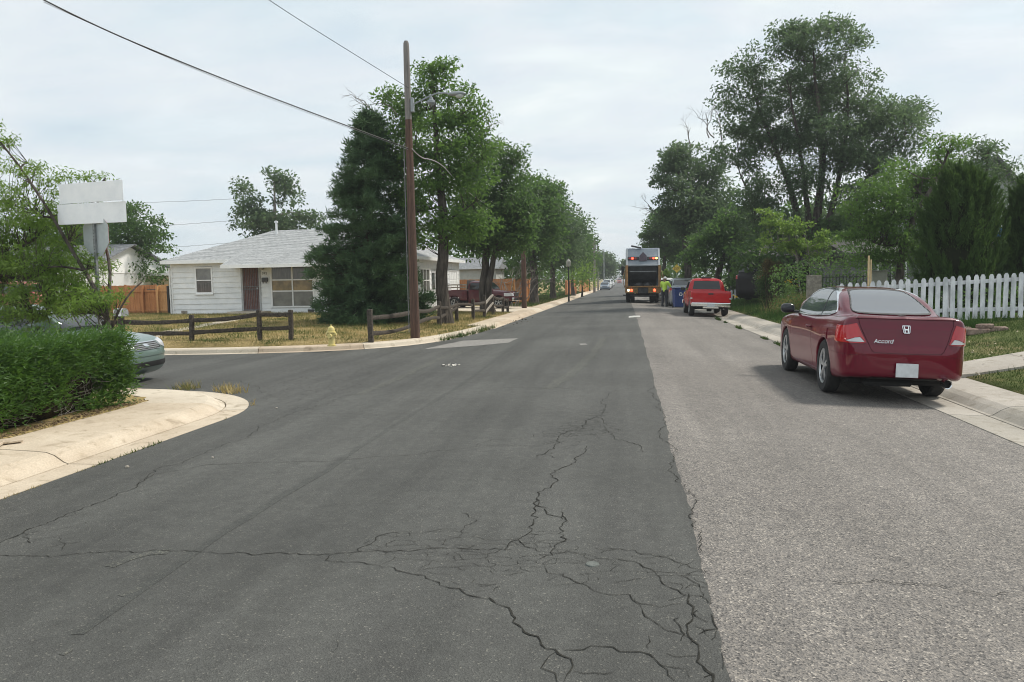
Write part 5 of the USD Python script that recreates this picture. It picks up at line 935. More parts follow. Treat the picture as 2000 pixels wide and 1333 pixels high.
# ---- the red coupe parked on the right
def coupe():
    C = vehicle('coupe', 'shiny dark red two-door coupe parked at the right walk', (3.62, 12.90, float(road_z(3.62, 13)) + .0), 0.0, (.89, .95, 1.075), 2.3); RED = car_paint('paint_coupe', (0.078, 0.0008, 0.009), .3, .1, .8, (0.088, 0.001, 0.0105))
    f = Field(1.02, (-2.56, 2.52), (.10, 1.50), .022)
    low = f.side([(-2.28, .305), (-2.43, .36), (-2.465, .50), (-2.46, .66), (-2.40, .80), (-2.33, .95), (-2.295, 1.055), (-2.22, 1.085), (-1.95, 1.075), (-1.5, 1.06), (-.9, 1.02), (0, .985), (1.1, .97), (1.7, .90), (2.15, .79), (2.36, .66), (2.43, .48), (2.38, .28), (2.2, .23), (1, .215), (-1, .22)])
    pl = f.plan(spl([(0, -2.475), (.45, -2.465), (.72, -2.40), (.86, -2.24), (.905, -1.9), (.925, -1.3), (.92, -.4), (.915, .5), (.92, 1.3), (.89, 1.8), (.80, 2.15), (.62, 2.36), (.3, 2.44), (0, 2.45)], 90))
    re = f.rear(spl([(0, .1), (.80, .14), (.865, .27), (.895, .42), (.925, .58), (.93, .70), (.915, .82), (.885, .93), (.83, 1.03), (.72, 1.085), (.4, 1.10), (0, 1.105)], 70))
    B = smax(smax(low, pl, .09), re, .07)
    cs = f.side([(-1.95, 1.00), (-1.72, 1.105), (-1.30, 1.265), (-.85, 1.375), (-.35, 1.43), (.05, 1.43), (.38, 1.385), (.75, 1.24), (1.28, .985), (1.2, .8), (0, .75), (-1.8, .8)])
    cr = f.rear(spl([(0, .7), (.80, .75), (.81, .95), (.745, 1.08), (.675, 1.21), (.595, 1.335), (.49, 1.40), (.28, 1.432), (0, 1.436)], 60))
    cp_ = f.plan(spl([(0, -1.98), (.45, -1.93), (.68, -1.72), (.76, -1.3), (.80, -.6), (.82, .2), (.80, .7), (.68, 1.15), (.4, 1.35), (0, 1.42)], 60)); K = smax(smax(cs, cr, .06), cp_, .12)
    T = smin(B, K, .07)
    for y in (-1.37, 1.37): T = np.maximum(T, -f.cyl_x(y, .345, .385, .60))
    T = smin(T, np.maximum(smax(f.cyl_x(-1.37, .335, .395, .7), pl - .012, .02), smax(-(f.cyl_x(-1.37, .335, .365, .6)), re - .014, .02)), .03) if False else T
    m = f.mesh(T); S = Shell(m); G = S.groove
    # bonnet of panel gaps: boot lid, door, fuel door, bumper joints
    for s in (-1, 1):
        o = [(s * a, b) for a, b in ((.66, 1.04), (.655, .985), (.57, .80), (.50, .665), (.46, .635), (0, .625))]; G(o, 'y', -2.6, -1.9)
        G([(s * .90, .735), (s * .56, .735)] if False else [(s * .96, .60), (s * .80, .595), (s * .55, .60)], 'y', -2.6, -1.85, .004)
    for sx in ((-1.05, -.55), (.55, 1.05)):
        G([(-.66, 1.02), (-.60, .85), (-.62, .60), (-.72, .42), (-.72, .26)], 'x', *sx); G([(.86, .98), (.93, .8), (.95, .45), (.88, .26)], 'x', *sx); G([(-.72, .27), (.88, .27)], 'x', *sx, .005); G([(-1.86, .82), (-1.98, .80), (-2.0, .62)], 'x', *sx, .004)
        G([(-1.75, .87), (-1.52, .87), (-1.52, .73), (-1.75, .73), (-1.75, .87)], 'x', -1.05 if sx[0] < 0 else 9, -.55 if sx[0] < 0 else 10, .004)
    obj('body', S.body, RED, C, smooth=38)
    rw = [(-.565, 1.122), (-.52, 1.108), (-.30, 1.10), (0, 1.098), (.30, 1.10), (.52, 1.108), (.565, 1.122), (.56, 1.15), (.51, 1.24), (.455, 1.33), (.42, 1.36), (.38, 1.372), (.2, 1.385), (0, 1.389), (-.2, 1.385), (-.38, 1.372), (-.42, 1.36), (-.455, 1.33), (-.51, 1.24), (-.56, 1.15)]
    obj('rear_window', S.panel(rw, 'y', -2.1, -.70, .006), SKYGLASS, C, smooth=30); fr = man(prism(rw, -2.2, -.7, 'y')); big = man(prism(np.array(sg.Polygon(rw).buffer(.016).exterior.coords)[:-1], -2.2, -.72, 'y')); obj('window_seal', S.skin(-.02, .0075) ^ (big - fr), BLACK, C, smooth=30)
    obj('windscreen', S.panel([(-.70, 1.01), (.70, 1.01), (.56, 1.37), (-.56, 1.37)], 'y', .3, 1.5, .006), CARGLASS, C, smooth=30)
    door = [(.98, 1.0), (.45, 1.285), (.18, 1.362), (-.15, 1.392), (-.62, 1.385), (-.68, 1.02), (0, .998)]; qtr = [(-.72, 1.024), (-.665, 1.382), (-.95, 1.335), (-1.18, 1.25), (-1.36, 1.135), (-1.40, 1.085), (-1.30, 1.05)]
    whole = sg.Polygon(door).union(sg.Polygon(qtr)).buffer(.05).buffer(-.05)
    for s in (-1, 1):
        a = (-1.2, -.35) if s < 0 else (.35, 1.2); obj('side_window', S.panel(door, 'x', *a, .006), SKYGLASS, C, smooth=30); obj('quarter_window', S.panel(qtr, 'x', *a, .006), SKYGLASS, C, smooth=30)
        rg = man(prism(np.array(whole.buffer(.014).exterior.coords)[:-1], *a, 'x')) - man(prism(np.array(whole.buffer(-.004).exterior.coords)[:-1], a[0] - .1, a[1] + .1, 'x')); obj('window_trim', S.skin(-.02, .010) ^ rg, CHROME, C, smooth=30)
        obj('pillar_trim', S.panel([(-.62, 1.38), (-.665, 1.38), (-.72, 1.03), (-.68, 1.03)], 'x', *a, .008), BLACK, C, smooth=30)
        lamp = [(s * x, z) for x, z in ((.69, .985), (.80, .96), (1.0, .92), (1.0, .745), (.84, .74), (.62, .742), (.575, .755), (.63, .865))]; inn = [(s * x, z) for x, z in ((.595, .760), (.63, .757), (.80, .757), (.83, .768), (.72, .806), (.655, .815))]
        tl = obj('tail_lamp', S.panel(lamp, 'y', -2.6, -2.02, .012) - man(prism(np.array(sg.Polygon(inn).buffer(.004).exterior.coords)[:-1], -2.7, -1.9, 'y')), TAILRED, C, smooth=30); obj('reversing_lens', S.panel(inn, 'y', -2.6, -2.05, .011), LAMPWHITE, tl, smooth=30)
        hl = [(s * x, z) for x, z in ((.45, .70), (.62, .62), (.9, .64), (.95, .76), (.8, .80))]; obj('headlight', S.panel(hl, 'y', 1.9, 2.6, .008), LAMPWHITE, C, smooth=30)
        mv, mf = as_mesh(trimesh.creation.icosphere(3, 1)); mv = np.sign(mv) * np.abs(mv) ** .75 * [.125, .06, .075]; mr = obj('mirror', (mv + [s * 1.035, .66, 1.055], mf), car_paint('mirror_dark', (0.012, 0.013, 0.016)), C, smooth=True); obj('mirror_arm', MB().bev(min(s * .82, s * .96), max(s * .82, s * .96), .65, .72, .985, 1.025, .01), BLACK, mr)
        hv = tube(spline([(s * .915, -.42, .83), (s * .955, -.46, .84), (s * .955, -.56, .845), (s * .915, -.61, .84)], 8), .014, 8); obj('door_handle', hv, RED, C, smooth=True)
        for y in (-1.37, 1.37): wheel(C, s * .785, y, .355, .215, s)
        obj('sill', S.skin(-.02, .01) ^ man(prism([(-.95, .215), (.95, .215), (.95, .27), (-.95, .27)], *((-1.2, -.6) if s < 0 else (.6, 1.2)), 'x')), RED, C, smooth=30)
        obj('wheel_arch', (S.skin(-.015, .010) ^ (man(moved(lathe([(0, -.3), (.412, -.3), (.412, .3), (0, .3)], 40, 'x'), (s * .9, -1.37, .335))) - man(moved(lathe([(0, -.4), (.374, -.4), (.374, .4), (0, .4)], 40, 'x'), (s * .9, -1.37, .335))))), RED, C, smooth=30)
    obj('underside', MB().bev(-.70, .70, -2.0, 2.2, .2, .34, .03).bev(-.5, .2, -2.2, -1.95, .2, .28, .03), UNDER, C)
    obj('rear_diffuser', S.panel([(-.50, .26), (.50, .26), (.46, .325), (-.45, .325)], 'y', -2.6, -2.2, .008), UNDER, C, smooth=30)
    obj('number_plate', moved(MB().bev(-.155, .155, -.006, .006, -.085, .085, .004), (.0, -2.476, .43), rx=math.radians(-3)), NUMPLATE, C)
    mk = MB(); mk.mesh(moved(lathe([(.058, -.11), (.062, .0), (.05, .0), (.048, -.1), (.058, -.11)], 24, 'y'), (.56, -2.39, .285))); obj('exhaust', mk, CHROME, C, smooth=40); obj('exhaust_bore', moved(lathe([(0, 0), (.049, 0), (.049, .01), (0, .01)], 20, 'y'), (.56, -2.42, .285)), UNDER, C)
    # emblem and script on the boot lid, laid on its slope
    def on_lid(v, xc, zc, s=1.0):
        z = zc + v[:, 1]; y = np.interp(z, [.66, .80, .95, 1.055], [-2.46, -2.40, -2.33, -2.295]) - .006 - v[:, 2]; return np.column_stack([xc + v[:, 0], y, z])
    fr_ = sg.Polygon([(-.052, .045), (.052, .045), (.058, .03), (.046, -.04), (.036, -.05), (-.036, -.05), (-.046, -.04), (-.058, .03)]); ins = fr_.buffer(-.009); hh = sg.Polygon([(-.038, .035), (-.024, .035), (-.018, .004), (.018, .004), (.024, .035), (.038, .035), (.028, -.04), (.014, -.04), (.015, -.012), (-.015, -.012), (-.014, -.04), (-.028, -.04)])
    e = MB(); 
    for g_ in (fr_.difference(ins), hh): e.mesh(trimesh.creation.extrude_polygon(g_, .008, engine='earcut'))
    v, q = e.out(); obj('emblem', (on_lid(v, 0.0, .925), q[:, ::-1]), CHROME, C)
    v, q = as_mesh(meshkit.text_mesh('Accord', .046, .006)); v = v.copy(); v[:, 0] *= 1.25; v[:, 0] += .35 * v[:, 1]; obj('lettering', (on_lid(v, -.47, .752), q[:, ::-1]), CHROME, C)
    obj('lid_spoiler', S.panel([(-.70, 1.045), (.70, 1.045), (.66, 1.075), (-.66, 1.075)], 'y', -2.6, -2.2, .010), RED, C, smooth=40)
coupe()

# ---- pickups
def pickup(name, label, loc, rotz, size, roll, paint, opts):
    P = vehicle(name, label, loc, rotz, size, roll, cat='pickup truck'); L0, L1 = -2.5, 2.45; f = Field(1.0, (-2.6, 2.62), (.3, 1.85), .035)
    bed = smax(f.box(-.88, .88, -2.45, -.55, .48, 1.16, .05), f.rear(spl([(0, .4), (.80, .42), (.86, .55), (.885, .8), (.88, 1.0), (.865, 1.3), (.84, 1.5), (0, 1.5)], 40)), .03)
    bed = np.maximum(bed, -f.box(-.80, .80, -2.40, -.62, .62, 1.6, .03))
    cab = smax(smax(f.side([(-.55, .45), (-.55, 1.1), (-.50, 1.45), (-.36, 1.68), (.25, 1.72), (.62, 1.66), (1.12, 1.20), (1.2, 1.05), (1.2, .45)]), f.rear(spl([(0, .4), (.80, .42), (.87, .6), (.885, .85), (.87, 1.10), (.80, 1.35), (.70, 1.62), (.60, 1.69), (0, 1.73)], 50)), .06), f.plan(spl([(0, -.56), (.7, -.55), (.86, -.45), (.88, 0), (.87, .8), (.8, 1.2), (0, 1.3)], 40)), .05)
    hood = smax(smax(f.side([(.9, .45), (.9, 1.14), (1.2, 1.14), (1.9, 1.06), (2.34, .97), (2.44, .8), (2.44, .5), (2.2, .42)]), f.rear(spl([(0, .4), (.80, .42), (.87, .6), (.885, .85), (.84, 1.02), (.6, 1.12), (0, 1.16)], 50)), .06), f.plan(spl([(0, .5), (.88, .5), (.88, 1.6), (.84, 2.15), (.7, 2.4), (0, 2.46)], 40)), .05)
    T = np.minimum(bed, smin(cab, hood, .04)); 
    for y in (-1.45, 1.52): T = np.maximum(T, -f.cyl_x(y, .36, .44, .55))
    S = Shell(f.mesh(T)); S.groove([(-.80, .66), (-.80, 1.17)], 'y', -2.6, -2.3); S.groove([(.80, .66), (.80, 1.17)], 'y', -2.6, -2.3); S.groove([(-.8, .66), (.8, .66)], 'y', -2.6, -2.3)
    for a in ((-1.1, -.6), (.6, 1.1)): S.groove([(-.42, 1.2), (-.40, .55), (.80, .5), (.88, .8), (.86, 1.1)], 'x', *a)
    obj('body', S.body, paint, P, smooth=38); lk = opts.get('glass', DARKGLASS)
    obj('rear_window', S.panel([(-.64, 1.22), (.64, 1.22), (.57, 1.60), (-.57, 1.60)], 'y', -.7, -.30, .008), lk, P, smooth=30); obj('windscreen', S.panel([(-.72, 1.20), (.72, 1.20), (.58, 1.62), (-.58, 1.62)], 'y', .5, 1.3, .008), opts.get('screen', CARGLASS), P, smooth=30)
    for s in (-1, 1):
        a = (-1.1, -.4) if s < 0 else (.4, 1.1); obj('side_window', S.panel([(-.40, 1.18), (.90, 1.16), (.52, 1.58), (-.34, 1.60)], 'x', *a, .008), lk, P, smooth=30)
        tl = obj('tail_lamp', S.panel([(s * .805, .72), (s * 1.0, .72), (s * 1.0, 1.02), (s * .805, 1.02)], 'y', -2.6, -2.33, .010), TAILRED, P, smooth=30); obj('reversing_lens', S.panel([(s * .81, .80), (s * 1.0, .80), (s * 1.0, .865), (s * .81, .865)], 'y', -2.6, -2.33, .013), LAMPWHITE, tl, smooth=30)
        obj('headlight', S.panel([(s * .56, .74), (s * .95, .74), (s * .95, .95), (s * .58, .93)], 'y', 1.9, 2.7, .010), LAMPWHITE, P, smooth=30)
        for y in (-1.45, 1.52): wheel(P, s * .745, y, .36, .235, s, opts.get('rim', STEEL), 5, False, rimr=.6)
        obj('mirror', MB().bev(*sorted((s * .90, s * 1.08)), .80, .90, 1.12, 1.28, .02), BLACK if opts.get('bm', True) else paint, P)
    obj('rear_bumper', MB().bev(-.86, .86, -2.60, -2.44, .46, .64, .03).bev(-.35, .35, -2.58, -2.42, .38, .47, .02), CHROME if opts.get('chrome', True) else METALB, P); obj('number_plate', MB().bev(-.16, .16, -2.612, -2.602, .47, .62, .004), NUMPLATE, P)
    obj('front_bumper', MB().bev(-.88, .88, 2.40, 2.58, .44, .64, .03), CHROME, P); obj('grille', MB().bev(-.52, .52, 2.40, 2.475, .68, .96, .02), CHROME, P); obj('grille_mesh', MB().bev(-.46, .46, 2.45, 2.482, .72, .92, .01), BLACK, P)
    obj('tailgate_handle', MB().bev(-.11, .11, -2.468, -2.44, 1.00, 1.07, .01), BLACK, P); obj('chassis', MB().bev(-.55, .55, -2.3, 2.3, .34, .5, .02).mesh(moved(lathe([(0, -.62), (.06, -.62), (.06, .62), (0, .62)], 10, 'x'), (0, -1.45, .36))).mesh(moved(lathe([(0, -.12), (.15, -.10), (.15, .10), (0, .12)], 14, 'x'), (0.05, -1.45, .36))), UNDER, P); obj('exhaust', MB().tube([(.5, -1.8, .36), (.58, -2.45, .36)], .03, 8), METALB, P)
    return P
METALB = M('old_steel', (0.22, 0.23, 0.24), (0.32, 0.33, 0.33), 12, .4, metal=.7, local=True)
P1 = pickup('pickup_truck', 'bright red pickup parked at the right walk behind the blue bin', (3.75, 37.0, float(road_z(3.7, 35))), 0.0, .98, 1.8, car_paint('paint_red', (0.33, 0.006, 0.010), .3, 0, .8, (0.36, 0.008, 0.012)), {})
obj('brake_light', MB().bev(-.14, .14, -.47, -.42, 1.705, 1.735, .008), TAILRED, P1); obj('roof_hatch', MB().bev(-.22, .22, -.3, .05, 1.72, 1.80, .02), BLACK, P1)
P2 = pickup('pickup_truck', 'dark maroon pickup with a rail rack on the left driveway', (-8.1, 43.0, float(lawn_z(-8, 42)) + .03), -98.0, .88, 0, car_paint('paint_maroon', (0.055, 0.008, 0.012), .35, 0, .7, (0.07, 0.011, 0.016)), {})
rk = MB()
for s in (-.84, .84):
    for y in (-2.4, -1.8, -1.2, -.62): rk.bev(s - .02, s + .02, y - .02, y + .02, 1.14, 1.52, .004)
    rk.bev(s - .025, s + .025, -2.42, -.6, 1.46, 1.53, .005); rk.bev(s - .025, s + .025, -2.42, -.6, 1.30, 1.345, .005)
obj('bed_rack', rk, GREYWOOD, P2); obj('cab_guard', MB().bev(-.8, .8, -.58, -.54, 1.2, 1.78, .01), DARKMETAL, P2)
P3 = None

# ---- plain closed cars: one parametric saloon / wagon, its proportions per car
def saloon(name, label, loc, rotz, size, roll, paint, kind='saloon', h=.05, group=None, front=False, glass=None, cat='car', plate=True):
    C = vehicle(name, label, loc, rotz, size, roll, group, cat); f = Field(.98, (-2.42, 2.42), (.12, 1.95), h); tall = kind == 'suv'
    d = .30 if tall else 0.0
    low = f.side([(-2.15, .24), (-2.28, .45), (-2.28, .70), (-2.22, .95 + d * .7), (-2.0, 1.0 + d * .8), (-1.0, .97 + d * .75), (0, .94 + d * .7), (1.0, .93 + d * .6), (1.7, .84 + d * .7), (2.12, .72 + d * .7), (2.26, .58 + d * .3), (2.26, .36), (2.1, .22), (0, .2)])
    pl = f.plan(spl([(0, -2.29), (.5, -2.27), (.74, -2.17), (.84, -1.9), (.86, -1.2), (.86, 1.2), (.83, 1.8), (.72, 2.1), (.45, 2.25), (0, 2.29)], 60)); re = f.rear(spl([(0, .1), (.76, .15), (.83, .35), (.865, .6), (.86, .8), (.80, .96 + d * .7), (.6, 1.02 + d * .9), (0, 1.03 + d)], 50)); B = smax(smax(low, pl, .08), re, .06)
    if tall: cs = f.side([(-2.2, .9), (-2.16, 1.3), (-2.0, 1.66), (-1.6, 1.76), (0, 1.79), (.45, 1.72), (1.15, 1.16), (1.1, .8), (-2.1, .8)])
    else: cs = f.side([(-1.85, .9), (-1.55, 1.02), (-1.05, 1.33), (-.6, 1.42), (.1, 1.43), (.45, 1.36), (1.15, .94), (1.1, .8), (-1.7, .8)])
    zt = 1.78 if tall else 1.425; cr = f.rear(spl([(0, .7), (.78, .75), (.80, .95 + d * .8), (.73, 1.12 + d), (.60, zt - .09), (.46, zt - .02), (0, zt + .01)], 50)); cp_ = f.plan(spl([(0, -2.22 if tall else -1.9), (.6, -2.16 if tall else -1.8), (.78, -1.2), (.80, .3), (.72, .9), (.4, 1.3), (0, 1.4)], 50)); T = smin(B, smax(smax(cs, cr, .05), cp_, .08), .05)
    R_ = .33 if tall else .305
    for y in (-1.32, 1.32): T = np.maximum(T, -f.cyl_x(y, R_, R_ + .05, .55))
    S = Shell(f.mesh(T)); obj('body', S.body, paint, C, smooth=38); g = glass or CARGLASS; b = 1.0 + d * .9
    for s in (-1, 1):
        a = (-1.1, -.35) if s < 0 else (.35, 1.1)
        if tall: wins = [[(.95, b + .0), (.40, 1.64), (-.35, 1.68), (-.35, b)], [(-.42, b), (-.42, 1.68), (-1.15, 1.66), (-1.15, b)], [(-1.22, b), (-1.22, 1.65), (-1.95, 1.58), (-2.02, b)]]
        else: wins = [[(.92, .98), (.40, 1.31), (-.2, 1.37), (-.2, .99)], [(-.27, .99), (-.27, 1.37), (-.8, 1.33), (-1.22, 1.12), (-1.22, 1.0)]]
        for w in wins: obj('side_window', S.panel(w, 'x', *a, .007), g, C, smooth=30)
        for y in (-1.32, 1.32): wheel(C, s * .735, y, R_, .2, s, STEEL, 5, False)
        obj('tail_lamp', S.panel([(s * .56, .70 + d), (s * .95, .70 + d), (s * .95, .88 + d), (s * .60, .88 + d)], 'y', -2.5, -1.95, .010), TAILRED, C, smooth=30)
        hl = [(s * .44, .66 + d * .4), (s * .60, .60 + d * .4), (s * .95, .63 + d * .4), (s * .95, .76 + d * .5), (s * .70, .775 + d * .5), (s * .48, .74 + d * .5)]; q = obj('headlight', S.panel(hl, 'y', 1.7, 2.6, .010), LAMPWHITE, C, smooth=30)
        if front: obj('indicator', S.panel([(s * .80, .645), (s * .95, .65), (s * .95, .74), (s * .84, .74)], 'y', 1.6, 2.6, .013), LAMPAMBER, q, smooth=30)
        obj('mirror', MB().bev(*sorted((s * .80, s * .98)), .68, .78, 1.0 + d * .9, 1.12 + d * .9, .02), paint, C)
    if tall: obj('rear_window', S.panel([(-.66, b + .06), (.66, b + .06), (.56, 1.64), (-.56, 1.64)], 'y', -2.5, -1.6, .007), g, C, smooth=30); obj('windscreen', S.panel([(-.68, 1.18), (.68, 1.18), (.54, 1.68), (-.54, 1.68)], 'y', .35, 1.3, .007), g, C, smooth=30)
    else: obj('rear_window', S.panel([(-.62, 1.04), (.62, 1.04), (.50, 1.36), (-.50, 1.36)], 'y', -1.9, -.75, .007), g, C, smooth=30); obj('windscreen', S.panel([(-.66, .98), (.66, .98), (.52, 1.36), (-.52, 1.36)], 'y', .35, 1.3, .007), g, C, smooth=30)
    gr = [(-.38, .62 + d * .4), (.38, .62 + d * .4), (.40, .73 + d * .5), (-.40, .73 + d * .5)]; obj('grille', S.panel(gr, 'y', 1.9, 2.6, .009), BLACK, C, smooth=30)
    if front:
        for k, z in enumerate((.645, .675, .705)): obj('grille_bar', S.panel([(-.37, z - .006), (.37, z - .006), (.37, z + .006), (-.37, z + .006)], 'y', 1.9, 2.6, .014), METALB, C, smooth=30)
        rg = man(prism(np.array(sg.Polygon(gr).buffer(.012).exterior.coords)[:-1], 1.9, 2.6, 'y')) - man(prism(gr, 1.8, 2.7, 'y')); obj('grille_surround', S.skin(-.02, .014) ^ rg, CHROME, C, smooth=30)
        el = [(.07 * math.cos(a_), .675 + .036 * math.sin(a_)) for a_ in np.linspace(0, 2 * math.pi, 20, endpoint=False)]; obj('emblem', S.panel(el, 'y', 1.9, 2.6, .019), CHROME, C, smooth=30)
        S2 = [(-.55, .30), (.55, .30), (.60, .40), (-.60, .40)]; obj('air_intake', S.panel(S2, 'y', 1.9, 2.6, .008), BLACK, C, smooth=30)
        for s in (-1, 1): obj('fog_lamp', S.panel([(s * .64, .31), (s * .80, .32), (s * .78, .40), (s * .64, .40)], 'y', 1.8, 2.6, .009), BLACK, C, smooth=30)
        obj('bumper_strip', S.panel([(-.95, .50), (.95, .50), (.95, .535), (-.95, .535)], 'y', 1.75, 2.6, .012), paint, C, smooth=30)
    obj('underside', MB().bev(-.66, .66, -2.0, 2.0, .16, .3, .03), UNDER, C)
    if plate: obj('number_plate', MB().bev(-.16, .16, -2.305, -2.29, .62 + d, .77 + d, .004), NUMPLATE, C)
    return C
zs = float(road_z(-9, 12.4))
saloon('saloon_car', 'pale green-grey saloon nosing out from behind the hedge', (-10.45, 12.15, zs - .02), -86.0, 1.0, 0, car_paint('paint_sage', (0.13, 0.185, 0.165), .35, .3, .6, (0.15, 0.205, 0.185)), front=True, h=.028, plate=False)
PSIL = car_paint('paint_silver', (0.26, 0.28, 0.29), .35, .5, .8); PWH = car_paint('paint_white', (0.7, 0.71, 0.71), .35, 0, .7); PBLK = car_paint('paint_black', (0.006, 0.006, 0.007), .5, 0, .1); PPINK = car_paint('paint_faded_red', (0.36, 0.10, 0.09), .5, 0, .3, (0.46, 0.2, 0.17)); PBLU = car_paint('paint_greyblue', (0.16, 0.2, 0.25), .35, .4, .8)
saloon('suv', 'faded pinkish-red car at the left picture edge behind the tree', (-25.0, 27.6, .16), 95.0, .95, 0, PPINK, 'suv', plate=False)
dz = lambda y: float(road_z(-3.3, y))
saloon('suv', 'silver car with red tail lamp parked beside the blue bin beyond the red pickup', (3.62, 50.6, float(road_z(3.6, 50))), 0, 1.0, 1.5, PSIL, 'suv')
saloon('suv', 'white car behind the worker, second beyond the red pickup', (3.25, 62.0, float(road_z(3.2, 62))), 0, 1.02, 1.5, PWH, 'suv')
saloon('suv', 'black vehicle parked in the dark shaded yard on the right', (8.2, 42.5, float(lawn_z(8, 42))), -50, 1.12, 0, PBLK, 'suv', glass=DARKGLASS, plate=False)
for lab, x, y, pt, kd in (('nearest of the distant parked cars, grey-blue, on the left kerb', -3.35, 141, PBLU, 'saloon'), ('white vehicle second in the far row on the left', -3.3, 156, PWH, 'suv'), ('silver vehicle third in the far row on the left', -3.3, 176, PSIL, 'suv'), ('pale vehicle fourth in the far row on the left', -3.3, 205, PWH, 'suv'), ('dark red vehicle farthest down the street', -1.6, 300, PPINK, 'suv')):
    saloon('suv' if kd == 'suv' else 'saloon_car', lab, (x, y, dz(y)), 180, 1.05, 0, pt, kd, h=.06, plate=False)

# ---- refuse truck seen from behind
def refuse_truck():
    T = vehicle('garbage_truck', 'large rear-loading garbage truck collecting in the middle of the street', (1.30, 55.5, float(road_z(1.3, 55))), 0.0, .97, .6, cat='garbage truck'); GREYB = M('truck_grey', (0.19, 0.225, 0.27), (0.27, 0.31, 0.35), 2.0, .5, local=True, bump=.1); YEL = M('truck_yellow', (0.17, 0.09, 0.025), (0.28, 0.15, 0.045), 4, .6, local=True); GRN = M('truck_green', (0.03, 0.09, 0.06), (0.045, 0.115, 0.08), 3, .5, local=True); BK = M('hopper_black', (0.01, 0.012, 0.013), (0.035, 0.038, 0.04), 3, .6, local=True)
    W = 1.18
    # tailgate: a block whose rear face leans, with an open hopper in its lower half
    side = [(-2.15, .72), (-2.15, 1.2), (-1.78, 2.66), (-1.38, 3.2), (-.75, 3.86), (0, 3.95), (0, .75), (-1.9, .7)]
    tg_ = man(prism(side, -W, W, 'x')) - man(prism([(-2.6, 1.18), (-2.3, 2.62), (-.9, 2.62), (-.55, 1.6), (-.9, 1.0), (-1.7, 1.0)], -W + .13, W - .13, 'x'))
    obj('tailgate', tg_, GREYB, T)
    obj('hopper_inside', MB().mesh(prism([(-.92, 2.60), (-.57, 1.6), (-.92, 1.02), (-1.68, 1.02), (-1.68, 1.04), (-.94, 1.05), (-.6, 1.6), (-.94, 2.59)], -W + .21, W - .21, 'x')), BK, T)
    obj('packer_blade', MB().mesh(prism([(-1.72, 2.61), (-1.0, 2.61), (-.95, 1.75), (-1.30, 1.66), (-1.62, 2.1)], -W + .22, W - .22, 'x')), BK, T)
    for k in range(3): obj('hopper_shield', MB().bev(-.86 + .58 * k, -.30 + .58 * k, -1.9, -1.86, 1.55, 2.38 - .03 * k, .01), BK, T) if k == 9 else None
    for s in (-1, 1):
        e = s * W; obj('side_frame', prism([(-2.17, .74), (-2.17, 1.2), (-1.80, 2.66), (-1.55, 2.66), (-1.9, 1.2), (-1.9, .74)], *sorted((e + s * .004, e + s * .07)), 'x'), YEL, T)
        obj('rear_post', prism([(-2.19, .74), (-2.19, 1.2), (-1.82, 2.68), (-1.76, 2.68), (-2.12, 1.2), (-2.12, .74)], *sorted((e - s * .13, e + s * .003)), 'x'), YEL if s > 0 else M('truck_rust', (0.25, 0.12, 0.04), (0.4, 0.22, 0.08), 6, .7, local=True), T)
        obj('tailgate_rib', prism([(-1.82, 2.69), (-1.41, 3.22), (-.78, 3.88), (-.72, 3.84), (-1.32, 3.15), (-1.74, 2.69)], *sorted((e - s * .12, e + s * .004)), 'x'), M('truck_pale', (0.45, 0.48, 0.5), rough=.5), T)
        lb_ = obj('light_bar', moved(MB().bev(-.40, .40, -.04, .03, -.13, .13, .01), (s * .68, -1.44, 3.16), rx=math.radians(-32)), BLACK, T)
        for k, (lx, on_) in enumerate(((s * .52, 0), (s * .74, 1), (s * .94, 1 if s > 0 else 0))): obj('lamp', moved(lathe([(0, .02), (.06, .015), (.075, 0)], 14, 'y'), (lx, -1.475, 3.0)) if False else moved(MB().mesh(man(trimesh.creation.icosphere(2, .085)).scale((1, .35, 1))), (lx, -1.50, 3.16)), M('lamp_lit_red', (0.5, 0.03, 0.02), rough=.2, emit=((1, .06, .03), 2.2)) if on_ and k == 1 else (M('lamp_lit_amber', (0.6, .3, .05), rough=.2, emit=((1, .5, .12), 2.2)) if on_ else TAILRED), lb_, smooth=True)
        obj('lower_lamp', moved(MB().mesh(man(trimesh.creation.icosphere(2, .095)).scale((1, .35, 1))), (s * .80, -2.26, .92)), M('lamp_lit_red2', (0.5, 0.03, 0.02), rough=.2, emit=((1, .08, .03), 2.0)), T, smooth=True); 
        if s < 0: obj('lower_lamp', moved(MB().mesh(man(trimesh.creation.icosphere(2, .085)).scale((1, .35, 1))), (-1.02, -2.26, .92)), M('lamp_lit_white', (0.8, .7, .5), rough=.2, emit=((1, .75, .42), 2.0)), T, smooth=True)
        for y in (-.35, 1.1): 
            for x in (.70, 1.02): wheel(T, s * x, y, .52, .28, s, STEEL, 0, False, rimr=.55)
        wheel(T, s * 1.02, 6.0, .52, .3, s, STEEL, 0, False, rimr=.55)
        obj('mudflap', MB().bev(*sorted((s * .60, s * 1.15)), -1.05, -1.03, .25, .85, .005), BLACK, T); obj('grab_rail', MB().tube(spline([(e + s * .10, -2.1, 1.1), (e + s * .16, -2.2, 1.3), (e + s * .16, -2.0, 2.1), (e + s * .08, -1.8, 2.3)], 12), .022, 6), YEL, T)
        obj('mirror', MB().bev(*sorted((s * 1.30, s * 1.56)), 7.2, 7.3, 2.0, 2.75, .03).tube([(s * 1.15, 7.2, 2.6), (s * 1.4, 7.25, 2.7)], .025, 6), BLACK, T)
        obj('side_step', MB().bev(*sorted((s * 1.19, s * 1.40)), -1.95, -1.2, .52, .60, .01), DARKMETAL, T)
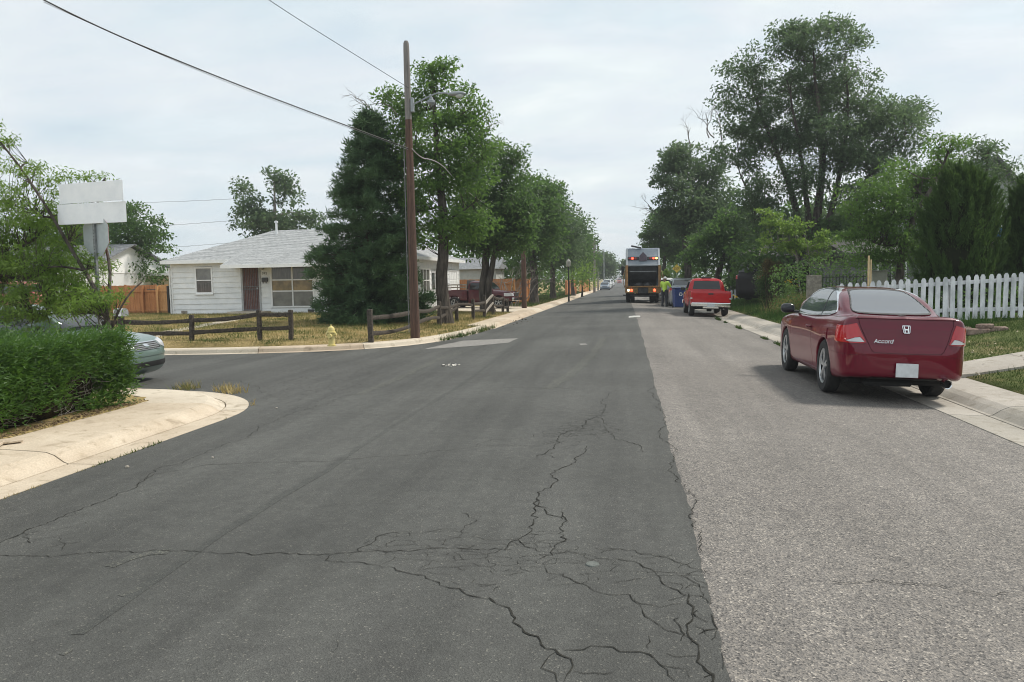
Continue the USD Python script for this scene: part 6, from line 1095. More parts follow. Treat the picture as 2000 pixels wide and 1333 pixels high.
    obj('loading_edge', MB().bev(-W, W, -2.25, -2.10, 1.12, 1.22, .02), YEL, T); [obj('rear_sill', MB().bev(xa_, xb_, -2.24, -2.06, .70, 1.11, .02), M('truck_olive', (0.09, 0.085, 0.025), (0.26, 0.13, 0.04), 5, .6, local=True), T) for xa_, xb_ in ((-W + .02, -.36), (.36, W - .02))]; obj('rear_sill_centre', MB().bev(-.355, .355, -2.20, -2.04, .70, 1.11, .02), BK, T)
    obj('warning_panel', prism([(-.26, 2.98), (.26, 2.98), (.26, 3.34), (0, 3.62), (-.26, 3.34)], -1.60, -1.40, 'y'), M('panel_purple', (0.09, 0.075, 0.10), (0.13, 0.1, 0.13), 5, .6, local=True), T)
    obj('top_ledge', moved(MB().bev(-1.05, 1.05, -.06, .06, -.03, .03, .01), (0, -1.74, 2.69)), M('truck_pale', (0.45, 0.48, 0.5)), T); obj('hopper_bar', MB().bev(-.95, .95, -1.86, -1.80, 2.22, 2.27, .01), METALB, T)
    obj('hydraulic_arm', moved(MB().bev(-.5, .25, -.08, .08, -.06, .06, .02), (-.35, -.75, 3.98), ry=math.radians(12)), DARKMETAL, T)
    obj('bags', MB().mesh(moved(man(trimesh.creation.icosphere(2, .3)).scale((1.3, .7, .8)), (-.3, -1.3, 1.25))).mesh(moved(man(trimesh.creation.icosphere(2, .28)).scale((1.2, .7, .9)), (.35, -1.3, 1.25))), M('rubbish_bag', (0.02, 0.022, 0.024), rough=.3), T, smooth=True)
    obj('body', MB().bev(-W + .02, W - .02, .004, 5.0, .95, 3.85, .06), GREYB, T)
    for k in range(6): obj('body_rib', MB().bev(-W - .02, W + .02, .3 + .85 * k, .42 + .85 * k, .97, 3.87, .02), GREYB, T)
    obj('cab', MB().bev(-1.2, 1.2, 5.3, 7.5, .7, 2.95, .1), GRN, T); obj('windscreen', MB().bev(-1.05, 1.05, 7.49, 7.52, 1.7, 2.7, .01), DARKGLASS, T)
    for s in (-1, 1): obj('side_window', MB().bev(*sorted((s * 1.2, s * 1.21)), 6.1, 7.2, 1.75, 2.6, .003), DARKGLASS, T)
    obj('chassis', MB().bev(-.45, .45, -1.9, 7.3, .55, .85, .02).mesh(moved(lathe([(0, -1), (.11, -1), (.11, 1), (0, 1)], 12, 'x'), (0, -.35, .52))), UNDER, T); obj('underrun_bar', MB().bev(-.9, .9, -1.9, -1.8, .5, .62, .02), DARKMETAL, T)
refuse_truck()

# ---- blue recycling bin
bp = np.array([3.22, 46.0, 0]); bp[2] = float(road_z(bp[0], bp[1])); BN = thing('recycling_bin', 'tall dark blue wheeled recycling bin standing on the road beyond the red pickup', 'wheelie bin', bp, 8)
BLUEB = M('bin_blue', (0.010, 0.030, 0.12), (0.014, 0.04, 0.15), 4, .45, local=True); v, f = bevbox(-.36, .36, -.40, .40, .06, 1.12, .03); v = v.copy(); t = (1.12 - v[:, 2]) / 1.06; v[:, 0] *= 1 - .16 * t; v[:, 1] *= 1 - .2 * t; obj('tub', (v, f), BLUEB, BN); obj('lid', MB().bev(-.38, .38, -.43, .44, 1.125, 1.19, .025), BLUEB, BN); obj('handle', MB().tube([(-.3, .46, 1.08), (.3, .46, 1.08)], .018, 8), BLUEB, BN)
for s in (-1, 1): obj('wheel', moved(lathe([(0, -.03), (.12, -.03), (.14, 0), (.12, .03), (0, .03)], 16, 'x'), (s * .30, .36, .14)), TYRE, BN, smooth=40)
sy = MB()
for k in range(3):
    a = 2 * math.pi * k / 3 + math.pi / 2; A_, B_ = a - .85, a + .55; arc = [(.10 * math.cos(t), .10 * math.sin(t)) for t in np.linspace(A_, B_, 8)] + [(.065 * math.cos(t), .065 * math.sin(t)) for t in np.linspace(B_, A_, 8)]; sy.mesh(prism(arc, 0, .004, 'y')); tip = [(.125 * math.cos(B_), .125 * math.sin(B_)), (.04 * math.cos(B_), .04 * math.sin(B_)), (.085 * math.cos(B_ + .45), .085 * math.sin(B_ + .45))]; sy.mesh(prism(tip, 0, .004, 'y'))
obj('symbol', moved(sy, (0, -.392, .80), rx=math.radians(0)), TRIM, BN)

# ---- refuse worker
def worker():
    b = np.array([2.45, 47.4, 0]); b[2] = float(road_z(b[0], b[1])); W = thing('person', 'worker in bright yellow-green shirt, dark trousers and pale cap beside the garbage truck', 'person', b, -25)
    Js = dict(hipL=(-.10, 0, .92, .10), hipR=(.10, 0, .92, .10), knL=(-.13, .06, .50, .068), knR=(.13, -.02, .50, .068), anL=(-.14, -.02, .09, .045), anR=(.15, -.10, .10, .045), toL=(-.16, .16, .045, .04), toR=(.17, .06, .05, .04), hlL=(-.14, -.05, .05, .045), hlR=(.15, -.13, .05, .045), pel=(0, 0, .98, .13), wai=(0, .01, 1.12, .125), che=(0, .03, 1.34, .145), shL=(-.18, .03, 1.44, .075), shR=(.18, .03, 1.44, .075), nec=(0, .04, 1.52, .055), hea=(0, .08, 1.67, .092), chin=(0, .13, 1.60, .055), elL=(-.26, .14, 1.20, .048), elR=(.30, .16, 1.22, .048), wrL=(-.16, .36, 1.16, .032), wrR=(.26, .40, 1.14, .032), paL=(-.13, .44, 1.16, .034), paR=(.24, .48, 1.13, .034))
    def hull(bones, grow=0, fine=.03):
        P = []
        for a, c in bones:
            S_ = [man(trimesh.creation.icosphere(2, Js[k][3] + grow)).translate(Js[k][:3]) for k in (a, c)]; P.append(m3.Manifold.batch_hull(S_))
        out = P[0]
        for p in P[1:]: out = out + p
        v, f = as_mesh(out.refine_to_length(fine)); t = trimesh.Trimesh(v, f, process=True); trimesh.smoothing.filter_taubin(t, iterations=8); return t
    for s, w in (('L', -1), ('R', 1)):
        p = np.array(Js['pa' + s][:3])
        for k in range(4): Js[f'f{s}{k}a'] = (*(p + [.022 * (k - 1.5), .03, -.005]), .0105); Js[f'f{s}{k}b'] = (*(p + [.022 * (k - 1.5), .07 + .008 * (k in (1, 2)), -.025]), .009); Js[f'f{s}{k}c'] = (*(p + [.02 * (k - 1.5), .075, -.06]), .008)
        Js[f't{s}a'] = (*(p + [-w * .035, .0, .0]), .012); Js[f't{s}b'] = (*(p + [-w * .05, .05, -.02]), .010)
    bones = [('hipL', 'knL'), ('knL', 'anL'), ('hipR', 'knR'), ('knR', 'anR'), ('pel', 'hipL'), ('pel', 'hipR'), ('pel', 'wai'), ('wai', 'che'), ('che', 'shL'), ('che', 'shR'), ('che', 'nec'), ('nec', 'hea'), ('hea', 'chin'), ('shL', 'elL'), ('elL', 'wrL'), ('shR', 'elR'), ('elR', 'wrR'), ('wrL', 'paL'), ('wrR', 'paR')] + [(f'f{s}{k}{a}', f'f{s}{k}{c}') for s in 'LR' for k in range(4) for a, c in ('ab', 'bc')] + [(f'pa{s}', f'f{s}{k}a') for s in 'LR' for k in range(4)] + [(f'pa{s}', f't{s}a') for s in 'LR'] + [(f't{s}a', f't{s}b') for s in 'LR']
    bones += []
    Js['nose'] = (0, .185, 1.655, .014); Js['nb'] = (0, .155, 1.685, .014); Js['earL'] = (-.092, .07, 1.66, .018); Js['earR'] = (.092, .07, 1.66, .018); bones += [('nb', 'nose'), ('hea', 'earL'), ('hea', 'earR')]
    obj('body', hull(bones, 0, .028), M('skin', (0.16, 0.09, 0.06), (0.2, 0.115, 0.08), 9, .6), W, smooth=True)
    obj('shirt', hull([('wai', 'che'), ('pel', 'wai'), ('che', 'shL'), ('che', 'shR'), ('shL', 'elL'), ('shR', 'elR')], .018), M('hivis', (0.40, 0.58, 0.06), (0.5, 0.7, 0.10), 7, .7, local=True), W, smooth=True)
    obj('trousers', hull([('hipL', 'knL'), ('knL', 'anL'), ('hipR', 'knR'), ('knR', 'anR'), ('pel', 'hipL'), ('pel', 'hipR')], .016), M('trousers', (0.012, 0.014, 0.02), (0.025, 0.027, 0.035), 8, .8), W, smooth=True)
    for s in 'LR': obj('shoe', hull([('hl' + s, 'to' + s), ('an' + s, 'hl' + s)], .012, .025), BLACK, W, smooth=True)
    obj('cap', MB().mesh(man(trimesh.creation.icosphere(3, .107)).translate((0, .075, 1.70)) - man(trimesh.creation.box((.4, .4, .2))).translate((0, .08, 1.60))).mesh(man(trimesh.creation.icosphere(2, 1)).scale((.09, .09, .012)).translate((0, .17, 1.71))), M('cap_pale', (0.6, 0.6, 0.58), (0.68, 0.68, 0.66), 9, .8), W, smooth=40)
    obj('eyes', MB().mesh(man(trimesh.creation.icosphere(1, .013)).translate((-.034, .163, 1.675))).mesh(man(trimesh.creation.icosphere(1, .013)).translate((.034, .163, 1.675))), BLACK, W, smooth=True)
worker()
# ================================================================ plants: what grows where
ALL_PAVED = PAVED
def outside(region, w): return region.difference(PAVED.buffer(w))
left_lawn = outside(sg.box(-26, 16, -4, 38), 0.40).difference(sg.box(-10.0, 38.1, -4, 46)).difference(PAVED.buffer(1.05).intersection(sg.box(-10, 26.5, 0, 60)))
grass('lawn_grass', left_lawn, 90000, 0.10, 0.014, STRAW, 21, label='dry straw and green grass of the lawn before the white house')
grass('street_grass', outside(sg.box(-8.6, 46, -4, 110), 1.02), 14000, 0.16, 0.03, VERGE, 22, label='green and yellow grass strip along the far street walk')
right_lawn = outside(sg.box(4, 7.0, 13.5, 18.6), 1.27).difference(sg.Polygon([(5, 12.5), (10.6, 13.0), (10.6, 14.9), (5, 13.7)]))
grass('verge_grass', right_lawn, 60000, 0.065, 0.011, VERGE, 23, label='short patchy grass in front of the white picket fence')
grass('right_verge_grass', outside(sg.box(4, 18.6, 9, 60), 1.27), 42000, 0.17, 0.018, LUSH, 24, label='long green grass along the right walk beside the red pickup')
grass('kerb_weeds', outside(sg.box(-6.2, 21, -4.2, 27), -0.02).difference(outside(sg.box(-6.2, 21, -4.2, 27), 0.10)), 700, 0.16, 0.022, VERGE, 25, zf=road_z, label='weeds growing in the gutter before the utility pole')
grass('gutter_weeds', sg.box(3.76, 14.6, 3.86, 33), 900, 0.10, 0.02, VERGE, 26, zf=road_z, dens=lambda x, y: (meshkit.noise(np.stack([y * 1.1, 0 * y, 0 * y], -1), 3) > 0.62) * 1.0, label='scattered weeds in the gutter joint beside the parked cars')
grass('corner_weeds', PAVED.intersection(sg.Polygon([(-9, 11.3), (-6.5, 11.35), (-5.3, 10.4), (-4.95, 9.4), (-4.85, 9.5), (-5.2, 10.7), (-6.4, 11.7), (-9, 12.0)])), 420, 0.10, 0.018, STRAW, 27, zf=road_z, dens=lambda x, y: (meshkit.noise(np.stack([x * 2.1, y * 2.1, 0 * y], -1), 3) > 0.55) * 1.0, label='dry weeds in the gutter round the corner walk')
grass('seam_weeds', sg.box(-5.0, 3.0, -4.97, 9.0), 240, 0.05, 0.012, STRAW, 28, zf=road_z, dens=lambda x, y: (meshkit.noise(np.stack([y * 2.0, 0 * y, 0 * y], -1), 8) > 0.5) * 1.0, label='tiny weeds in the joint of asphalt and left walk')

# ---- juniper hedge on the near left corner
def hedge():
    r = np.random.default_rng(31); root = thing('hedge', 'dense clipped bright green juniper hedge beside the corner walk', 'hedge', (-7.6, 7.0, 0.04))
    X0, X1, Y0, Y1 = -9.4, -6.42, 0.5, 9.15
    def top(x, y): return 0.97 + 0.012 * (9 - y) + 0.10 * (meshkit.noise(np.stack([x * 1.3, y * 1.3, 0 * x], -1), 4) - 0.5)
    n = 7600; face = r.random(n); P = np.zeros((n, 3)); Nn = np.zeros((n, 3))
    a = face < 0.52; k = a.sum(); P[a] = np.column_stack([np.full(k, X1), r.uniform(Y0, Y1, k), r.random(k) ** 0.8]); Nn[a] = [1, 0, 0.15]
    b = (face >= 0.52) & (face < 0.70); k = b.sum(); P[b] = np.column_stack([r.uniform(X0, X1, k), np.full(k, Y1), r.random(k)]); Nn[b] = [0.1, 1, 0.1]
    c = face >= 0.70; k = c.sum(); P[c] = np.column_stack([r.uniform(X0, X1, k), r.uniform(Y0, Y1, k), np.ones(k)]); Nn[c] = [0.1, 0.1, 1]
    P[:, 2] = 0.06 + P[:, 2] * (top(P[:, 0], P[:, 1]) - 0.06)
    bul = 0.18 * (meshkit.fbm(P * 1.5, 3, 7) - 0.5) - 0.16 * np.clip(0.45 - P[:, 2], 0, 1) * (np.abs(Nn[:, 0]) > .5)
    P += Nn * bul[:, None] - Nn * 0.14; 
    gap = meshkit.noise(P * 2.2, 17)
    bald = (P[:, 1] > 7.0) & (P[:, 2] < 0.5) & (Nn[:, 0] > 0.5) & (gap > 0.52)
    P, Nn, gap = P[~bald], Nn[~bald], gap[~bald]; n = len(P)
    D = unit(Nn * 0.5 + np.array([0.10, 0.45, 0.42]) * (0.5 + 0.6 * r.random((n, 1))) + r.normal(size=(n, 3)) * 0.3)
    m = 19; L = 0.17 + 0.11 * r.random(n)
    t = r.random((n, m)); side = r.normal(size=(n, m, 3)) * 0.045
    C = P[:, None] + D[:, None] * (t * L[:, None])[..., None] + side * (0.4 + t[..., None]) - np.array([0, 0, 0.05]) * (t[..., None] ** 2)
    DD = D[:, None] + r.normal(size=(n, m, 3)) * 0.48
    obj('foliage', blades(C.reshape(-1, 3), DD.reshape(-1, 3), 0.062 * (0.6 + 0.8 * r.random(n * m)), 0.017, r), JUNIPER, root, world=True)
    # shaded twiggy inside
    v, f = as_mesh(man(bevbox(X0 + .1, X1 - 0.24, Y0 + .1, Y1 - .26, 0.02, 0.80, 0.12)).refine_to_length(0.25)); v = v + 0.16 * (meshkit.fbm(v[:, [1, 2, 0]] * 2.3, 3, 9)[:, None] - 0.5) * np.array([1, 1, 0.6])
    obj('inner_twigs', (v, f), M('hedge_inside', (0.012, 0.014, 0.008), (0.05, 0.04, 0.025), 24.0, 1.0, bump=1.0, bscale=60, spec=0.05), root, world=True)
    mb = MB()
    for _ in range(420):
        y = r.uniform(3, 9.1); z = r.uniform(0.03, 0.6) if y > 7 else r.uniform(0.03, 0.3); p = np.array([X1 - 0.30 + 0.1 * r.random(), y, z]); d = np.array([0.5, 0.4, 0.35]) + r.normal(size=3) * 0.5
        mb.tube(curve_between(p, p + unit(d) * r.uniform(0.12, 0.34), r, 0.15, 4), [0.005, 0.004, 0.003, 0.002], 3, False)
    obj('dead_twigs', mb, DEADWOOD, root, world=True)
    lm = r.uniform(0, 1, (2600, 1)); C = np.column_stack([r.uniform(-6.5, -6.30, 2600), r.uniform(2, 9.4, 2600), 0.055 + 0.02 * r.random(2600)])
    o = obj('fallen_needles', leaf_quads(C, r.normal(size=(2600, 3)) * [1, 1, .2], 0.035, 0.012, r), M('litter', (0.07, 0.045, 0.025), (0.2, 0.14, 0.08), 30, 0.95), None); tag(o, 'brown needle litter on the soil along the hedge foot', 'litter', None, 'stuff')
hedge()

# ---- the feathery tree rising out of the hedge
def px_path(pts, y): return np.array([at(a, b, y + (c[0] if c else 0)) for a, b, *c in pts])
LB = on(215, 600, lambda x, y: 0.75); LB = np.array([-7.9, 10.4, 0.04])
st = [(np.array([LB, at(205, 600, 10.7), at(160, 520, 10.9), at(100, 420, 11.0), at(40, 330, 11.1), at(-30, 240, 11.2)]), 0.032),
      (np.array([LB + [.05, .1, 0], at(212, 590, 10.9), at(210, 500, 11.1), at(190, 400, 11.3), at(205, 345, 11.4)]), 0.03),
      (np.array([LB + [.1, 0, 0], at(232, 610, 10.6), at(250, 580, 10.6), at(268, 560, 10.7), at(280, 550, 10.8)]), 0.018)]
st = [(np.vstack([s[0][:1], s[0][1:]]), s[1]) for s in st]
bl = [blob(60, 420, 85, 55, 11.3), blob(110, 520, 90, 50, 11.2), blob(20, 530, 70, 75, 11.4), blob(175, 590, 55, 28, 10.7), blob(60, 610, 60, 35, 10.8), blob(230, 575, 42, 30, 10.8), blob(150, 420, 40, 40, 11.4), blob(85, 350, 50, 28, 11.3),
      blob(175, 345, 38, 16, 11.5), blob(5, 260, 24, 60, 11.3), blob(-60, 350, 70, 110, 11.6), blob(195, 515, 30, 25, 11.2), blob(-70, 500, 70, 100, 11.2), blob(45, 325, 30, 22, 11.4), blob(20, 470, 60, 40, 11.3), blob(120, 470, 50, 40, 11.2), blob(100, 560, 70, 40, 10.9), blob(110, 605, 70, 26, 10.7), blob(195, 600, 50, 24, 10.6), blob(30, 600, 50, 30, 10.8), blob(150, 560, 50, 30, 10.8)]
tree('locust_tree', 'slender feathery locust tree with several leaning stems behind the hedge', LB, 0.06, bl, 64.0, (0.075, 0.018), GREEN3, BARK, 41, stems=st, rc=0.13, nleaf=24, droop=0.5, twig_r=0.006, shell=0.3)

# ---- spruce before the white house
def spruce():
    b = on(720, 630, lawn_z); r = np.random.default_rng(51); root = thing('spruce_tree', 'dark conical spruce reaching the ground in front of the white house', 'tree', b)
    top = at(722, 214, b[1]); H = top[2] - b[2]; mb = MB(); mb.tube(np.array([b, b + (top - b) * .5, top]), [0.17, 0.1, 0.015], 8); C, D = [], []
    prof = lambda t: np.interp(t, [0, .05, .2, .45, .7, .85, .95, 1], [1.8, 1.98, 1.98, 1.75, 1.2, .75, .4, .08])
    for k in range(470):
        t = r.random() ** 1.12 * 0.985; az = r.random() * 2 * np.pi; L = prof(t) * (0.68 + 0.42 * r.random()) * (1 + 0.14 * math.sin(3 * az + 9 * t)); z0 = b[2] + t * H
        s = np.linspace(0, 1, 7); dr = np.array([math.cos(az), math.sin(az), 0]); ax = b + (top - b) * t; sag = -0.30 + 0.5 * t
        P = ax + dr * (s * L)[:, None] + np.array([0, 0, 1.0]) * (sag * L * (s - 0.35 * s ** 2 * 1.4))[:, None]; P[:, 2] = np.maximum(P[:, 2], b[2] + 0.08); mb.tube(P, np.linspace(0.022, 0.004, 7), 3, False)
        m = int(26 * L / 1.4 + 6); q = 1 - r.random(m) ** 1.6 * 0.85; base_p = np.stack([np.interp(q, s, P[:, j]) for j in range(3)], 1)
        sd = np.cross(dr, [0, 0, 1]); wv = (0.30 * (1.15 - q) + 0.05)
        pc = base_p + sd * (r.normal(size=m) * wv * 0.8)[:, None] + r.normal(size=(m, 3)) * 0.035; pc[:, 2] += r.normal(0, .06, m); C.append(pc); D.append(dr * 0.9 + sd * r.normal(size=m)[:, None] * 0.7 + np.column_stack([np.zeros((m, 2)), r.normal(0.25, 0.35, m)]))
    C, D = np.vstack(C), np.vstack(D); m = 5; n = len(C)
    CC = np.repeat(C, m, 0) + r.normal(size=(n * m, 3)) * 0.05; DD = np.repeat(unit(D), m, 0) + r.normal(size=(n * m, 3)) * 0.8 + [0, 0, .25]
    obj('trunk', mb, BARK_BROWN, root, world=True); obj('crown', blades(CC, DD, 0.2 * (0.6 + 0.8 * r.random(n * m)), 0.044, r), SPRUCE, root, world=True)
spruce()

# ---- street trees on the left
b1 = on(870, 632, lawn_z); Y = b1[1]
s1 = [(np.array([b1, at(866, 540, Y), at(860, 440, Y), at(856, 330, Y), at(850, 220, Y), at(846, 150, Y)]), 0.25)]
bl = [blob(855, 160, 42, 38, Y), blob(800, 215, 55, 42, Y + .5), blob(905, 225, 50, 40, Y), blob(855, 280, 85, 55, Y + .3), blob(775, 300, 45, 50, Y + .8), blob(930, 300, 45, 55, Y), blob(860, 370, 85, 50, Y), blob(930, 400, 55, 55, Y), blob(790, 385, 40, 55, Y + 1), blob(855, 445, 62, 36, Y - .3), blob(905, 455, 42, 34, Y), blob(780, 180, 30, 22, Y), blob(890, 180, 30, 30, Y), blob(870, 135, 16, 14, Y), blob(835, 135, 16, 12, Y), blob(800, 450, 30, 40, Y + 1)]
t1 = tree('street_tree', 'tall leafy tree rising highest right behind the utility pole', b1, 0.27, bl, 6.0, (0.15, 0.065), GREEN2, BARK, 61, group=None, stems=s1, rc=0.36, nleaf=36, shell=0.4, clump_gap=0.26)
bare_limbs(t1, [(at(740, 225, Y + .5), (-0.5, 0, 0.5)), (at(900, 260, Y), (0.7, 0, 0.55)), (at(905, 290, Y), (0.9, 0.1, 0.5)), (at(915, 310, Y), (0.8, 0, 0.8)), (at(775, 225, Y), (-0.5, 0.1, 0.4))], 62, 0.75, 0.032)
b2 = on(945, 607, lawn_z); Y = 37.5; b2 = np.array([at(948, 600, Y)[0], Y, float(lawn_z(-7, Y))])
s2 = [(np.array([b2, at(940, 540, Y), at(948, 470, Y), at(965, 400, Y), at(975, 310, Y)]), 0.24), (np.array([b2 + [.25, .1, 0], at(955, 540, Y), at(975, 470, Y), at(1000, 400, Y)]), 0.2)]
bl = [blob(985, 300, 35, 30, Y), blob(950, 330, 45, 40, Y), blob(1005, 345, 28, 40, Y), blob(960, 400, 70, 45, Y), blob(1010, 410, 30, 50, Y), blob(920, 440, 45, 45, Y), blob(985, 450, 60, 40, Y), blob(940, 480, 50, 28, Y), blob(1005, 480, 36, 28, Y + 1), blob(915, 380, 40, 45, Y), blob(905, 325, 28, 38, Y), blob(1025, 440, 24, 40, Y)]
tree('street_tree', 'broad twin-trunked tree standing in front of the maroon pickup', b2, 0.24, bl, 4.4, (0.18, 0.08), GREEN, BARK, 63, stems=s2, rc=0.5, nleaf=42, shell=0.4, clump_gap=0.22)
specs = [(1043, 588, 52.0, [(1045, 400, 45, 50), (1040, 470, 50, 45), (1060, 440, 40, 60), (1030, 520, 26, 26), (1065, 385, 28, 35), (1050, 360, 22, 18)], 'dense dark tree behind the bright orange fence corner', GREEN, 0.3),
         (1080, 580, 66.0, [(1090, 420, 34, 40), (1085, 480, 46, 40), (1110, 455, 30, 40), (1075, 380, 22, 24), (1100, 510, 30, 22)], 'rounded dark tree beyond the orange fence, lower than its neighbour', GREYGREEN, 0.25),
         (1120, 575, 82.0, [(1125, 455, 26, 36), (1118, 500, 34, 26), (1138, 490, 22, 30), (1110, 430, 14, 18)], 'tree over the small black lamp post at the walk', GREEN, 0.2),
         (1137, 568, 75.0, [(1138, 530, 15, 15), (1128, 540, 10, 9), (1145, 545, 8, 8)], 'small brownish tree with a thin trunk on the far left verge', GREEN3, 0.1),
         (1150, 562, 120.0, [(1146, 480, 12, 20), (1150, 510, 14, 26)], 'tree just left of the two far poles', GREEN, 0.22),
         (1180, 560, 165.0, [(1178, 515, 16, 22), (1190, 525, 12, 18), (1172, 530, 10, 18)], 'rounded hazy tree above the far parked cars', GREYGREEN, 0.25)]
for i, (px, py, Y, bs, lab, lk, tr) in enumerate(specs):
    p = at(px, py, Y); b = np.array([p[0], Y, float(lawn_z(p[0], Y))])
    tree('street_tree', lab, b, tr, [blob(a, c, d, e, Y, r_) for (a, c, d, e), r_ in zip(bs, np.resize([0, 1.5, -1.0, 0.5], len(bs)))], 2.6 if Y < 60 else 1.7, (0.26, 0.12) if Y < 90 else (0.5, 0.25), lk, BARK, 70 + i, rc=0.6 + 0.004 * Y, nleaf=34, shell=0.35, clump_gap=0.2)
# grey leafless bush between the twin-trunked tree and the second pole
bb = np.array([at(1000, 560, 46.0)[0], 46.0, float(lawn_z(-7, 46.))]); sn = thing('bare_bush', 'pale leafless bush with tangled grey branches left of the second pole', 'bush', bb); r = np.random.default_rng(81); mb = MB()
for k in range(7): bare(mb, bb + [0.15 * (k - 3), 0, 0], (0.25 * (k - 3), 0.1, 1.0), 1.5, 0.045, r)
obj('branch', mb, DEADWOOD, sn, world=True)
# trees behind the houses on the left
Y = 62.0; p = at(540, 560, Y)
tree('poplar_tree', 'loose pale tree rising behind the roof of the white house', (p[0], Y, 0.1), 0.3, [blob(500, 420, 42, 42, Y), blob(545, 385, 30, 42, Y), blob(480, 380, 20, 24, Y), blob(585, 420, 28, 36, Y), blob(535, 345, 16, 20, Y), blob(530, 440, 60, 30, Y), blob(610, 430, 14, 30, Y), blob(560, 355, 12, 16, Y)], 0.75, (0.32, 0.15), GREYGREEN, BARK_PALE, 83, rc=0.62, nleaf=36, shell=0.45, clump_gap=0.3)
Y = 43.0; p = at(265, 560, Y)
tree('elm_tree', 'round dark tree between the two left houses, behind the stop sign', (p[0], Y, 0.15), 0.25, [blob(265, 440, 45, 45, Y), blob(295, 480, 36, 42, Y), blob(235, 490, 50, 60, Y), blob(270, 530, 50, 26, Y), blob(245, 415, 26, 26, Y), blob(180, 470, 50, 60, Y + 2), blob(120, 480, 60, 60, Y + 4)], 2.4, (0.2, 0.1), GREEN, BARK, 84, rc=0.5, nleaf=36, shell=0.45, clump_gap=0.15)

# ---- the giant tree and its neighbours on the right
Y = 44.0; p = at(1585, 560, Y); B = np.array([p[0], Y, 0.3])
st = [(np.array([B, at(1572, 490, Y), at(1560, 420, Y), at(1530, 330, Y), at(1490, 240, Y), at(1465, 170, Y)]), 0.27), (np.array([B + [.4, 0, 0], at(1598, 480, Y), at(1606, 390, Y), at(1612, 280, Y), at(1600, 180, Y), at(1590, 90, Y)]), 0.30),
      (np.array([B + [.9, .5, 0], at(1636, 480, Y), at(1668, 400, Y), at(1710, 330, Y), at(1765, 270, Y)]), 0.24), (np.array([B + [.2, .3, 0], at(1585, 470, Y), at(1575, 380, Y), at(1560, 270, Y), at(1540, 160, Y)]), 0.22), (np.array([B + [.6, -.2, 0], at(1615, 470, Y), at(1640, 370, Y), at(1660, 260, Y), at(1655, 140, Y)]), 0.22),
      (np.array([B + [-.2, .4, 0], at(1560, 490, Y), at(1520, 440, Y), at(1470, 390, Y), at(1440, 330, Y)]), 0.18)]
bl = [blob(1590, 90, 60, 45, Y), blob(1650, 90, 38, 40, Y + 1), blob(1530, 95, 45, 38, Y), blob(1470, 140, 45, 40, Y), blob(1590, 180, 95, 50, Y + 1.5), blob(1460, 215, 50, 55, Y), blob(1520, 260, 75, 45, Y + 1), blob(1620, 270, 80, 50, Y), blob(1680, 190, 38, 40, Y), blob(1720, 240, 60, 50, Y), blob(1770, 225, 48, 40, Y + 1), blob(1690, 320, 75, 40, Y),
      blob(1450, 300, 45, 45, Y), blob(1560, 350, 55, 35, Y - 1), blob(1480, 375, 50, 40, Y - 1), blob(1770, 290, 45, 28, Y), blob(1630, 60, 24, 24, Y), blob(1430, 180, 25, 30, Y), blob(1650, 385, 50, 28, Y), blob(1500, 430, 60, 36, Y - 1), blob(1590, 430, 40, 30, Y + 3), blob(1660, 430, 50, 36, Y + 2), blob(1560, 60, 30, 18, Y)]
tg = tree('giant_tree', 'huge spreading shade tree towering over the right side of the street', B, 0.45, bl, 1.9, (0.2, 0.085), GREYGREEN, BARK, 91, stems=st, rc=0.55, nleaf=46, shell=0.35, clump_gap=0.2, twig_r=0.018)
bare_limbs(tg, [(at(1395, 270, Y), (-0.3, 0, 0.9)), (at(1410, 275, Y), (-0.1, 0, 1))], 92, 1.1, 0.04)
rs = [(1345, 575, 58.0, [(1330, 310, 36, 36), (1365, 345, 45, 45), (1320, 370, 35, 40), (1400, 400, 50, 50), (1345, 425, 55, 45), (1400, 320, 22, 36), (1300, 320, 16, 20), (1430, 450, 45, 45), (1300, 400, 18, 20)], 'dark tree left of the giant tree, above the pickups', GREYGREEN, .3),
      (1300, 565, 80.0, [(1300, 440, 38, 30), (1280, 470, 28, 26), (1330, 465, 40, 32), (1310, 490, 50, 20), (1265, 490, 14, 12), (1262, 455, 10, 9)], 'low dark tree overhanging the street right of the garbage truck', GREEN, .28),
      (1400, 570, 50.0, [(1400, 470, 50, 40), (1450, 490, 45, 36), (1370, 500, 36, 26), (1440, 440, 40, 36)], 'dense dark tree shading the yard behind the red pickup', GREEN, .28),
      (1545, 560, 42.0, [(1540, 470, 46, 30), (1590, 480, 40, 30), (1510, 510, 36, 22), (1620, 490, 40, 30), (1640, 510, 30, 20), (1630, 445, 42, 34), (1470, 505, 40, 26), (1455, 535, 26, 18), (1660, 470, 34, 40)], 'shadowy understorey tree below the giant tree', GREEN, .2),
      (1222, 560, 170.0, [(1221, 517, 8, 10), (1224, 530, 7, 12), (1214, 525, 5, 9)], 'far tree peeping out left of the garbage truck', GREYGREEN, .2)]
for i, (px, py, Y, bs, lab, lk, tr) in enumerate(rs):
    p = at(px, py, Y); b = np.array([p[0], Y, float(lawn_z(p[0], Y))])
    q = tree('yard_tree', lab, b, tr, [blob(a, c, d, e, Y, r_) for (a, c, d, e), r_ in zip(bs, np.resize([0, 1.5, -1.0, 0.5], len(bs)))], 1.5, (0.28, 0.13) if Y < 100 else (0.5, 0.25), lk, BARK, 95 + i, rc=0.6, nleaf=38, shell=0.35, clump_gap=0.18)
    if i == 0: bare_limbs(q, [(at(1350, 290, Y), (-0.2, 0, 1)), (at(1385, 270, Y), (0.1, 0, 1)), (at(1290, 425, Y), (-0.5, 0, 0.5))], 101, 1.3, 0.05)
Y = 27.0; p = at(1745, 545, Y); b = np.array([p[0], Y, 0.4])
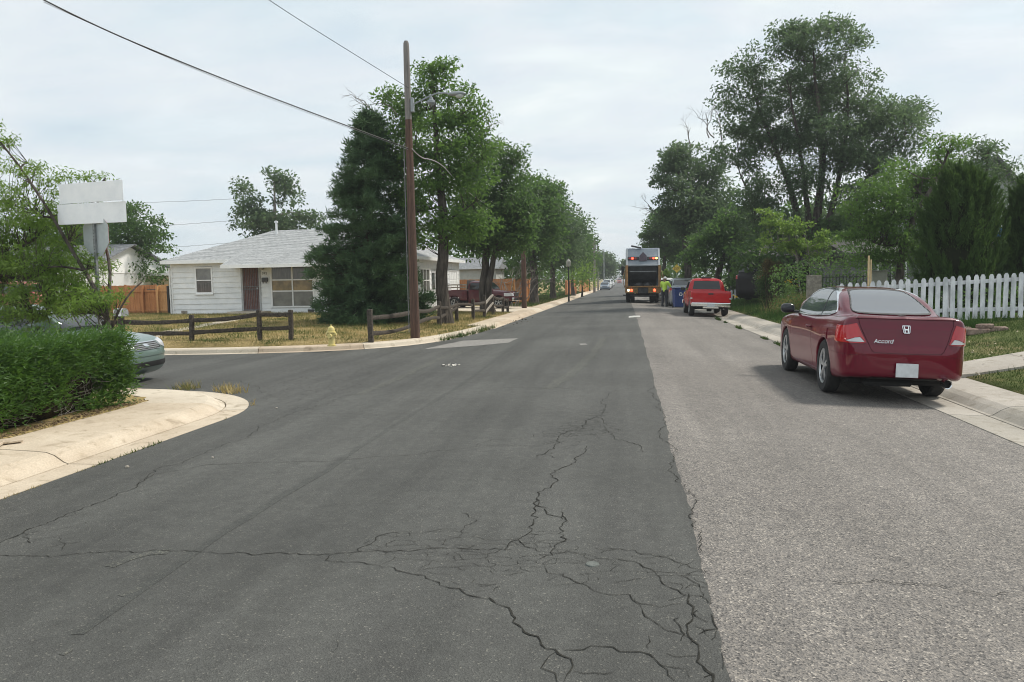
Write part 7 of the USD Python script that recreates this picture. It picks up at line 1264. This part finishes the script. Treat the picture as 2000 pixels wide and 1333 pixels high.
tree('garden_tree', 'light green willow-leaved tree behind the picket fence', b, 0.14, [blob(1720, 400, 60, 50, Y), blob(1790, 370, 60, 55, Y + 1), blob(1690, 450, 45, 45, Y), blob(1760, 460, 60, 45, Y), blob(1840, 330, 40, 40, Y + 1), blob(1760, 330, 30, 22, Y), blob(1830, 290, 14, 22, Y), blob(1865, 280, 14, 18, Y), blob(1700, 505, 40, 18, Y), blob(1690, 375, 30, 30, Y)], 11.0, (0.14, 0.045), GREEN2, BARK, 111, rc=0.33, nleaf=34, shell=0.35, droop=0.5, clump_gap=0.15)
Y = 33.0; p = at(1920, 545, Y); b = np.array([p[0], Y, 0.4])
tree('garden_tree', 'wispy grey-green tree before the gabled house', b, 0.15, [blob(1900, 310, 45, 36, Y), blob(1940, 330, 40, 36, Y), blob(1890, 370, 50, 40, Y), blob(1950, 385, 40, 40, Y), blob(1930, 290, 26, 12, Y), blob(1960, 345, 24, 18, Y), blob(1960, 440, 30, 40, Y + 1)], 4.6, (0.17, 0.05), GREYGREEN, BARK, 112, rc=0.38, nleaf=34, shell=0.35, droop=0.4, clump_gap=0.2)
def upright(label, px, pyb, y, wpx, pyt, seed):
    r = np.random.default_rng(seed); p = at(px, pyb, y); b = np.array([p[0], y, 0.44]); top = at(px, pyt, y); H = top[2] - b[2]; R = wpx / 2 * depth_of(p) / FOC; root = thing('juniper_tree', label, 'tree', b); mb = MB(); mb.tube(np.array([b, b + [0, 0, H * .5], b + [0, 0, H * .9]]), [0.14, 0.08, 0.02], 7)
    n = 420; t = r.random(n) ** 0.85; az = r.random(n) * 2 * np.pi; prof = np.interp(t, [0, .15, .4, .7, .9, 1], [.92, 1.0, .96, .74, .42, .1]) * R * (0.82 + 0.15 * np.sin(5 * az + 7 * t) + 0.30 * (meshkit.noise(np.stack([az * 2, t * 9, 0 * t], -1), seed) - .5)); rr = prof * (1 - 0.22 * r.random(n) ** 2)
    C = b + np.column_stack([np.cos(az) * rr, np.sin(az) * rr, t * H]); o = np.column_stack([np.cos(az) * .42, np.sin(az) * .42, np.ones(n)]) + r.normal(0, .12, (n, 3)); m = 190
    tt = np.tile(np.linspace(0, 1, m), n)[:, None]; CC = np.repeat(C, m, 0) + np.repeat(unit(o), m, 0) * tt * (.35 + .3 * np.repeat(r.random(n), m)[:, None]) + r.normal(size=(n * m, 3)) * .075 * (1.1 - tt); DD = np.repeat(o, m, 0) + r.normal(size=(n * m, 3)) * 0.35
    obj('trunk', mb, BARK_BROWN, root, world=True); obj('crown', blades(CC, DD, 0.11 * (0.6 + 0.8 * r.random(n * m)), 0.02, r), CEDAR, root, world=True)
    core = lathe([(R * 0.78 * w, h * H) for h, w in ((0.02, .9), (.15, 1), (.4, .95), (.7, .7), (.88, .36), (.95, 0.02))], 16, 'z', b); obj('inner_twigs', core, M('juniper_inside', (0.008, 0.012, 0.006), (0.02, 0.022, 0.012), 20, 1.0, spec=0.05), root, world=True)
upright('broad dark upright juniper behind the middle of the picket fence', 1872, 560, 22.6, 165, 352, 121)
upright('dark upright juniper at the right end of the picket fence', 2010, 560, 23.4, 120, 380, 122)
# young staked tree, shrubs, flowers and tall grasses at the end of the fence
Y = 25.0; p = on(1568, 597, lawn_z); Y = float(p[1]); st = [(np.array([p, at(1560, 540, Y), at(1556, 500, Y), at(1550, 440, Y)]), 0.035), (np.array([p + [.45, 0, 0], at(1582, 560, Y), at(1580, 500, Y), at(1568, 450, Y), at(1560, 430, Y)]), 0.028)]
tree('sapling', 'thin young tree with bright leaves behind the red coupe', p, 0.04, [blob(1505, 420, 26, 20, Y), blob(1540, 450, 30, 24, Y), blob(1510, 470, 22, 20, Y), blob(1560, 440, 18, 18, Y), blob(1600, 470, 30, 22, Y), blob(1550, 480, 32, 18, Y), blob(1625, 465, 14, 14, Y), blob(1520, 520, 20, 20, Y), blob(1590, 500, 26, 12, Y)], 15.0, (0.13, 0.075), GREEN3, BARK_PALE, 131, stems=st, rc=0.2, nleaf=20, shell=0.2, twig_r=0.008, clump_gap=0.2)
def shrub(label, px, py, y, parts, look, seed, leaf=(0.09, 0.03), dens=60, name='shrub', nst=16, h=1.0, up=0.5):
    r = np.random.default_rng(seed); p = on(px, py, lawn_z); y = float(p[1]); root = thing(name, label, 'shrub', p); mb = MB(); B_ = [blob(a, b_, c_, d_, y) for a, b_, c_, d_ in parts]; P = []
    for c_, q in B_:
        q = np.array(q); m = int(dens * 4.19 * q.prod()) + 120; P.append(c_ + unit(r.normal(size=(m, 3))) * q * (r.random((m, 1)) ** 0.45))
    P = np.vstack(P)
    for k in range(nst):
        e = P[int(r.integers(len(P)))]; mb.tube(curve_between(p + r.normal(size=3) * [.12, .12, 0], e, r, 0.08, 5), np.linspace(0.012, 0.004, 5), 3, False)
    obj('stem', mb, BARK_BROWN, root, world=True); m = 8; C = np.repeat(P, m, 0) + r.normal(size=(len(P) * m, 3)) * 0.06
    obj('foliage', leaf_quads(C, r.normal(size=C.shape) * .7 + [0, 0, up], leaf[0], leaf[1], r), look, root, world=True); return root
shrub('tall bushy shrub with upright bronze tips beside the walk', 1503, 606, 0, [(1503, 570, 24, 34), (1498, 545, 24, 22), (1512, 590, 22, 16), (1522, 560, 16, 24)], CEDAR, 141, dens=420)
shrub('bronze wispy plant on top of the tall shrub by the walk', 1508, 607, 0, [(1506, 528, 18, 12), (1520, 522, 6, 10), (1500, 515, 8, 8)], BRONZE, 142, (0.08, 0.02), 420, 'bronze_plant')
shrub('low green bush between the tall shrub and the young tree', 1535, 600, 0, [(1538, 575, 16, 20), (1530, 590, 14, 12)], GREEN2, 143, dens=300)
shrub('leafy shrub behind the roof of the red coupe', 1600, 585, 0, [(1640, 530, 26, 20), (1610, 540, 20, 16), (1672, 525, 22, 20)], GREEN, 144, dens=120)
shrub('small ferny plant growing beside the wooden stakes', 1685, 560, 0, [(1682, 527, 14, 12), (1690, 540, 10, 9)], GREEN2, 145, (0.12, 0.03), 300)
shrub('bright young shrub behind the yellow road sign', 1345, 580, 0, [(1340, 520, 9, 16), (1338, 545, 12, 14), (1300, 540, 9, 14)], GREEN3, 146, (0.2, 0.1), 50)
def tufts(name, label, px_c, n, spread, h, look, seed, w=0.012):
    r = np.random.default_rng(seed); p = on(*px_c, lawn_z); C = np.column_stack([p[:2] + r.normal(size=(n, 2)) * spread, np.zeros(n)]); C[:, 2] = lawn_z(C[:, 0], C[:, 1]) - 0.01
    o = obj(name, blades(C, np.column_stack([r.normal(0, .28, (n, 2)), np.ones(n)]), h * (0.5 + 0.7 * r.random(n)), w, r), look); tag(o, label, 'grass', None, 'stuff')
tufts('tall_grass', 'tall yellow dry grass beside the front of the red coupe', (1555, 606), 2600, (0.45, 0.75), 0.72, TALLDRY, 151)
tufts('weed_clump', 'green weeds at the foot of the picket fence behind the coupe tail', (1880, 645), 500, (0.25, 0.2), 0.42, LUSH, 152)
def flowers(label, px, py, n, seed, spread=(0.45, 0.3), h=0.42):
    r = np.random.default_rng(seed); p = on(px, py, lawn_z); root = thing('flower_clump', label, 'flowers', p); C = np.column_stack([r.normal(size=(n * 7, 2)) * spread, np.zeros(n * 7)]); obj('leaves', blades(C, np.column_stack([r.normal(0, .35, (n * 7, 2)), np.ones(n * 7)]), h * (0.5 + 0.5 * r.random(n * 7)), 0.016, r), LUSH, root)
    H = np.column_stack([r.normal(size=(n, 2)) * spread * 0.9, h * (0.65 + 0.5 * r.random(n))]); C = np.repeat(H, 6, 0); D = r.normal(size=C.shape); D[:, 2] = np.abs(D[:, 2]) * .6; obj('blossom', leaf_quads(C + unit(D) * 0.035, D, 0.085, 0.04, r), YELLOW, root)
flowers('low clump of orange-yellow flowers nearest the red pickup', 1458, 592, 90, 161)
flowers('taller clump of yellow flowers left of the bronze shrub', 1475, 585, 60, 162, (0.3, 0.3), 0.75)
flowers('yellow flowers on top of the dark planter by the tall grass', 1540, 590, 26, 163, (0.25, 0.15), 0.95)

# ---- the far gardens behind, which read as one dark mass of foliage
def thicket(name, label, boxes, n, look, seed, size):
    r = np.random.default_rng(seed); P = []
    for (x0, x1, y0, y1, h) in boxes:
        m = int(n * (x1 - x0) * h); x = r.uniform(x0, x1, m); t = r.random(m) ** 0.8; y = r.uniform(y0, y1, m); hh = h * (0.45 + 0.9 * meshkit.fbm(np.stack([x * .22, y * .1, 0 * x], -1), 3, seed)); P.append(np.column_stack([x, y, lawn_z(x, y) + t * hh]))
    P = np.vstack(P); o = obj(name, leaf_quads(P, r.normal(size=P.shape) - [0, 0, .2], size * (0.6 + .8 * r.random(len(P))), size * .55, r), look); tag(o, label, 'trees', None, 'stuff')
thicket('background_trees', 'dark mass of garden trees beyond the houses on the right', [(6.5, 11, 49.5, 51.5, 3.0), (9, 40, 58, 62, 7), (5.6, 16, 68, 72, 8), (5.4, 10, 95, 100, 9), (5.6, 9, 130, 136, 9), (20, 45, 46, 50, 6)], 42, GREEN, 301, .42)
thicket('background_trees', 'dark mass of garden trees beyond the fences on the left', [(-40, -9, 66, 70, 5), (-16, -7.5, 60, 63, 6), (-16, -7.2, 62, 64, 3), (-10, -6.3, 75, 78, 4), (-12, -6.6, 96, 100, 7), (-10, -6, 128, 134, 8), (-60, -26, 62, 66, 4.5)], 36, GREEN, 302, .42)
thicket('far_trees', 'hazy tree line at the far end of the street', [(-60, -8, 420, 430, 9), (6, 60, 380, 390, 9)], 8, GREYGREEN, 303, 1.0)

thicket('undergrowth', 'shadowy low undergrowth directly behind the white picket fence', [(5.6, 14.0, 20.3, 22.0, 0.95), (5.6, 12, 29.5, 31.5, 2.2)], 420, GREEN, 304, .10)
# ---- the summer haze over the street
hz = MB().box(-720, 720, -80, 1520, -4, 40)
obj('haze', hz, usdkit.material(stage, '/World/Looks/haze_air', {'v': ('principled_volume', {'color': (0.86, 0.9, 0.95), 'density': 0.0006, 'anisotropy': 0.2})}, [], volume='v.volume'), kind='stuff')
